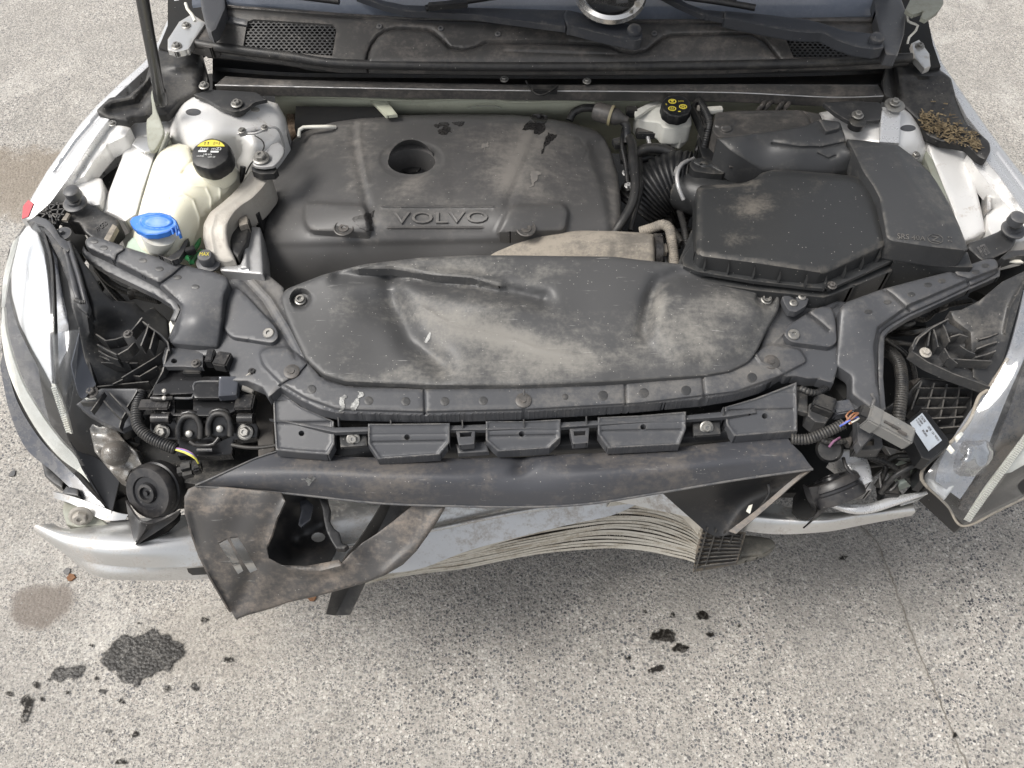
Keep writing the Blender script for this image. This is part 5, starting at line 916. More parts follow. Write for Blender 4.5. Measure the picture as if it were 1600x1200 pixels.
def tab(out, hole, zt, zb, dep, **k):
    ys = [p_[1] for p_ in out]; y0, y1 = min(ys), max(ys); zf = lambda x, y: zt+(zb-zt)*(y-y0)/(y1-y0)
    P_ = np.array(out, float); c = P_.mean(0); ym = y0+(y1-y0)*.52; xl, xr = P_[:, 0].min(), P_[:, 0].max()
    o = sheet('grille_tab', out, zf, PLC, car, th=dep, r=.0015, res=5, holes=[circ(hole[0], hole[1], 4.6, 4.4, 14)], feats=[groove([(xl+7, ym), (xr-8, ym-2)], 1.4, .0022), groove([(xl+5, y0+18), (xr-5, y0+17)], 1.2, .0006), raised([(x+(c[0]-x)*.035+np.sign(c[0]-x)*2, y+(c[1]-y)*.12) for x, y in out], -.0018, 1.5, 0)], **k)
    return o
tab([(426, 607), (440, 612), (468, 634), (522, 658), (523, 694), (514, 711), (470, 708), (431, 704), (428, 660)], (471, 677), .732, .692, .018)
tab([(575, 662), (620, 662), (703, 661), (703, 691), (687, 711), (591, 718), (575, 693)], (636, 683), .722, .690, .018)
tab([(759, 658), (820, 658), (876, 655), (876, 684), (858, 701), (778, 706), (759, 688)], (815, 678), .722, .690, .018)
tab([(934, 652), (1000, 649), (1072, 643), (1072, 670), (1062, 695), (950, 701), (934, 678)], (1005, 667), .722, .690, .018)
tab([(1132, 636), (1180, 622), (1245, 597), (1246, 640), (1246, 674), (1147, 682), (1135, 664)], (1195, 650), .735, .690, .02)
for x, y in ((552, 686), (1104, 668)):
    s_ = sheet('clip_plate', [(x-22, y-16), (x+20, y-17), (x+22, y+10), (x-20, y+13)], .695, PL, car, th=.006, r=.001, res=6); bolt(s_, x, y, .697, .007, m=ZNC, axis=(0, -.7, 1))
for x, y in ((727, 682), (905, 680)):
    s_ = sheet('clip_box', [(x-15, y-10), (x+16, y-12), (x+14, y+12), (x-10, y+14)], .708, PLC, car, th=.014, r=.001, res=4, holes=[[(x-9, y-6), (x+10, y-7), (x+9, y), (x-8, y+1)]]); obox('clip_tongue', (x+2, y+8, .70), (.014, .006, .012), (1, 0, 0), ZNC, s_)
sheet('clip_shelf', [(712, 694), (760, 690), (764, 706), (716, 709)], .686, PLC, car, th=.01, r=.003, res=5)
for x, yt in ((528, 652), (610, 656), (722, 656), (818, 655), (916, 650), (1130, 636)): wall('rib', [(x, yt, .728), (x+1, yt+14, .712)], .03, .002, PLC, car)
# deflector
dz = [(300, 762, .66), (432, 706, .675)]
df = loft('air_deflector', [
    [(436, 704, .672), (520, 712, .664), (620, 716, .664), (720, 716, .664), (790, 715, .664), (815, 716, .652), (840, 712, .664), (920, 708, .664), (1020, 702, .664), (1120, 692, .666), (1228, 680, .670)],
    [(400, 716, .674), (520, 722, .672), (620, 726, .672), (720, 727, .670), (790, 726, .672), (815, 730, .656), (845, 724, .674), (920, 722, .670), (1020, 714, .672), (1120, 705, .674), (1238, 694, .674)],
    [(360, 734, .674), (500, 738, .676), (610, 744, .678), (720, 746, .676), (818, 746, .668), (920, 740, .676), (1020, 733, .678), (1130, 722, .678), (1252, 708, .672)],
    [(325, 750, .668), (480, 757, .660), (600, 766, .658), (720, 768, .656), (822, 768, .654), (920, 764, .656), (1020, 752, .660), (1140, 736, .664), (1262, 722, .664)],
    [(306, 758, .656), (450, 770, .636), (590, 785, .628), (720, 790, .625), (830, 791, .625), (920, 786, .628), (1025, 770, .636), (1150, 749, .648), (1270, 732, .656)]], DFL, car, th=.003, step=8, across=5, label='black plastic air deflector sagging below the grille tabs')
tube('deflector_edge', [(306, 759, .655), (450, 771, .635), (590, 786, .627), (720, 791, .624), (830, 792, .624), (920, 787, .627), (1025, 771, .635), (1150, 750, .647), (1270, 733, .655)], .0022, PLC, df, seg=8)
tube('deflector_edge', [(436, 704, .674), (400, 716, .675), (360, 734, .675), (325, 750, .669), (306, 758, .657)], .0016, PLC, df, seg=8)
sheet('scrape_mark', jag([(486, 746), (496, 752), (488, 758), (478, 752), (470, 748), (480, 746)], 2, .5), zz([(486, 746, .6785), (480, 757, .664), (500, 738, .681)]), PNT, df, th=.0003, r=0, res=4)
# ---- hanging duct shield at left
zt1 = zz([(310, 758, .652), (291, 780, .645), (294, 830, .60), (326, 899, .54), (368, 965, .47), (422, 949, .475), (504, 927, .50), (572, 908, .52), (629, 880, .545), (666, 836, .585), (697, 789, .618), (646, 788, .612), (400, 790, .635), (380, 850, .585), (420, 880, .55), (500, 895, .53), (585, 833, .57)])
S1, S2 = [(341, 848), (354, 841), (366, 862), (380, 892), (372, 897), (356, 872)], [(359, 840), (371, 838), (386, 862), (402, 890), (391, 895), (372, 866)]
ds = sheet('duct_shield', [(306, 758), (318, 757), (385, 764), (440, 770), (446, 783), (434, 808), (426, 835), (417, 855), (420, 872), (441, 883), (480, 884), (513, 878), (530, 874), (534, 880), (546, 866), (566, 848), (588, 834), (616, 813), (646, 788), (670, 788), (697, 789), (684, 812), (666, 838), (650, 860), (629, 881), (600, 898), (572, 909), (504, 928), (450, 940), (422, 950), (386, 960), (368, 967), (361, 955), (354, 950), (340, 926), (326, 900), (310, 866), (297, 832), (288, 800), (288, 776), (294, 764)], zt1, HUM, car, th=.004, r=.002, res=6, holes=[S1, S2], label='torn dark plastic duct shield hanging over the bumper beam',
    feats=[groove([(452, 784), (436, 812), (424, 850), (430, 872), (450, 888), (500, 892), (532, 884)], 8, -.010), groove([(300, 800), (316, 860), (350, 930)], 6, .004), wrinkle(.0025, 55, 12), bump(340, 800, 30, 30, .008), groove([(400, 880), (380, 930), (366, 950)], 12, .006), groove([(600, 895), (650, 850), (690, 795)], 6, -.004)])
wall('shield_flange', [(290, 800, .628), (298, 832, .602), (311, 868, .567), (327, 902, .540), (355, 950, .492)], .02, .0025, HUM, ds)
zd2 = zz([(446, 775, .60), (560, 775, .60), (430, 850, .545), (540, 850, .50), (515, 880, .52), (441, 884, .545), (500, 820, .50)])
sheet('duct_interior', [(440, 768), (480, 768), (496, 774), (512, 776), (515, 810), (520, 830), (528, 850), (524, 864), (516, 878), (480, 886), (441, 886), (420, 876), (412, 858), (424, 834), (432, 806)], zd2, mat('duct_black', (.022, .022, .023), .33, dust=.4, dcol=(.11, .095, .08), scale=8, specks=.3), ds, th=.003, r=.0015, res=5, holes=[circ(497, 839, 11, 8, 12)], feats=[bump(460, 850, 20, 26, -.03), wrinkle(.003, 30, 2)])
dr = sheet('duct_rib', [(498, 776), (510, 776), (516, 796), (514, 812), (522, 826), (530, 832), (534, 848), (544, 852), (538, 858), (526, 858), (518, 846), (510, 830), (506, 812), (504, 796)], .60, BLK, ds, th=.012, r=.0015, res=4)
sheet('duct_flap', [(468, 782), (480, 780), (490, 790), (484, 812), (470, 824), (466, 820), (470, 800)], .57, LGY, ds, th=.004, r=.001, res=4)
# loose channel strip
vs_ = loft('channel_strip', [[(600, 784, .600), (585, 808, .57), (560, 846, .53), (532, 884, .49), (510, 960, .40)], [(612, 784, .585), (600, 812, .555), (580, 850, .51), (560, 890, .47), (524, 962, .385)], [(650, 784, .60), (634, 806, .57), (604, 846, .53), (582, 886, .49), (546, 961, .40)]], BLK, car, th=.003, step=10, smooth=False, sharp=20, label='black v shaped plastic strip hanging below the duct shield')
# ---- bumper beam
zbl = [(51, 826), (120, 826)]
bb = loft('bumper_beam', [
    [(84, 818, .535), (110, 826, .530), (197, 812, .520), (320, 800, .500), (440, 775, .470), (560, 760, .455), (700, 750, .452), (900, 740, .452), (1040, 740, .455), (1180, 780, .485), (1280, 800, .505), (1350, 796, .515), (1426, 786, .525)],
    [(58, 820, .548), (110, 834, .548), (200, 836, .545), (320, 826, .525), (440, 800, .492), (560, 782, .470), (700, 770, .470), (900, 755, .470), (1040, 760, .470), (1180, 800, .500), (1280, 810, .520), (1350, 801, .530), (1428, 793, .535)],
    [(52, 828, .540), (110, 852, .545), (200, 862, .542), (320, 850, .522), (440, 830, .488), (560, 812, .465), (700, 790, .464), (900, 765, .464), (1040, 776, .466), (1180, 812, .498), (1280, 818, .518), (1350, 808, .528), (1430, 800, .530)],
    [(56, 833, .522), (118, 872, .520), (200, 886, .512), (320, 884, .495), (440, 870, .462), (560, 850, .440), (700, 818, .440), (900, 780, .440), (1040, 800, .442), (1180, 832, .475), (1280, 832, .495), (1350, 820, .505), (1424, 806, .512)]], SLD, car, th=.003, step=9, across=5, label='bent silver bumper beam crossing behind the duct shield')
loft('beam_lower_flange', [
    [(90, 852, .516), (140, 873, .512), (220, 884, .506), (330, 881, .486), (440, 867, .458), (560, 846, .436), (700, 813, .437), (850, 784, .437), (960, 774, .436), (1000, 770, .434)],
    [(93, 858, .500), (150, 892, .498), (221, 898, .492), (330, 892, .470), (440, 884, .438), (560, 880, .418), (700, 846, .415), (850, 812, .418), (960, 788, .422), (1008, 774, .428)],
    [(96, 862, .488), (150, 900, .480), (221, 907, .474), (330, 905, .455), (440, 902, .425), (560, 898, .405), (650, 890, .400), (740, 858, .402), (880, 822, .406), (960, 804, .412), (1012, 778, .42)]], SLD, bb, th=.003, step=9, across=4)
tube('beam_highlight_bead', [(340, 884, .478), (440, 870, .464), (560, 849, .449), (676, 827, .446), (760, 809, .445), (830, 796, .445), (900, 786, .445), (960, 778, .442)], .0045, SLD, bb, seg=12)  # bead added along the ridge to draw its bright highlight line
sheet('beam_slot', [(292, 888), (318, 886), (336, 888), (338, 896), (300, 898), (294, 894)], .498, GRM, bb, th=.002, r=0, res=5)
ub = loft('crash_can_plate', [[(82, 768, .555), (120, 778, .552), (180, 800, .540), (200, 804, .535)], [(84, 778, .545), (118, 790, .545), (160, 812, .535), (196, 812, .53)]], SLD, car, th=.003, step=6, smooth=False)
sheet('crash_can', [(100, 784), (130, 790), (160, 812), (170, 820), (120, 824), (104, 820), (98, 800)], .53, OLV, car, th=.06, r=.003, res=6); bolt(ub, 126, 806, .545, .012, m=ALU, axis=(.3, -1, .5))
sheet('crash_can', [(96, 772), (104, 760), (122, 764), (124, 776)], .55, PLC, car, th=.04, r=.003, res=5)
sheet('dark_gap', [(160, 780), (196, 770), (200, 800), (180, 802)], .50, GRM, car, th=.02, r=0, res=6)
tube('upper_beam_tube', [(1295, 786, .53), (1330, 795, .545), (1360, 794, .548), (1400, 782, .552), (1448, 770, .555)], [.007, .0085, .0085, .008, .003], SLV, car, seg=16)
sheet('beam_end_plate', [(1402, 780), (1448, 772), (1434, 782), (1408, 790)], .545, SLD, car, th=.003, r=.001, res=5)
# ---- crumpled condenser: flat tubes, each a part, with the fin mass between
xs = [548, 600, 660, 720, 790, 850, 910, 960, 1010, 1050, 1082, 1098]
ytop = [880, 866, 852, 838, 814, 796, 782, 774, 774, 786, 806, 822]; ybot = [918, 906, 896, 888, 876, 866, 858, 856, 862, 870, 878, 886]
zcd = lambda x, t: .405-.10*t-.03*((x-820)/300)**2
cd = loft('condenser_core', [[(x, yt+(yb-yt)*t, zcd(x, t)-.007) for x, yt, yb in zip(xs, ytop, ybot)] for t in (0, .33, .66, .97)], FDK, car, th=.01, step=12, label='crumpled tan condenser core hanging below the bumper beam')
N = 17
WV = [(lambda a, b, c, d: (lambda x: a*math.sin(x*b+c)+.7*math.sin(x*.11+d)))(random.uniform(.2, .6), random.uniform(.012, .03), random.random()*6, random.random()*6) for _ in range(N)]
for k in range(N):
    t = (k+.2)/N; w = .0030; jt = random.uniform(-.0015, .001)
    row = lambda tt, dz: [(x, yt+(yb-yt)*tt+math.sin(x*.03+k*.7)*1.1+WV[k](x), zcd(x, tt)+dz) for x, yt, yb in zip(xs, ytop, ybot)]
    loft('condenser_tube', [row(t, -.003), row(t+.004, .001+jt), row(t+.047, .001+jt), row(t+.051, -.003)], FIN, cd, th=.004, step=10, smooth=False)
def fins():
    vs, fs = [], []
    for k in range(N-1):
        t0, t1 = (k+.2)/N+.048, (k+1.2)/N+.002
        for x in np.arange(556, 1094, 2.6):
            x += random.uniform(-.6, .6); yt, yb = np.interp(x, xs, ytop), np.interp(x, xs, ybot); dx = random.uniform(-1, 1)
            if math.sin(x*.013+k*1.9)+math.sin(x*.031+k) > .3 or random.random() < .12: continue
            n = len(vs)
            for xx, tt in ((x, t0), (x+1.3, t0), (x+1.3+dx, t1), (x+dx, t1)): vs.append(tuple(PP(xx, yt+(yb-yt)*tt+math.sin(x*.03+k*.7)*1.1+WV[k](x), zcd(xx, tt)-.002)))
            fs.append((n, n+1, n+2, n+3))
    return vs, fs
v_, f_ = fins(); put('condenser_fins', v_, f_, FIN, cd, smooth=False, kind='stuff')
loft('condenser_flap', [[(960, 776, .44), (1000, 775, .44), (1040, 780, .44), (1076, 800, .44), (1096, 822, .43)], [(948, 792, .425), (1000, 786, .425), (1040, 792, .425), (1070, 812, .42), (1090, 835, .415)]], FIN, cd, th=.002, step=6, smooth=False)
# ---- right duct
loft('right_duct', [[(1030, 766, .60), (1100, 752, .61), (1180, 744, .625), (1262, 735, .64)], [(1052, 786, .56), (1110, 785, .55), (1170, 775, .56), (1222, 772, .60)], [(1085, 815, .52), (1110, 822, .51), (1140, 822, .515), (1170, 812, .56)], [(1102, 830, .505), (1118, 838, .50), (1138, 836, .505), (1150, 832, .54)]], mat('duct_black', (.022,)*3), car, th=.003, step=8, across=4, label='dark folded plastic duct at the right of the deflector')
rd = loft('duct_flange', [[(1266, 734, .655), (1240, 756, .635), (1200, 792, .60), (1150, 834, .555)], [(1258, 734, .650), (1230, 756, .63), (1188, 792, .595), (1138, 830, .55)]], HUM, car, th=.004, step=8, smooth=False)
tube('duct_rod', [(1200, 756, .62), (1202, 770, .61), (1192, 788, .59), (1184, 800, .575)], .003, BLK, car, seg=8); sheet('white_shard', [(1170, 790), (1176, 788), (1172, 802), (1166, 798)], .585, WHP, car, th=.002, r=0, res=4)
sheet('duct_back', [(1180, 745), (1262, 736), (1200, 790), (1160, 820), (1150, 790)], .53, GRM, car, th=.01, r=0, res=8)
zg = zp((1100, 822, .50), (1164, 832, .50), (1085, 892, .40))
gl = sheet('lower_grille', [(1101, 820), (1166, 832), (1152, 880), (1122, 886), (1100, 890), (1083, 893), (1090, 850)], zg, mat('grille_dusty', (.05, .047, .042), .6, dust=.9, dcol=(.24, .20, .155), scale=14, lo=.38, hi=.62), car, th=.004, r=.001, res=5, label='broken dusty piece of lower grille pointing at the ground')
for k in range(5):
    a, b = np.array([1106+13.5*k, 824+2.4*k]), np.array([1087+14.5*k, 890-3.*k]); wall('grille_slat', [(a[0], a[1], .512), (b[0], b[1], .416)], .012, .0025, RUB, gl)
for k in range(9):
    t = (k+.5)/9; a, b = np.array([1100, 824])*(1-t)+np.array([1084, 889])*t, np.array([1162, 834])*(1-t)+np.array([1150, 880])*t; wall('grille_crossbar', [(a[0], a[1], float(zg(*a))+.006), (b[0], b[1], float(zg(*b))+.006)], .008, .0018, RUB, gl)
ul = sheet('undertray_corner', [(1160, 836), (1185, 838), (1206, 842), (1213, 852), (1204, 864), (1180, 872), (1150, 880), (1155, 860)], .42, mat('undertray_grey', (.12, .115, .10), .6, dust=.8, dcol=(.26, .24, .20), scale=12, lo=.4, hi=.65), car, th=.01, r=.004, res=5, rnd=6, feats=[groove([(1158, 870), (1190, 866), (1210, 854)], 2, .003)])
# ------------------------------------------------------------------ headlights
zh = zz([(45, 348, .80), (20, 380, .79), (3, 450, .75), (3, 520, .71), (28, 620, .64), (70, 710, .58), (120, 765, .545), (172, 803, .525), (82, 430, .80), (84, 520, .77), (88, 600, .72), (110, 690, .65), (150, 750, .58)])
HL = empty('headlight', V((70, 560, .62)), car, label='smashed left headlight with glare-white reflector and clear lens')
sheet('lamp_housing', [(40, 350), (62, 350), (90, 380), (112, 430), (130, 520), (150, 600), (170, 680), (192, 740), (178, 806), (140, 790), (80, 735), (30, 650), (4, 560), (0, 470), (14, 390)], lambda x, y: zh(x, y)-.055, BLK, HL, th=.05, r=.004, res=12)
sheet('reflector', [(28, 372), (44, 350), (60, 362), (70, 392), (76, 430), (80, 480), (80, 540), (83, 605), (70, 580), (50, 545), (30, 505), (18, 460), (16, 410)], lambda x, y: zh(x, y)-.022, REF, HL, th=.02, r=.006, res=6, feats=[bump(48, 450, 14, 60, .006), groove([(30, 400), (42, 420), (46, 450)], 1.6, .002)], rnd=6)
loft('lamp_bezel', [[(20, 380, .775), (6, 450, .74), (8, 510, .70), (40, 600, .64), (100, 700, .57), (160, 780, .525)], [(17, 400, .762), (14, 455, .735), (28, 510, .70), (60, 575, .66), (104, 660, .60), (135, 730, .56)]], LGY, HL, th=.002, step=9)
loft('lamp_bezel', [[(76, 350, .80), (80, 420, .79), (82, 500, .77), (84, 590, .72)], [(86, 380, .79), (94, 440, .79), (106, 500, .77), (108, 540, .75)]], LGY, HL, th=.002, step=9)
loft('lamp_trim', [[(3, 480, .755), (3, 530, .725), (16, 590, .685), (50, 660, .64), (90, 712, .60), (132, 745, .57), (160, 782, .55)], [(6, 480, .757), (12, 530, .730), (34, 596, .692), (66, 650, .655), (96, 690, .628), (120, 716, .602), (160, 780, .552)]], WTR, HL, th=.004, step=8)
loft('lamp_trim', [[(20, 378, .80), (6, 430, .785), (2, 480, .758)], [(30, 368, .80), (14, 430, .785), (6, 480, .757)]], WTR, HL, th=.004, step=8)
loft('prism_strip', [[(80, 600, .715), (92, 640, .685), (104, 675, .66)], [(86, 600, .717), (102, 640, .69), (112, 678, .662)]], WHP, HL, th=.003, step=4)
loft('lamp_seal', [[(62, 356, .805), (76, 400, .803), (80, 450, .798), (82, 520, .782), (84, 600, .735)], [(66, 352, .806), (80, 400, .805), (84, 450, .80), (86, 520, .784), (88, 600, .737)]], BLK, HL, th=.005, step=8)
loft('lamp_lens', [[(48, 344, .812), (24, 372, .80), (6, 430, .787), (2, 500, .745), (26, 610, .675), (66, 685, .63), (112, 745, .588)], [(58, 350, .822), (44, 390, .825), (36, 440, .82), (36, 510, .785), (54, 600, .725), (84, 670, .672), (124, 730, .612)], [(64, 356, .815), (76, 400, .815), (82, 460, .808), (84, 530, .785), (88, 610, .735), (104, 680, .67), (132, 728, .615)]], CLR, HL, th=.002, step=9, across=5)
loft('lens_shard', [[(80, 524, .79), (100, 518, .80), (124, 514, .80)], [(86, 600, .75), (104, 600, .76), (118, 590, .76)], [(92, 650, .71), (102, 650, .71), (110, 640, .71)]], CLR, HL, th=.002, step=8)
loft('lens_shard', [[(124, 520, .785), (132, 560, .76), (150, 600, .73)], [(112, 570, .77), (124, 620, .73), (134, 620, .73)]], LGY, HL, th=.002, step=8)
loft('lamp_tip', [[(110, 690, .635), (122, 705, .62), (150, 715, .60), (188, 745, .58)], [(130, 730, .60), (140, 745, .585), (160, 755, .57), (182, 770, .56)], [(160, 782, .555), (168, 792, .545), (172, 798, .54), (174, 804, .538)]], GLS, HL, th=.003, step=8)
loft('bumper_edge', [[(0, 570, .64), (14, 640, .60), (40, 700, .56), (80, 735, .55), (130, 780, .535), (170, 806, .528)], [(6, 545, .66), (24, 620, .615), (58, 680, .58), (96, 722, .56), (140, 765, .54), (172, 802, .53)]], LGY, car, th=.004, step=8)
loft('bumper_edge', [[(6, 550, .655), (24, 625, .608), (58, 686, .572), (96, 728, .55), (150, 780, .53)], [(10, 540, .665), (40, 625, .622), (74, 680, .59), (110, 722, .565), (160, 785, .54)]], GRM, car, th=.004, step=8)
sheet('bumper_bracket', [(62, 708), (80, 734), (100, 752), (98, 764), (84, 756), (70, 744)], .52, PL, car, th=.02, r=.003, res=5)
# left lamp carrier
zlc = zz([(45, 345, .80), (80, 340, .81), (110, 400, .80), (128, 460, .79), (150, 560, .72), (160, 640, .66), (250, 500, .70), (110, 350, .80)])
lc = sheet('lamp_carrier', [(42, 346), (56, 338), (70, 342), (84, 360), (96, 376), (110, 378), (118, 388), (130, 408), (146, 430), (160, 456), (180, 470), (210, 472), (224, 486), (240, 480), (262, 500), (265, 530), (258, 560), (250, 590), (235, 640), (222, 668), (190, 678), (170, 660), (150, 630), (132, 560), (122, 510), (112, 480), (106, 440), (94, 408), (74, 370), (56, 352)], zlc, PL, car, th=.02, r=.002, res=7, feats=[groove([(84, 356), (100, 392), (120, 440), (134, 480), (140, 520)], 4, -.006), groove([(104, 380), (122, 420), (138, 466), (146, 500)], 3, .005), bump(170, 520, 30, 30, -.02), wrinkle(.002, 40, 21)], label='torn black plastic carrier behind the left headlight')
sheet('carrier_strip', [(44, 346), (56, 338), (72, 342), (84, 352), (94, 370), (104, 376), (110, 390), (106, 394), (94, 384), (80, 366), (66, 352)], lambda x, y: zlc(x, y)+.012, PLC, lc, th=.004, r=.001, res=5)
sheet('carrier_strip', [(96, 378), (110, 376), (114, 390), (126, 430), (136, 466), (140, 480), (136, 492), (122, 480), (112, 450), (104, 410)], lambda x, y: zlc(x, y)+.012, PLC, lc, th=.008, r=.002, res=5, feats=[groove([(104, 384), (118, 430), (128, 470)], 2, .003)])
tube('fir_clip', [(118, 468, .815), (126, 472, .817), (134, 472, .815)], .003, PL, lc, seg=8, ridge=(.003, .0008))
for l_ in ([(150, 522, .745), (165, 532, .75), (180, 530, .75), (192, 526, .75)], [(152, 538, .74), (166, 546, .742), (182, 554, .742)], [(154, 548, .73), (168, 556, .732), (184, 562, .732)], [(155, 556, .72), (170, 562, .722), (200, 566, .722)], [(158, 566, .715), (190, 568, .715), (215, 567, .715)], [(184, 554, .745), (200, 545, .75), (210, 534, .75)], [(218, 498, .76), (230, 508, .76), (250, 522, .755), (262, 535, .75), (264, 548, .745)], [(204, 518, .76), (214, 506, .76), (222, 496, .765)], [(220, 540, .755), (228, 520, .76), (232, 506, .76)], [(234, 545, .755), (238, 530, .758), (242, 516, .757)], [(190, 590, .71), (210, 578, .715), (240, 560, .72), (262, 544, .735)], [(176, 600, .70), (205, 586, .705), (218, 588, .705), (245, 572, .715)], [(152, 604, .70), (190, 600, .695), (232, 596, .70)], [(262, 546, .745), (254, 580, .73), (240, 606, .71), (226, 630, .69)]): wall('rib', l_, .022, .0022, PL, lc)
bolt(lc, 200, 522, .762, .005, m=PLD)
zb2 = zz([(120, 632, .70), (160, 608, .705), (220, 612, .70), (190, 670, .665), (225, 655, .675)])
lb = sheet('lamp_bracket', [(119, 632), (130, 624), (158, 607), (215, 607), (222, 616), (232, 632), (222, 652), (206, 664), (190, 672), (160, 660), (136, 646)], zb2, PLC, car, th=.012, r=.0015, res=5, label='small grey plastic bracket with ribs beside the bonnet latch')
for l_ in ([(162, 612, .716), (152, 628, .715), (142, 642, .705)], [(162, 626, .712), (176, 642, .702), (190, 656, .69)], [(168, 610, .716), (188, 632, .706), (208, 654, .69)], [(126, 628, .712), (150, 628, .712)], [(214, 610, .714), (206, 624, .708), (198, 636, .70)], [(186, 668, .682), (190, 654, .69), (196, 644, .696)]): wall('rib', l_, .012, .002, PL, lb)
bolt(lb, 143, 613, .725, .007, m=PLD); sheet('broken_clip', [(128, 616), (136, 610), (146, 616), (150, 622), (134, 624)], .718, WHP, lb, th=.003, r=.0005, res=4)
rk = sheet('bulb_holder', [(150, 650), (160, 664), (182, 672), (196, 690), (214, 706), (222, 726), (206, 734), (196, 752), (180, 744), (164, 726), (148, 706), (140, 670)], zz([(150, 655, .66), (220, 726, .62), (160, 720, .62), (195, 750, .60)]), mat('melted_reflector', (.36, .35, .33), .25, metal=.6, dust=.9, dcol=(.10, .085, .07), scale=16, lo=.45, hi=.56, specks=1.), car, th=.03, r=.004, res=5, feats=[wrinkle(.005, 16, 5)], label='broken lamp reflector dome beside the left horn')
lathe('bulb_dome', [(.022, -.01), (.020, .004), (.014, .014), (.006, .019), (.001, .02)], (178, 708, .645), (-.1, -.5, 1), MATS['melted_reflector'], rk, seg=22)
# top brackets with rubber stops
def topmount(pts_arm, stop, stop_ax, truss, lbl):
    zt2 = zz([(p_[0], p_[1], .80) for p_ in pts_arm[:4]]+[(pts_arm[5][0], pts_arm[5][1], .79)])
    a = sheet('lamp_mount', pts_arm, zt2, PL, car, th=.03, r=.003, res=5, rnd=3, feats=[wrinkle(.0015, 20, 4)], label=lbl)
    x, y = stop
    lathe('stop_flange', [(.020, -.003), (.0205, 0), (.017, .0016), (.012, .0016), (.011, .006)], (x, y+16, .815), stop_ax, PLC, a, seg=28)
    lathe('stop_thread', [(.0075, 0), (.0085, .002), (.0065, .004), (.0085, .006), (.0065, .008), (.0085, .010), (.0065, .012), (.0085, .014), (.007, .018)], (x, y+14, .818), stop_ax, RUB, a, seg=20)
    lathe('rubber_stop', [(.012, 0), (.0135, .002), (.013, .015), (.011, .0165), (.001, .017)], (x, y+6, .838), stop_ax, PLC, a, seg=28)
    return a
a1 = topmount([(106, 330), (122, 316), (142, 318), (160, 330), (184, 342), (186, 352), (172, 366), (162, 378), (146, 374), (132, 362), (124, 348), (104, 346)], (117, 301), (0, -.1, 1), None, 'left headlight mount with a screw-in rubber stop')
decal('moulded_text', 'PP GF30', [(148, 356), (164, 344), (168, 350), (152, 362)], ZF[a1.name], PLC, a1, h=.0014)
sheet('cream_tab', [(96, 344), (104, 332), (109, 334), (104, 344)], .808, TAN, a1, th=.004, r=.0005, res=4); sheet('cream_tab', [(162, 374), (176, 350), (183, 354), (170, 378)], .80, TAN, a1, th=.01, r=.001, res=4)
sheet('dark_gap', [(96, 346), (120, 350), (132, 366), (136, 380), (124, 400), (116, 384), (100, 372)], .74, GRM, car, th=.02, r=0, res=8)
TR = [(50, 342, 76, 320), (58, 346, 90, 316), (76, 320, 104, 318), (62, 333, 100, 335), (70, 326, 92, 344), (82, 352, 104, 322), (76, 318, 84, 356), (50, 342, 84, 356), (66, 330, 98, 326), (92, 318, 86, 350), (58, 338, 80, 348), (72, 322, 78, 340)]
for x0, y0, x1, y1 in TR: wall('truss_rib', [(x0, y0, .81), (x1, y1, .81)], .012, .0024, PL, a1)
lathe('plastic_nut', [(.014, 0), (.0145, .002), (.012, .0028), (.0035, .003), (.003, .009), (.001, .0095)], (99, 366, .805), (0, -.1, 1), PLC, lc, seg=24)
a2 = topmount([(1590, 366), (1572, 352), (1560, 362), (1536, 372), (1512, 380), (1510, 388), (1522, 398), (1534, 408), (1552, 404), (1574, 394), (1584, 384)], (1584, 342), (0, -.1, 1), None, 'right headlight mount with a screw-in rubber stop')
decal('moulded_text', 'PP GF30', [(1526, 386), (1538, 380), (1548, 396), (1536, 402)], ZF[a2.name], PLC, a2, h=.0014)
sheet('lamp_mount_tail', [(1562, 404), (1576, 392), (1604, 390), (1640, 392), (1640, 402), (1590, 400), (1572, 406)], .80, PL, car, th=.02, r=.002, res=5)
sheet('white_flap', [(1566, 406), (1574, 402), (1592, 404), (1600, 410), (1588, 410)], .79, WHP, car, th=.003, r=0, res=4)
sheet('dark_gap', [(1562, 404), (1640, 404), (1640, 430), (1600, 424), (1580, 440), (1556, 452), (1540, 462), (1520, 452), (1564, 432)], .70, GRM, car, th=.02, r=0, res=10)
# ---- right headlight
zr3 = zz([(1600, 440, .81), (1560, 470, .80), (1500, 480, .79), (1440, 540, .76), (1540, 600, .74), (1480, 640, .69), (1430, 690, .62), (1445, 758, .59), (1505, 820, .53), (1600, 778, .53), (1600, 600, .70), (1540, 720, .62), (1650, 520, .76), (1650, 700, .60)])
HR = empty('headlight', V((1560, 620, .60)), car, label='torn off right headlight with clear lens and exposed bulb')
sheet('lamp_housing', [(1500, 490), (1540, 462), (1600, 424), (1680, 430), (1680, 740), (1600, 772), (1506, 818), (1446, 762), (1432, 735), (1450, 700), (1490, 650), (1540, 560)], lambda x, y: zr3(x, y)-.06, BLK, HR, th=.04, r=.004, res=12)
loft('reflector_band', [[(1604, 430, .80), (1590, 500, .775), (1572, 560, .75), (1540, 610, .71), (1500, 670, .66), (1470, 720, .62), (1462, 752, .60)], [(1640, 450, .79), (1620, 510, .77), (1596, 570, .745), (1574, 620, .70), (1550, 680, .645), (1526, 740, .60), (1500, 780, .57)]], mat('band_grey', (.40, .415, .45), .22, metal=.35, dust=.4, dcol=(.25, .22, .18), scale=9, lo=.52, hi=.7, specks=.3, coat=.4), HR, th=.003, step=8)
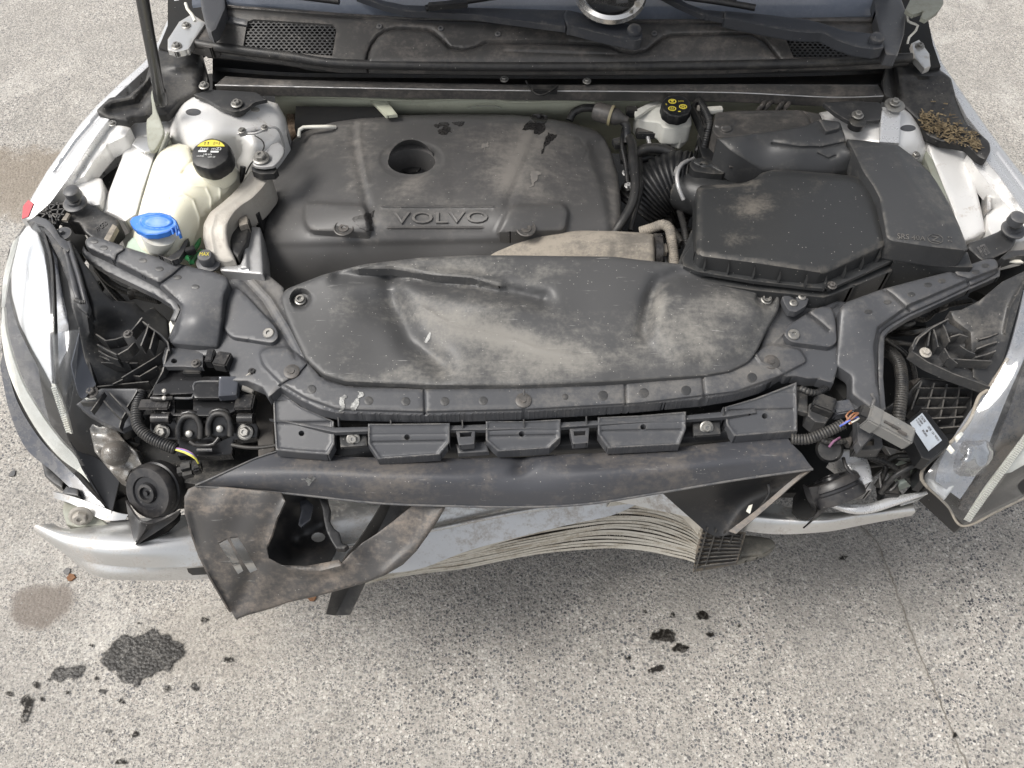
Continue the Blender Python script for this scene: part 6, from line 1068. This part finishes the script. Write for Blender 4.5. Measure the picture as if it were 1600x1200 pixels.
sheet('smoked_bezel', [(1600, 566), (1640, 560), (1680, 600), (1680, 690), (1600, 700), (1560, 760), (1520, 800), (1500, 790), (1504, 770), (1530, 744), (1556, 690), (1580, 630)], lambda x, y: zr3(x, y)-.035, mat('smoke_bezel', (.055, .055, .06), .25, metal=.2, dust=.8, dcol=(.16, .13, .10), scale=10, lo=.46, hi=.6, specks=.6), HR, th=.01, r=.003, res=8, feats=[wrinkle(.004, 40, 31), groove([(1560, 730), (1530, 770), (1510, 790)], 8, .01)])
CRY = mat('crystal_lens', (.55, .55, .56), .10, metal=.9, dust=.8, dcol=(.10, .085, .07), scale=13, lo=.50, hi=.60, specks=0, bump=0, edge=0)
dome = sheet('bulb_dome', circ(1523, 706, 30, 28, 16), .632, CRY, HR, th=.03, r=.006, res=4, feats=[bump(1520, 702, 18, 17, .022), wrinkle(.0045, 17, 14)])
def prisms(name, a, b, n, w, par):
    vs, fs = [], []
    for k in range(n):
        t = (k+.5)/n; c = np.array(V((a[0]+(b[0]-a[0])*t, a[1]+(b[1]-a[1])*t, a[2]+(b[2]-a[2])*t))); d = np.array(V(b)-V(a)); d /= np.linalg.norm(d); e = np.cross(d, [0, 0, 1.]); e /= np.linalg.norm(e); g = np.cross(e, d); q = len(vs)
        for s1, s2, hh in ((-1, -1, 0), (1, -1, 0), (1, 1, 0), (-1, 1, 0), (0, -1, 1), (0, 1, 1)): vs.append(c+d*s1*.0016+e*s2*w+g*hh*.003)
        fs += [(q, q+1, q+4), (q+1, q+2, q+5, q+4), (q+2, q+3, q+5), (q+3, q, q+4, q+5)]
    return put(name, vs, fs, WHP, par, smooth=False, kind='stuff')
prisms('prism_teeth', (1608, 678, .628), (1512, 812, .548), 44, .005, HR)
prisms('prism_teeth', (84, 604, .722), (108, 676, .668), 22, .004, HL)
sheet('frosted_pocket', [(1446, 745), (1458, 726), (1474, 728), (1494, 736), (1492, 760), (1478, 778), (1460, 766)], .585, mat('frosted_plastic', (.62, .62, .62), .3, dust=.6, dcol=(.4, .38, .34), scale=22, specks=1.), HR, th=.01, r=.004, res=5, feats=[wrinkle(.003, 12, 3)])
loft('prism_strip', [[(1604, 674, .625), (1570, 720, .595), (1540, 760, .57), (1508, 812, .545)], [(1612, 684, .622), (1578, 728, .592), (1548, 768, .567), (1516, 816, .542)]], WHP, HR, th=.004, step=4)
loft('lamp_trim', [[(1604, 690, .615), (1588, 712, .60), (1570, 740, .585)], [(1680, 650, .62), (1640, 700, .60), (1580, 738, .58)]], WTR, HR, th=.003, step=8)
loft('lamp_lens', [[(1604, 445, .815), (1580, 540, .785), (1545, 610, .745), (1495, 680, .69), (1455, 730, .64), (1447, 756, .62), (1506, 820, .545)], [(1640, 480, .82), (1620, 560, .79), (1580, 640, .74), (1540, 710, .68), (1510, 760, .63), (1508, 785, .60), (1530, 812, .548)], [(1690, 520, .80), (1690, 600, .76), (1670, 680, .70), (1640, 720, .65), (1600, 748, .60), (1590, 760, .58), (1602, 778, .55)]], CLR, HR, th=.002, step=9, across=5)
tube('lens_rim', [(1575, 560, .765), (1545, 606, .735), (1530, 620, .72), (1516, 655, .70), (1497, 680, .675), (1470, 706, .645), (1444, 730, .62), (1440, 748, .61), (1450, 762, .60)], .003, TAN, HR, seg=8)
tube('lens_rim', [(1450, 762, .60), (1480, 790, .565), (1505, 822, .54), (1560, 798, .54), (1620, 768, .545)], .0022, TAN, HR, seg=8)
sheet('cream_tab', [(1493, 682), (1502, 674), (1506, 678), (1496, 690)], .69, WHP, HR, th=.004, r=.0005, res=4); sheet('cream_tab', [(1480, 700), (1484, 694), (1492, 704), (1488, 708)], .68, WHP, HR, th=.004, r=.0005, res=4)
sheet('lamp_seal', [(1436, 752), (1432, 734), (1440, 712), (1462, 690), (1490, 664), (1500, 668), (1486, 690), (1460, 714), (1446, 734), (1446, 756)], .605, BLK, HR, th=.03, r=.004, res=5)
# right lamp back shell with lattice, carrier with ribs
zrc = zz([(1480, 480, .78), (1600, 430, .81), (1540, 600, .72), (1430, 540, .76), (1560, 520, .77)])
rc = sheet('lamp_carrier', [(1484, 486), (1502, 484), (1530, 470), (1566, 440), (1600, 424), (1640, 420), (1640, 440), (1600, 446), (1588, 490), (1574, 540), (1560, 590), (1550, 612), (1520, 590), (1516, 520), (1490, 500)], zrc, PL, car, th=.02, r=.002, res=7, feats=[wrinkle(.002, 40, 22), groove([(1600, 440), (1578, 480), (1570, 520)], 3, -.004)], label='torn black plastic carrier behind the right headlight')
rb2 = sheet('ribbed_bracket', [(1424, 540), (1430, 528), (1450, 512), (1480, 498), (1484, 506), (1520, 524), (1560, 530), (1556, 560), (1546, 570), (1500, 566), (1550, 606), (1520, 600), (1480, 584), (1440, 562), (1426, 552)], zrc, PL, car, th=.012, r=.002, res=5, feats=[bump(1490, 540, 40, 16, -.02), wrinkle(.002, 30, 7)], label='ribbed black bracket left of the right headlight')
for l_ in ([(1426, 546, .775), (1436, 528, .778), (1456, 512, .78), (1482, 498, .785)], [(1424, 548, .772), (1450, 566, .762), (1490, 584, .752), (1552, 606, .74)], [(1450, 540, .77), (1452, 526, .772), (1454, 514, .776)], [(1466, 542, .768), (1462, 524, .772), (1458, 512, .776)], [(1484, 534, .768), (1478, 516, .774), (1472, 504, .778)], [(1500, 540, .77), (1512, 548, .768), (1524, 553, .766)], [(1530, 530, .768), (1545, 526, .77), (1560, 520, .77)], [(1526, 545, .766), (1544, 538, .768), (1558, 534, .768)], [(1524, 558, .762), (1540, 554, .764), (1556, 548, .765)], [(1480, 560, .762), (1510, 562, .76), (1550, 564, .758)], [(1476, 544, .77), (1484, 558, .766), (1496, 568, .76)], [(1486, 526, .772), (1500, 522, .774), (1512, 526, .774)]): wall('rib', l_, .02, .0022, PL, rb2)
bolt(rb2, 1446, 551, .768, .006, m=ALU)
zls = zp((1440, 600, .66), (1540, 610, .67), (1480, 690, .60))
ls = sheet('lamp_back_shell', [(1440, 590), (1520, 600), (1546, 612), (1530, 640), (1510, 680), (1480, 700), (1450, 660), (1420, 640), (1380, 650), (1376, 640), (1410, 620)], zls, BLK, car, th=.02, r=.003, res=8, label='lattice ribbed back shell of the right headlight')
for k in range(5):
    wall('rib', [(1440+20*k, 596+2*k, float(zls(1440+20*k, 596+2*k))+.012), (1424+22*k, 640+9*k, float(zls(1424+22*k, 640+9*k))+.010)], .02, .0026, PL, ls)
    wall('rib', [(1432+4*k, 606+16*k, float(zls(1432+4*k, 606+16*k))+.012), (1520-5*k, 606+15*k, float(zls(1520-5*k, 606+15*k))+.012)], .02, .0026, PL, ls)
bx = sheet('lamp_ballast', [(1412, 662), (1438, 642), (1446, 640), (1480, 684), (1484, 694), (1452, 720), (1440, 716)], .668, BLK, car, th=.03, r=.002, res=5, label='black headlight control unit with a pale printed label')
lbq = [(1440, 645), (1472, 689), (1451, 706), (1422, 661)]
lab = sheet('paper_label', [(1441, 645), (1472, 688), (1451, 705), (1422, 661)], .6705, LBL, bx, th=.0006, r=.0002, res=5)
def q2(u0, v0, u1, v1):
    a, b, c, d = [np.array(p_, float) for p_ in ((1441, 645), (1472, 688), (1451, 705), (1422, 661))]
    f = lambda u, v: (1-v)*((1-u)*a+u*b)+v*((1-u)*d+u*c); return [f(u0, v0), f(u1, v0), f(u1, v1), f(u0, v1)]
zlb = lambda x, y: .6707+np.zeros(np.shape(x))
for s_, u0, v0, u1, v1 in (('31265708', .04, .10, .26, .26), ('A7180004', .04, .32, .26, .44), ('01 D1S 35W', .04, .50, .28, .60), ('130730', .42, .12, .56, .26), ('12V', .62, .12, .72, .24), ('MADE IN', .76, .10, .94, .22), ('89034934', .40, .52, .62, .66)): decal('label_print', s_, q2(u0, v0, u1, v1), zlb, INK, lab, h=.0004, ext=.0001)
decal('label_print', circ and ringmark(14, .05), q2(.46, .34, .54, .46), zlb, INK, lab, h=.0004, ext=.0001, kind='mesh')
# connector, harness and wires at right
cn = empty('connector', V((1380, 662, .74)), car, label='large grey plug connector hanging by orange and blue wires')
obox('connector_body', (1388, 668, .74), (.074, .032, .026), (1, -.52, -.25), PLP, cn); obox('connector_collar', (1362, 655, .746), (.022, .034, .028), (1, -.52, -.25), PLP, cn); obox('connector_nose', (1348, 648, .750), (.018, .024, .02), (1, -.52, -.25), BLK, cn)
for x, y in ((1400, 668), (1410, 676), (1388, 662)): obox('connector_latch', (x, y, .755), (.014, .004, .004), (1, -.5, -.25), PLD, cn)
for m_, l_ in ((WOR, [(1344, 646, .752), (1334, 646, .762), (1326, 654, .758), (1318, 664, .74)]), (WOR, [(1344, 644, .752), (1336, 650, .764), (1326, 658, .75), (1316, 662, .74)]), (WBL, [(1348, 652, .752), (1336, 652, .756), (1322, 660, .752), (1312, 666, .738)]), (WHP, [(1346, 650, .752), (1338, 656, .754), (1326, 662, .748)]), (WOR, [(1330, 662, .75), (1322, 650, .756), (1330, 642, .752)])): tube('wire', l_, .0016, m_, cn, seg=8)
tube('corrugated_conduit', [(1236, 686, .71), (1262, 686, .715), (1290, 676, .725), (1318, 662, .735)], .0075, RUB, car, ridge=(.0045, .0013), label='corrugated wiring conduit leading to the right plug')
tube('corrugated_conduit', [(1376, 548, .66), (1392, 552, .68), (1406, 572, .69), (1409, 610, .69), (1404, 650, .68), (1402, 690, .65)], .0095, RUB, car, ridge=(.0045, .0013), label='upright corrugated conduit beside the right crossmember arm')
sheet('terminal_block', [(1262, 650), (1264, 632), (1280, 622), (1292, 628), (1298, 650), (1290, 662), (1274, 660)], .715, PL, car, th=.03, r=.002, res=5); obox('connector', (1286, 634, .72), (.034, .03, .024), (1, -.5, 0), BLK, car); obox('connector', (1314, 640, .71), (.034, .024, .02), (1, .2, 0), LGY, car)
sheet('tab_bracket', [(1244, 598), (1262, 604), (1262, 646), (1246, 642)], .71, PL, car, th=.01, r=.001, res=5); 
tube('wiring_loom', [(1250, 606, .735), (1262, 612, .735), (1278, 614, .73), (1290, 606, .72)], .005, BLK, car, seg=10, ridge=(.005, .001))
sheet('sensor_box', [(1334, 668), (1376, 676), (1380, 698), (1374, 704), (1334, 704)], .68, PL, car, th=.02, r=.002, res=5, holes=[[(1342, 680), (1366, 686), (1366, 696), (1342, 696)]]); sheet('sensor_face', [(1340, 678), (1368, 684), (1368, 698), (1340, 698)], .672, TAN, car, th=.003, r=0, res=5)
sheet('side_rail_end', [(1302, 712), (1316, 702), (1350, 704), (1360, 730), (1364, 752), (1340, 762), (1326, 730)], .60, SLV, car, th=.04, r=.004, res=5)
sheet('side_rail_end', [(1334, 740), (1364, 744), (1362, 766), (1322, 770), (1326, 752)], .57, SLD, car, th=.03, r=.003, res=5)
tube('wire', [(1296, 698, .66), (1302, 690, .67), (1312, 684, .665)], .002, WPU, car, seg=8); lathe('bulb_socket', [(.02, -.02), (.022, 0), (.018, .006), (.006, .006)], (1296, 702, .64), (-.4, -.6, 1), BLK, car, seg=24)
sheet('green_rail', [(1398, 722), (1438, 712), (1444, 730), (1440, 744), (1404, 758)], .57, mat('pale_green', (.42, .47, .42), .5, dust=.5, scale=12), car, th=.03, r=.003, res=5)
sheet('rust_rail', [(1380, 696), (1430, 712), (1428, 718), (1390, 710)], .585, SLD, car, th=.01, r=.001, res=5)
tube('bracket_wire', [(1374, 742, .575), (1376, 758, .57), (1380, 772, .56), (1396, 762, .57), (1402, 752, .572)], .002, PLC, car, seg=8)
for l_ in ([(1376, 770, .56), (1400, 742, .60), (1440, 722, .62)], [(1360, 716, .58), (1384, 730, .57), (1370, 760, .56)], [(1384, 724, .58), (1402, 712, .59), (1440, 712, .60)]): tube('wiring_loom', l_, .005, BLK, car, seg=8)
# ---- horns
def horn(c, ax, R, lbl, prof_m=BLK):
    h = lathe('horn', [(R*.96, -.030), (R, -.026), (R, -.012), (R*.94, -.010), (R*.94, -.006), (R, -.004), (R*.98, .004), (R*.90, .009), (R*.60, .010), (R*.56, .007), (R*.38, .007), (R*.34, .013), (R*.24, .014), (R*.20, .009), (R*.10, .009), (R*.08, .013), (.001, .013)], c, ax, mat('horn_plastic', (.020, .020, .022), .3, dust=.35, dcol=(.12, .11, .1), lo=.5, hi=.75, specks=.5), car, seg=56, label=lbl); return h
h1 = horn((236, 768, .60), (-.28, -.62, .62), .047, 'round black snail horn left of the bonnet latch')
HM = MATS['horn_plastic']
loft('horn_trumpet', [[(196, 782, .585), (203, 820, .56), (211, 852, .548)], [(216, 812, .60), (222, 826, .59), (212, 850, .56)], [(240, 818, .608), (246, 812, .60), (214, 848, .562)], [(283, 797, .615), (270, 814, .60), (212, 852, .556)]], HM, h1, th=.003, step=6, across=3)
sheet('trumpet_mouth', [(243, 818), (282, 800), (280, 812), (262, 830), (236, 842), (218, 850), (236, 832)], .545, GRM, h1, th=.004, r=0, res=5)
h2 = horn((1300, 756, .585), (-.36, .80, .42), .046, 'round black horn seen edge on at the right', )
h2.data = h2.data.copy()
loft('horn_trumpet', [[(1254, 758, .60), (1262, 782, .58), (1278, 800, .565)], [(1264, 762, .612), (1274, 790, .59), (1279, 802, .567)], [(1339, 752, .60), (1310, 780, .58), (1256, 826, .545)]], HM, h2, th=.003, step=6, smooth=False)
sheet('trumpet_mouth', [(1240, 776), (1254, 758), (1266, 780), (1276, 802), (1262, 812), (1246, 808), (1238, 800)], .535, GRM, h2, th=.004, r=0, res=5)
tube('horn_stay', [(1318, 716, .625), (1322, 730, .63), (1338, 748, .615)], .003, HM, h2, seg=8)
# ---- bonnet latch at left
LT = empty('bonnet_latch', V((320, 665, .65)), car, label='black steel bonnet latch with two rounded hooks')
up_ = sheet('latch_top_plate', [(258, 543), (318, 544), (317, 574), (300, 574), (288, 573), (255, 573), (254, 560)], .735, PLC, LT, th=.01, r=.001, res=5, holes=[circ(272, 564, 5, 4, 10)]); bolt(up_, 306, 568, .737, .005, m=PLD)
sheet('latch_plate', [(252, 575), (286, 576), (290, 588), (360, 588), (378, 590), (376, 612), (342, 622), (304, 622), (302, 615), (250, 617), (238, 618), (240, 606), (248, 590)], .715, GLS, LT, th=.006, r=.001, res=6)
sheet('latch_plate', [(250, 616), (302, 617), (306, 600), (344, 598), (345, 618), (368, 620), (374, 626), (372, 640), (350, 650), (270, 650), (236, 640), (236, 622)], .700, GLS, LT, th=.006, r=.001, res=6, holes=[[(273, 620), (302, 620), (302, 646), (273, 646)]])
tube('latch_rod', [(237, 622, .712), (252, 623, .714), (270, 622, .712)], .004, GLS, LT, seg=10); tube('latch_rod', [(272, 622, .71), (300, 622, .71), (304, 616, .712), (305, 598, .715), (342, 596, .715)], .0022, PLC, LT, seg=8)
for x, y in ((257, 611), (257, 622)): lathe('rivet', [(.0036, 0), (.0036, .002), (.001, .003)], (x, y, .722), (0, -.4, 1), ZNC, LT, seg=14)
sheet('silver_stop', [(342, 588), (374, 588), (370, 618), (341, 620)], zp((342, 588, .742), (374, 588, .738), (341, 620, .722)), LGY, LT, th=.012, r=.002, res=5)
sheet('torn_lug', [(382, 588), (390, 582), (404, 590), (400, 602), (394, 614), (377, 608), (380, 598)], zp((382, 588, .74), (404, 590, .735), (394, 614, .71)), ALU, LT, th=.004, r=.001, res=4, holes=[circ(390.5, 601, 4, 3.6, 10)]); bolt(LT, 395, 581, .742, .005, m=GLS)
obox('latch_switch', (330, 560, .745), (.012, .026, .02), (1, 0, 0), GLS, LT); obox('latch_switch', (349, 565, .745), (.024, .028, .02), (1, -.2, 0), GLS, LT); obox('latch_shadow_block', (302, 580, .72), (.03, .016, .012), (1, 0, 0), BLK, LT)
sheet('latch_column', [(306, 612), (334, 610), (338, 640), (330, 662), (316, 664), (304, 640)], .685, BLK, LT, th=.02, r=.006, res=5)
zlt = zz([(236, 650, .690), (400, 652, .690), (240, 685, .665), (400, 685, .665), (320, 712, .645)])
lp_ = sheet('latch_body', [(236, 648), (268, 648), (276, 660), (282, 656), (292, 650), (306, 650), (312, 658), (314, 680), (320, 684), (326, 680), (328, 660), (334, 652), (348, 648), (360, 654), (364, 660), (400, 661), (404, 668), (402, 684), (366, 688), (363, 712), (330, 714), (278, 713), (277, 688), (240, 685), (234, 672)], zlt, GLS, LT, th=.012, r=.002, res=4.5)
def arch(x, y, rx, ry, dz, m=GLS, t=.0042):
    p_ = [(x-rx, y+ry*1.4), (x-rx, y+2), (x-rx*.6, y-ry*.8), (x, y-ry), (x+rx*.6, y-ry*.8), (x+rx, y+2), (x+rx, y+ry*1.5)]
    tube('latch_hook', [(a, b, float(zlt(a, b))+dz) for a, b in p_], t, m, LT, seg=10)
for x, y in ((296, 664), (343, 660)):
    arch(x, y-10, 16, 10, .004); arch(x, y, 17, 14, .010, BLK, .005)
    sheet('hook_cheek', [(x-15, y+20), (x-16, y), (x-9, y-12), (x+9, y-12), (x+16, y), (x+15, y+20), (x, y+26)], lambda X, Y: zlt(X, Y)+.006, BLK, LT, th=.01, r=.003, res=4)
tube('latch_hook', [(297, 690, .672), (304, 695, .670), (320, 696, .668), (334, 694, .670), (342, 684, .674)], .0035, GLS, LT, seg=8); tube('latch_rod', [(308, 703, .664), (332, 703, .664)], .003, PLC, LT, seg=8)
for x, y, r_ in ((253, 675, .0085), (383, 675, .0085)): bolt(LT, x, y, float(zlt(x, y))+.003, r_, m=ZNC, axis=(0, -.6, 1))
for x, y in ((296, 678), (344, 670)): lathe('rivet', [(.0058, 0), (.0058, .003), (.004, .0042), (.001, .0042)], (x, y, float(zlt(x, y))+.008), (0, -.6, 1), ZNC, LT, seg=18)
for x0, x1, y in ((238, 266, 654), (372, 396, 654)): tube('latch_tube', [(x0, y, .70), (x1, y, .70)], .009, GLS, LT, seg=16)
obox('latch_block', (244, 636, .70), (.05, .02, .02), (1, 0, 0), GLS, LT); obox('latch_block', (384, 632, .70), (.03, .03, .02), (1, 0, 0), GLS, LT)
tube('release_cable', [(362, 695, .66), (385, 699, .66), (412, 699, .66), (440, 694, .66)], .0032, RUB, car, seg=10)
sheet('radiator_end', [(400, 604), (424, 612), (428, 650), (430, 704), (404, 716), (402, 670), (396, 630)], .66, mat('radiator_end', (.06, .055, .05), .7, dust=.7, dcol=(.15, .125, .10), scale=12), car, th=.03, r=.003, res=6)
sheet('latch_backing', [(236, 640), (440, 640), (440, 706), (360, 736), (312, 758), (240, 748), (215, 700)], .60, mat('backing_black', (.018, .018, .018), .6, dust=.4, scale=14), car, th=.02, r=.002, res=10, feats=[wrinkle(.004, 40, 4)])
tube('corrugated_conduit', [(222, 612, .70), (214, 640, .70), (216, 665, .695), (232, 682, .69), (256, 694, .685), (276, 702, .68)], .0085, BLK, car, ridge=(.0042, .0012), label='black corrugated conduit left of the bonnet latch')
pg = empty('connector', V((298, 732, .66)), car, label='small black plug with pink yellow and blue wires')
obox('connector_body', (293, 734, .665), (.030, .026, .026), (1, .3, 0), BLK, pg, bev=.3); obox('connector_nose', (308, 730, .668), (.014, .020, .018), (1, .35, 0), GLS, pg, bev=.2)
for m_, d_ in ((WPU, -1.5), (WBL, 0), (WYE, 1.5), (WYE, 3)): tube('wire', [(274, 701+d_*.6, .684), (288, 704+d_, .692), (300, 710+d_, .692), (306, 716+d_*.4, .688), (310, 724, .676)], .0014, m_, pg, seg=8)

# taped looms and clips in the side pockets
random.seed(11)
for l_ in ([(140, 400, .70), (170, 440, .66), (210, 460, .66), (250, 470, .68)], [(150, 420, .66), (190, 470, .64), (240, 500, .64), (262, 520, .66)], [(1400, 470, .70), (1440, 500, .66), (1470, 480, .68), (1520, 470, .70)], [(1384, 530, .62), (1420, 560, .62), (1430, 600, .62), (1420, 640, .62)], [(1010, 330, .70), (1040, 345, .68), (1066, 380, .68)], [(1340, 710, .62), (1380, 720, .60), (1410, 740, .58), (1430, 760, .56)], [(1258, 660, .67), (1290, 690, .66), (1330, 690, .66), (1370, 710, .64)], [(160, 640, .60), (200, 690, .58), (220, 700, .60)], [(1088, 236, .79), (1100, 214, .81), (1112, 180, .83)]):
    o_ = tube('wiring_loom', l_, random.choice((.0045, .006)), random.choice((BLK, RUB)), car, seg=10, ridge=(.006, .0006))
    x, y, z = l_[len(l_)//2]; lathe('loom_tape', [(.008, -.01), (.0085, -.008), (.0085, .008), (.008, .01)], (x, y, z), (1, .4, 0), PLD, o_, seg=14)
